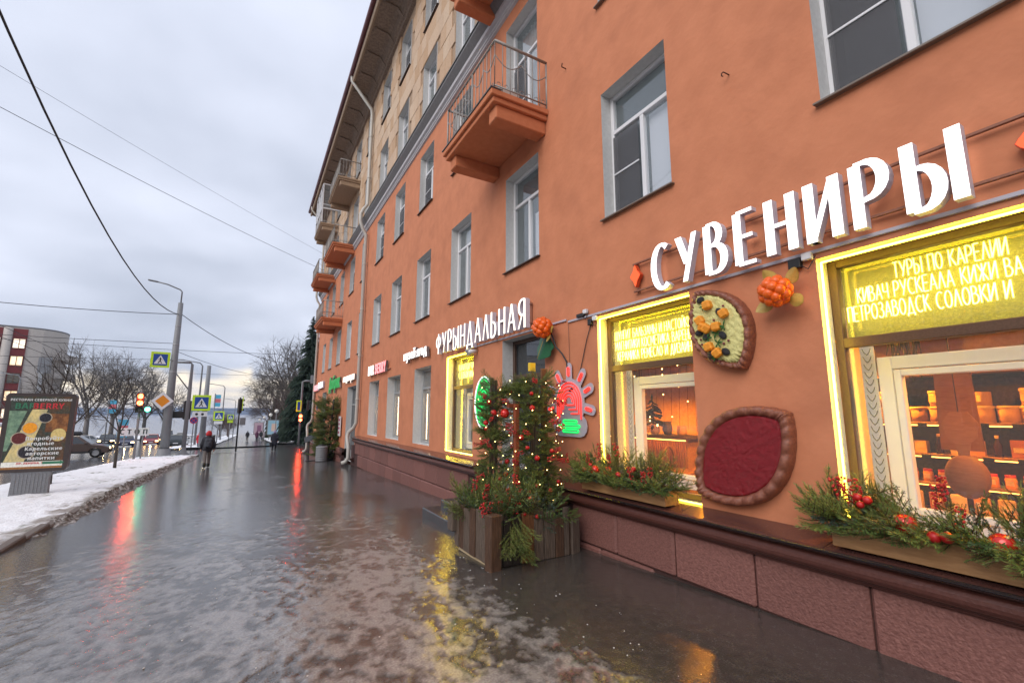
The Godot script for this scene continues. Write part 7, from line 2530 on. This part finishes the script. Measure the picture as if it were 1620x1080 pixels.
func make_office():
	# pale office building with rounded end and brick-red bays
	var o := thing("office_building", "pale grey office building with dark red window bays and rounded balconied end", "building", Vector3(-37.0, ground(-40, 118) - 0.2, -120), deg_to_rad(16))
	var pale := rough_mat(lin(0.4, 0.365, 0.33), lin(0.5, 0.46, 0.42), 0.85, 4.0, 0.0, 0.02, 140)
	var red := rough_mat(lin(0.14, 0.025, 0.025), lin(0.2, 0.04, 0.038), 0.8, 3.0, 0.0, 0.02, 141)
	var H := 21.8
	# body: straight front along -x, rounded end at +x
	var poly := PackedVector2Array([Vector2(-45, -14), Vector2(-45, 0), Vector2(0, 0)])
	for k in 10:
		var a := PI / 2 - PI * (k + 1) / 11.0
		poly.append(Vector2(5.2 * cos(a), -7.0 + 7.0 * sin(a)))
	poly.append(Vector2(0, -14))
	var s := sh()
	s.plate(poly, 0, H)
	for i in s.v.size():
		var q := s.v[i]
		s.v[i] = Vector3(q.x, q.z, q.y)
	part(o, "wall", s.mesh(), pale)
	s = sh()
	var p2 := PackedVector2Array()
	for q in poly:
		p2.append(q * 1.01 + Vector2(0, -0.05))
	s.plate(p2, H, H + 0.3)
	for i in s.v.size():
		var q := s.v[i]
		s.v[i] = Vector3(q.x, q.z, q.y)
	part(o, "roof", s.mesh(), M.grey_flashing)
	var lit := [lin(1.0, 0.62, 0.25), lin(1.0, 0.75, 0.5)]
	for bay in 6:
		var x := -1.6 - bay * 3.2
		part(o, "red_bay", box_mesh(Vector3(1.9, H - 0.4, 0.2)), red, Vector3(x, H / 2, 0.06))
		var f := sh()
		f.tube([Vector3(0, 0, 0), Vector3(0, H - 0.1, 0)], 0.66, 12)
		part(o, "rounded_pier", f.mesh(true), pale, Vector3(x - 1.6, 0, 0.0))
		for fl in 6:
			var y := 1.6 + fl * 3.25
			var w := part(o, "window", frame_mesh(1.7, 1.9, 0.1, 0.0, 0.14, [[-0.05, 0.05, 0.05, 1.85]]), M.brown_frame, Vector3(x, y, 0.18))
			var on := (bay * 5 + fl * 3) % 4
			part(w, "pane", box_mesh(Vector3(1.55, 1.75, 0.04)), glow(lit[fl % 2], 0.75) if on != 1 else M.glass_dark, Vector3(0, 0.95, 0.03))
	# balconies round the curved end
	for fl in 4:
		var y := 4.2 + fl * 3.6 + 1.2
		var b := sh()
		for k in 9:
			var a0 := PI * 0.32 - PI * 0.5 * k / 9.0
			var a1 := PI * 0.32 - PI * 0.5 * (k + 1) / 9.0
			var i0 := Vector3(5.1 * cos(a0), 0, -7.0 + 7.0 * sin(a0))
			var i1 := Vector3(5.1 * cos(a1), 0, -7.0 + 7.0 * sin(a1))
			var o0 := Vector3(6.9 * cos(a0), 0, -7.0 + 8.6 * sin(a0))
			var o1 := Vector3(6.9 * cos(a1), 0, -7.0 + 8.6 * sin(a1))
			var up := Vector3(0, 1.15, 0)
			b.quad(i0, o0, o1, i1)
			b.quad(o0, o0 + up, o1 + up, o1)
			b.quad(o0 * 0.985, o0 * 0.985 + up, o1 * 0.985 + up, o1 * 0.985)
			b.quad(o0 + up, o0 * 0.985 + up, o1 * 0.985 + up, o1 + up)
		part(o, "balcony", b.mesh(), pale, Vector3(0, y, 0))
	part(o, "vent_box", box_mesh(Vector3(1.9, 3.0, 0.6), 0.1), M.steel_pole, Vector3(2.2, 15.0, -0.35))
	part(o, "vent_duct", box_mesh(Vector3(0.7, 11.0, 0.6), 0.1), M.alu, Vector3(1.9, 8.2, -0.3))
	# the house across the street, which the shop and flat windows mirror
	var q := thing("apartment_building", "pale yellow building across the street, mirrored in the door glass", "building", Vector3(-40.0, ground(-40, 10), 25), PI / 2)
	var len_ := 78.0
	var yellow := rough_mat(lin(0.42, 0.36, 0.25), lin(0.5, 0.44, 0.32), 0.85, 5.0, 0.0, 0.02, 142)
	part(q, "wall", box_mesh(Vector3(len_, 16.0, 12.0)), yellow, Vector3(len_ / 2, 8.0, -6.0))
	var rs := sh()
	rs.sweep_x([Vector2(0.7, 16.0), Vector2(-6, 19.5), Vector2(-12.7, 16.0), Vector2(-12.7, 15.8), Vector2(0.7, 15.8)], -0.7, len_ + 0.7)
	part(q, "roof", rs.mesh(), M.grey_flashing)
	part(q, "cornice", box_mesh(Vector3(len_, 0.5, 0.6)), M.white_trim, Vector3(len_ / 2, 4.6, 0.2))
	for c in 26:
		for r in 4:
			var hw := 2.6 if r == 0 else 1.9
			var w := part(q, "window", frame_mesh(1.5, hw, 0.08, 0.0, 0.08, [[-0.03, 0.05, 0.03, hw - 0.05]]), M.pvc, Vector3(1.6 + c * 2.98, [1.2, 6.0, 9.2, 12.4][r], 0.01))
			part(w, "pane", box_mesh(Vector3(1.36, hw - 0.14, 0.02)), M.glass_dark, Vector3(0, hw / 2, 0.02))
	# low white kiosk and long low building at the road's far side
	var k := thing("kiosk", "low white kiosk behind the advertising light box", "kiosk", on_ground(-24.0, 62.0), 0.3)
	part(k, "wall", box_mesh(Vector3(7, 2.6, 3), 0.05), M.pvc, Vector3(0, 1.3, 0))
	part(k, "roof", box_mesh(Vector3(7.4, 0.3, 3.4), 0.05), M.snow_white, Vector3(0, 2.75, 0))
	for j in 4:
		part(k, "window", box_mesh(Vector3(1.3, 1.1, 0.05)), M.glass_dark, Vector3(-2.6 + j * 1.7, 1.5, 1.52))

# ---------- people: one continuous skin from tapered capsules, meshed as surface nets ----------
func net(bones: Array, cell: float, k := 0.02) -> ArrayMesh:
	var lo := Vector3(1e9, 1e9, 1e9)
	var hi := -lo
	for b in bones:
		var r: float = maxf(b[2], b[3]) + 4.0 * k
		for p in [b[0], b[1]]:
			lo = lo.min(p - Vector3(r, r, r))
			hi = hi.max(p + Vector3(r, r, r))
	var n := Vector3i(((hi - lo) / cell).ceil()) + Vector3i(2, 2, 2)
	var f := PackedFloat32Array()
	f.resize(n.x * n.y * n.z)
	for b in bones:
		var a: Vector3 = b[0]
		var ab: Vector3 = b[1] - a
		var l2 := maxf(ab.length_squared(), 1e-6)
		var r: float = maxf(b[2], b[3]) + 4.0 * k
		var l := Vector3i(((a.min(b[1]) - Vector3(r, r, r) - lo) / cell).floor()).clamp(Vector3i.ZERO, n - Vector3i.ONE)
		var h := Vector3i(((a.max(b[1]) + Vector3(r, r, r) - lo) / cell).ceil()).clamp(Vector3i.ZERO, n - Vector3i.ONE)
		for z in range(l.z, h.z + 1):
			for y in range(l.y, h.y + 1):
				for x in range(l.x, h.x + 1):
					var p := lo + Vector3(x, y, z) * cell
					var t := clampf((p - a).dot(ab) / l2, 0, 1)
					var d: float = (p - a - ab * t).length() - lerpf(b[2], b[3], t)
					f[x + n.x * (y + n.y * z)] += exp(clampf(-d / k, -30, 30))
	var idx := {}
	var v := PackedVector3Array()
	var tri := PackedInt32Array()
	var off := [0, 1, n.x, n.x + 1, n.x * n.y, n.x * n.y + 1, n.x * n.y + n.x, n.x * n.y + n.x + 1]
	var edges := [[0, 1], [2, 3], [4, 5], [6, 7], [0, 2], [1, 3], [4, 6], [5, 7], [0, 4], [1, 5], [2, 6], [3, 7]]
	for z in n.z - 1:
		for y in n.y - 1:
			for x in n.x - 1:
				var i: int = x + n.x * (y + n.y * z)
				var c := 0
				for q in 8:
					if f[i + off[q]] > 1.0:
						c += 1
				if c == 0 or c == 8:
					continue
				var sum := Vector3.ZERO
				var m := 0
				for e in edges:
					var fa := f[i + off[e[0]]]
					var fb := f[i + off[e[1]]]
					if (fa > 1.0) != (fb > 1.0):
						var la := log(maxf(fa, 1e-9))
						var lb := log(maxf(fb, 1e-9))
						var t := la / (la - lb)
						var pa := Vector3(e[0] & 1, (e[0] >> 1) & 1, e[0] >> 2)
						var pb := Vector3(e[1] & 1, (e[1] >> 1) & 1, e[1] >> 2)
						sum += pa.lerp(pb, t)
						m += 1
				idx[i] = v.size()
				v.append(lo + (Vector3(x, y, z) + sum / m) * cell)
	for i in idx:
		var x: int = i % n.x
		var y: int = (i / n.x) % n.y
		var z: int = i / (n.x * n.y)
		var s := f[i] > 1.0
		for ax in 3:
			var step: int = [1, n.x, n.x * n.y][ax]
			var o1: int = [n.x, n.x * n.y, 1][ax]
			var o2: int = [n.x * n.y, 1, n.x][ax]
			if (f[i + step] > 1.0) == s or not (idx.has(i - o1) and idx.has(i - o2) and idx.has(i - o1 - o2)):
				continue
			var q := [idx[i], idx[i - o1], idx[i - o1 - o2], idx[i - o2]]
			if s:
				tri.append_array(PackedInt32Array([q[0], q[1], q[2], q[0], q[2], q[3]]))
			else:
				tri.append_array(PackedInt32Array([q[0], q[2], q[1], q[0], q[3], q[2]]))
	var st := SurfaceTool.new()
	st.begin(Mesh.PRIMITIVE_TRIANGLES)
	st.set_smooth_group(0)
	for p in v:
		st.add_vertex(p)
	for t in tri:
		st.add_index(t)
	st.generate_normals()
	return st.commit()

func person(label: String, at: Vector3, turn: float, tall: float, coat: Color, trousers: Color, hat, long_coat: bool, stride: float, pack = null, cell := 0.03) -> Node3D:
	var o := thing("person", label, "person", at, turn, "people on the pavement")
	o.scale = Vector3.ONE * tall / 1.75
	var sg := [-1.0, 1.0]
	var body := [[Vector3(0, 1.0, 0), Vector3(0, 1.3, 0), 0.13, 0.15], [Vector3(0, 1.3, 0), Vector3(0, 1.52, 0), 0.08, 0.055], [Vector3(0, 1.6, -0.01), Vector3(0, 1.66, 0.0), 0.088, 0.098], [Vector3(0, 1.57, -0.085), Vector3(0, 1.6, -0.1), 0.018, 0.014]]
	var legs := []
	var boots := []
	var arms := []
	for s in sg:
		var hip := Vector3(0.09 * s, 0.95, 0)
		var knee := Vector3(0.1 * s, 0.5, -0.16 * stride * s - 0.03)
		var ank := Vector3(0.1 * s, 0.09 + maxf(0.0, 0.1 * stride * -s) * 0.3, -0.26 * stride * s + 0.04)
		legs.append([hip, knee, 0.1, 0.075])
		legs.append([knee, ank, 0.08, 0.065])
		body.append([hip, knee, 0.085, 0.06])
		body.append([knee, ank, 0.06, 0.045])
		boots.append([ank, ank + Vector3(0, -0.04, -0.14), 0.07, 0.055])
		boots.append([ank + Vector3(0, 0.1, 0), ank, 0.075, 0.07])
		var shd := Vector3(0.18 * s, 1.42, 0)
		var elb := Vector3(0.26 * s, 1.15, 0.04 + 0.1 * stride * s)
		var wri := Vector3(0.27 * s, 0.93, -0.05 + 0.16 * stride * s)
		arms.append([shd, elb, 0.085, 0.068])
		arms.append([elb, wri, 0.068, 0.052])
		body.append([shd, elb, 0.05, 0.045])
		body.append([elb, wri, 0.042, 0.032])
		body.append([wri, wri + Vector3(0, -0.08, -0.01), 0.032, 0.03])
		for k in 4:
			var root := wri + Vector3(-0.01 * s, -0.09, -0.03 + 0.02 * k)
			body.append([root, root + Vector3(-0.02 * s, -0.075 + 0.006 * absf(k - 1.5), -0.01), 0.011, 0.009])
		body.append([wri + Vector3(0, -0.04, -0.03), wri + Vector3(-0.01 * s, -0.09, -0.06), 0.012, 0.01])
		for e in [-0.03, 0.03]:
			pass
		body.append([Vector3(0.095 * s, 1.61, 0), Vector3(0.1 * s, 1.64, 0.01), 0.02, 0.018])
	part(o, "body", net(body, cell, 0.012), mat(lin(0.45, 0.26, 0.18), 0.6))
	var torso := [[Vector3(-0.05, 1.02, 0), Vector3(-0.07, 1.36, 0), 0.15, 0.16], [Vector3(0.05, 1.02, 0), Vector3(0.07, 1.36, 0), 0.15, 0.16], [Vector3(-0.13, 1.42, 0), Vector3(0.13, 1.42, 0), 0.1, 0.1], [Vector3(0, 1.46, 0.01), Vector3(0, 1.53, 0.02), 0.09, 0.08]]
	if long_coat:
		torso.append_array([[Vector3(-0.06, 1.0, 0), Vector3(-0.09, 0.62, 0), 0.15, 0.17], [Vector3(0.06, 1.0, 0), Vector3(0.09, 0.62, 0), 0.15, 0.17]])
	else:
		torso.append([Vector3(-0.06, 0.92, 0), Vector3(0.06, 0.92, 0), 0.16, 0.16])
	part(o, "coat", net(torso + arms, cell, 0.022), mat(coat, 0.8))
	part(o, "trousers", net(legs, cell, 0.014), mat(trousers, 0.85))
	part(o, "boots", net(boots, cell * 0.8, 0.01), M.black)
	if hat != null:
		part(o, "hat", net([[Vector3(0, 1.68, 0.005), Vector3(0, 1.73, 0.01), 0.112, 0.1], [Vector3(-0.03, 1.65, 0.0), Vector3(0.03, 1.65, 0.0), 0.105, 0.105]], cell * 0.8, 0.012), mat(hat, 0.9))
	else:
		part(o, "hair", net([[Vector3(0, 1.67, 0.03), Vector3(0, 1.7, 0.02), 0.105, 0.1]], cell * 0.8, 0.012), mat(lin(0.03, 0.02, 0.012), 0.7))
	if pack != null:
		part(o, "backpack", net([[Vector3(-0.08, 1.08, 0.2), Vector3(-0.07, 1.36, 0.2), 0.1, 0.1], [Vector3(0.08, 1.08, 0.2), Vector3(0.07, 1.36, 0.2), 0.1, 0.1], [Vector3(0, 1.1, 0.27), Vector3(0, 1.2, 0.27), 0.07, 0.07]], cell, 0.02), mat(pack, 0.8))
		for s in sg:
			part(o, "strap", tube_mesh([Vector3(0.1 * s, 1.45, 0.14), Vector3(0.11 * s, 1.52, 0.0), Vector3(0.12 * s, 1.4, -0.16), Vector3(0.12 * s, 1.1, -0.12)], 0.018, 5), mat(pack, 0.8))
	return o

func make_people():
	person("walker in dark jacket and red hat with grey backpack seen from behind", on_ground(-1.44, 24.3), 0.15, 1.52, lin(0.02, 0.02, 0.028), lin(0.16, 0.14, 0.13), lin(0.5, 0.03, 0.035), false, 0.9, lin(0.05, 0.055, 0.07), 0.026)
	var w := person("woman in long dark coat and lilac hat carrying a black bag", on_ground(2.0, 42.6), -0.2, 1.6, lin(0.014, 0.017, 0.03), lin(0.01, 0.01, 0.012), lin(0.3, 0.27, 0.42), true, 0.5, null, 0.03)
	w.set_meta("label", "person in long dark coat and lilac hat carrying a black bag")
	var bag = tag(part(self, "shopping_bag", box_mesh(Vector3(0.14, 0.38, 0.36), 0.05), M.black, on_ground(1.74, 42.55, 0.52)), "black bag hanging from the hand of the person in the lilac hat", "bag")
	part(bag, "handle", tube_mesh([Vector3(0, 0.18, -0.1), Vector3(0, 0.33, 0), Vector3(0, 0.18, 0.1)], 0.012, 5), M.black)
	person("person in a red coat standing beyond the side street", on_ground(-4.75, 64.6), 0.3, 1.6, lin(0.5, 0.015, 0.03), lin(0.02, 0.025, 0.05), lin(0.4, 0.01, 0.02), true, 0.3, null, 0.045)
	person("distant dark figure walking alone on the middle of the far path", on_ground(0.1, 92.0), 0.0, 1.7, lin(0.02, 0.02, 0.025), lin(0.015, 0.015, 0.018), null, false, 0.6, null, 0.06)
	person("distant figure in plum coat on the right of the far path", on_ground(1.6, 97.0), 0.2, 1.65, lin(0.1, 0.03, 0.07), lin(0.02, 0.02, 0.03), lin(0.1, 0.03, 0.07), true, 0.4, null, 0.06)
	person("distant figure in black beside the plum coat", on_ground(2.1, 90.0), -0.2, 1.7, lin(0.015, 0.016, 0.02), lin(0.02, 0.03, 0.06), null, false, 0.8, null, 0.06)
	person("distant figure in pale coat near the park snow", on_ground(2.6, 95.0), 0.1, 1.65, lin(0.3, 0.26, 0.27), lin(0.03, 0.03, 0.03), null, true, 0.4, null, 0.06)

# ---------- cars; local +x is forward ----------
func inset(poly: PackedVector2Array, d: float) -> PackedVector2Array:
	var c := Vector2.ZERO
	for p in poly:
		c += p
	c /= poly.size()
	var out := PackedVector2Array()
	for p in poly:
		var q := p - c
		out.append(c + q - Vector2(signf(q.x) * minf(d, absf(q.x)), signf(q.y) * minf(d, absf(q.y)) * 0.6))
	return out

func car(label: String, at: Vector3, turn: float, paint: Color, tall := 1.5, suv := false, lights := "", scale_ := 1.0) -> Node3D:
	var o := thing("car", label, "car", at, turn, "cars on the road")
	o.scale = Vector3.ONE * scale_
	var L := 2.15
	var w := 0.9
	var belt := 1.02 if suv else 0.9
	var clr := 0.34 if suv else 0.24
	var wr := 0.35 if suv else 0.31
	var pm := mat(paint, 0.3)
	pm.clearcoat_enabled = true
	pm.clearcoat = 0.7
	pm.clearcoat_roughness = 0.08
	var poly := PackedVector2Array()
	poly.append_array(PackedVector2Array([Vector2(-L, clr + 0.1), Vector2(-L - 0.02, belt - 0.25), Vector2(-L + 0.06, belt), Vector2(0.95, belt), Vector2(1.75, belt - 0.12), Vector2(L - 0.05, belt - 0.25), Vector2(L, clr + 0.25), Vector2(L - 0.08, clr)]))
	for wx in [1.33, -1.3]:
		for k in 9:
			var a := PI * k / 8.0
			poly.append(Vector2(wx + (wr + 0.06) * cos(a), maxf(clr, wr + (wr + 0.06) * sin(a)) if k in [0, 8] else wr + (wr + 0.06) * sin(a)))
	poly.append(Vector2(-L + 0.1, clr))
	var s := sh()
	s.plate(poly, -w + 0.08, w - 0.08)
	var inn := inset(poly, 0.05)
	for sd in [-1.0, 1.0]:
		for k in poly.size():
			var k2 := (k + 1) % poly.size()
			s.quad(Vector3(poly[k].x, poly[k].y, sd * (w - 0.08)), Vector3(inn[k].x, inn[k].y, sd * w), Vector3(inn[k2].x, inn[k2].y, sd * w), Vector3(poly[k2].x, poly[k2].y, sd * (w - 0.08)))
		var idx := Geometry2D.triangulate_polygon(inn)
		for k in range(0, idx.size(), 3):
			s.tri(Vector3(inn[idx[k]].x, inn[idx[k]].y, sd * w), Vector3(inn[idx[k + 1]].x, inn[idx[k + 1]].y, sd * w), Vector3(inn[idx[k + 2]].x, inn[idx[k + 2]].y, sd * w))
	part(o, "body", s.mesh(), pm)
	# cabin
	var b0 := -L + 0.1 if suv else -1.75
	var b1 := 1.0
	var t0 := -L + 0.35 if suv else -1.05
	var t1 := 0.25
	var wt := w - 0.22
	var cab := sh()
	var lo := [Vector3(b0, belt, -w + 0.06), Vector3(b1, belt, -w + 0.06), Vector3(b1, belt, w - 0.06), Vector3(b0, belt, w - 0.06)]
	var hi := [Vector3(t0, tall, -wt), Vector3(t1, tall, -wt), Vector3(t1, tall, wt), Vector3(t0, tall, wt)]
	for k in 4:
		var k2 := (k + 1) % 4
		cab.quad(lo[k], hi[k], hi[k2], lo[k2])
	cab.quad(hi[0], hi[1], hi[2], hi[3])
	var top := Vector3(0, 0.035, 0)
	cab.quad(hi[0] + top + Vector3(0.15, 0, 0.12), hi[1] + top + Vector3(-0.15, 0, 0.12), hi[2] + top + Vector3(-0.15, 0, -0.12), hi[3] + top + Vector3(0.15, 0, -0.12))
	part(o, "cabin", cab.mesh(), pm)
	# windows a little proud of the cabin faces
	var faces := [[0, 1, [0.06, 0.3, 0.34, 0.62, 0.66, 0.9]], [1, 2, [0.06, 0.94]], [2, 3, [0.1, 0.34, 0.38, 0.66, 0.7, 0.94]], [3, 0, [0.08, 0.92]]]
	for f in faces:
		var a0: Vector3 = lo[f[0]]
		var a1: Vector3 = lo[f[1]]
		var c0: Vector3 = hi[f[0]]
		var c1: Vector3 = hi[f[1]]
		var nn := (a1 - a0).cross(c0 - a0).normalized()
		if nn.dot((a0 + a1) / 2 - Vector3(-0.3, tall / 2, 0)) < 0:
			nn = -nn
		for k in range(0, f[2].size(), 2):
			var g := sh()
			var p := []
			for e in [[f[2][k], 0.08], [f[2][k], 0.88], [f[2][k + 1], 0.88], [f[2][k + 1], 0.08]]:
				p.append(a0.lerp(a1, e[0]).lerp(c0.lerp(c1, e[0]), e[1]) + nn * 0.008)
			g.quad(p[0], p[1], p[2], p[3])
			part(o, "window", g.mesh(), M.glass_dark)
	for wx in [1.33, -1.3]:
		for sd in [-1.0, 1.0]:
			if not meshes.has("tyre%s" % wr):
				var ty := sh()
				ty.lathe([[wr * 0.62, -0.1], [wr * 0.95, -0.1], [wr, -0.06], [wr, 0.06], [wr * 0.95, 0.1], [wr * 0.62, 0.1]], 20)
				meshes["tyre%s" % wr] = ty.mesh(true)
				var rm := sh()
				rm.lathe([[0, 0.07], [wr * 0.2, 0.08], [wr * 0.5, 0.06], [wr * 0.63, 0.09], [wr * 0.63, -0.09], [0, -0.08]], 20)
				meshes["rim%s" % wr] = rm.mesh(true)
			var wh := part(o, "wheel", meshes["tyre%s" % wr], M.rubber, Vector3(wx, wr, sd * (w - 0.1)), Vector3(PI / 2, 0, 0))
			part(wh, "rim", meshes["rim%s" % wr], M.alu, Vector3(0, 0.01 * sd, 0))
	for sd in [-1.0, 1.0]:
		part(o, "headlight", box_mesh(Vector3(0.1, 0.16, 0.34), 0.03), M.headlight if lights == "front" else M.lens_clear, Vector3(L - 0.06, belt - 0.32, sd * 0.66))
		part(o, "tail_light", box_mesh(Vector3(0.06, 0.2, 0.22), 0.02), M.tail_lit if lights == "rear" else M.tail_off, Vector3(-L + 0.0, belt - 0.2, sd * 0.72))
		part(o, "mirror", box_mesh(Vector3(0.12, 0.14, 0.2), 0.03), pm, Vector3(0.72, belt + 0.08, sd * (w + 0.07)))
	part(o, "bumper", box_mesh(Vector3(0.14, 0.24, w * 1.85), 0.05), M.rubber if suv else pm, Vector3(L, clr + 0.18, 0))
	part(o, "bumper", box_mesh(Vector3(0.14, 0.24, w * 1.85), 0.05), M.rubber if suv else pm, Vector3(-L, clr + 0.22, 0))
	part(o, "grille", box_mesh(Vector3(0.05, 0.16, 0.9), 0.01), M.black, Vector3(L - 0.01, belt - 0.34, 0))
	part(o, "number_plate", box_mesh(Vector3(0.02, 0.11, 0.5)), M.sign_white, Vector3(L + 0.075, clr + 0.2, 0))
	part(o, "number_plate", box_mesh(Vector3(0.02, 0.11, 0.5)), M.sign_white, Vector3(-L - 0.075, clr + 0.3, 0))
	if suv:
		for sd in [-1.0, 1.0]:
			part(o, "sill_trim", box_mesh(Vector3(2.3, 0.14, 0.04), 0.01), M.rubber, Vector3(0, clr + 0.08, sd * (w + 0.005)))
	if lights == "front":
		var l := SpotLight3D.new()
		l.name = "headlight_beam"
		l.light_color = Color(1, 0.85, 0.6)
		l.light_energy = 0.8
		l.light_size = 0.1
		l.spot_angle = 35
		l.spot_range = 30
		l.shadow_enabled = true
		o.add_child(l, true)
		l.position = Vector3(L + 0.1, belt - 0.3, 0)
		l.rotation = Vector3(-0.08, -PI / 2, 0)
	return o

func make_cars():
	M.headlight = glow(lin(1.0, 0.62, 0.22), 9.0)
	M.lens_clear = mat(lin(0.4, 0.4, 0.42), 0.1)
	M.tail_lit = glow(lin(1.0, 0.03, 0.02), 6.0)
	M.tail_off = mat(lin(0.25, 0.01, 0.01), 0.2)
	var r := -0.13
	var s := car("brown off-road car with black roof box crossing behind the light box", on_ground(-11.9, 50.0, r), 0.06, lin(0.075, 0.04, 0.026), 1.6, true, "front", 1.05)
	var rb := sh()
	rb.bbox(Vector3(-1.7, 1.74, -0.45), Vector3(0.35, 2.06, 0.45), 0.12)
	tag(part(self, "roof_box", rb.mesh(), M.black, s.position, Vector3(0, 0.06, 0)), "black roof box carried on the brown off-road car", "roof box")
	for z in [-0.35, 0.35]:
		part(s, "roof_rail", tube_mesh([Vector3(-1.5, 1.62, z), Vector3(-1.5, 1.7, z), Vector3(0.1, 1.7, z), Vector3(0.1, 1.62, z)], 0.02, 5), M.black)
	car("black car with lit headlights, first of the oncoming queue", on_ground(-19.6, 98.0, r), -PI / 2 + 0.12, lin(0.015, 0.015, 0.017), 1.55, true, "front", 1.15)
	car("dark blue car with lit headlights behind the СТОП plate", on_ground(-14.9, 84.0, r), -PI / 2 + 0.2, lin(0.01, 0.015, 0.06), 1.5, false, "front", 1.2)
	car("red car with lit headlights right of the blue one", on_ground(-13.4, 95.0, r), -PI / 2 + 0.1, lin(0.28, 0.01, 0.02), 1.5, false, "front", 1.1)
	car("dark van-like car with lit headlights behind the red car", on_ground(-12.6, 104.0, r), -PI / 2 + 0.1, lin(0.03, 0.035, 0.04), 1.95, true, "front", 1.15)
	car("grey car with lit headlights last in the oncoming queue", on_ground(-11.6, 116.0, r), -PI / 2 + 0.08, lin(0.06, 0.07, 0.08), 1.6, true, "front", 1.1)
	car("dark saloon driving away with red tail lights between the columns", on_ground(-7.9, 76.0, r), PI / 2, lin(0.012, 0.02, 0.02), 1.45, false, "rear", 1.1)
	car("white parked car half hidden behind the brown one", on_ground(-22.5, 84.0, r), 0.3, lin(0.55, 0.57, 0.6), 1.5, false, "", 1.1)
	car("silver parked car beyond the black oncoming car", on_ground(-23.0, 104.0, r), 0.2, lin(0.4, 0.42, 0.45), 1.5, false, "", 1.1)
	car("pale silver car at the left edge behind the light box", on_ground(-18.5, 45.0, r), 0.05, lin(0.42, 0.4, 0.38), 1.45, false, "", 1.0)
	car("distant car with bright headlights far up the road", on_ground(-9.5, 150.0, r), -PI / 2 + 0.05, lin(0.1, 0.1, 0.1), 1.5, false, "front", 1.1)

# ---------- overhead wires ----------
func wire(label: String, a: Vector3, b: Vector3, sag: float, r: float, m: Material = null):
	var pts := []
	for k in 17:
		var f := k / 16.0
		pts.append(a.lerp(b, f) + Vector3(0, -4.0 * sag * f * (1.0 - f), 0))
	return tag(part(self, numbered("overhead_wire"), tube_mesh(pts, r, 5), m if m else M.cable), label, "wire", "overhead wires")

func make_wires():
	var pole := Vector3(-5.1, 8.9, -41.2)
	wire("thick black cable sweeping up from the column to the top left", pole, Vector3(-5.75, 13.6, -5.0), 2.6, 0.03)
	wire("thin upper wire slanting across the sky to the building", Vector3(-22.0, 17.0, -12.0), Vector3(4.0, 13.2, -34.9), 0.4, 0.007)
	wire("lower of two thin wires slanting across the sky to the building", Vector3(-19.0, 14.0, -12.0), Vector3(4.0, 12.0, -34.9), 0.5, 0.012)
	wire("cable from the column to the left towards the office building", pole, Vector3(-36.0, 11.5, -46.0), 0.9, 0.025)
	wire("cable from the column to the right towards the spruces", pole + Vector3(0.2, 0, 0), Vector3(4.0, 7.2, -57.0), 0.9, 0.025)
	wire("second cable from the column sagging low to the right", pole + Vector3(0.2, -2.8, 0), Vector3(5.2, 6.1, -60.0), 0.8, 0.018)
	wire("span wire level across the whole street above the crossing", Vector3(-45.0, 9.6, -58.0), Vector3(4.0, 8.3, -58.0), 0.7, 0.022)
	wire("lower span wire across the street behind the columns", Vector3(-45.0, 8.0, -66.0), Vector3(5.0, 6.4, -66.0), 0.7, 0.018)
	wire("far span wire across the avenue above the horizon", Vector3(-40.0, 6.5, -90.0), Vector3(9.0, 1.6, -90.0), 0.9, 0.02)
	for k in 4:
		wire("%s trolley wire running along the carriageway" % ["outer left", "inner left", "inner right", "outer right"][k], Vector3([-20.0, -18.8, -12.6, -11.4][k], 6.6, -20.0), Vector3([-20.0, -18.8, -12.6, -11.4][k], 0.2, -200.0), 0.25, 0.014)
	wire("span wire in front of the office building, upper", Vector3(-45.0, 8.6, -48.0), pole + Vector3(0, -2.2, 0), 0.5, 0.018)
	wire("span wire in front of the office building, lower", Vector3(-45.0, 7.0, -50.0), pole + Vector3(0, -3.4, 0), 0.6, 0.014)
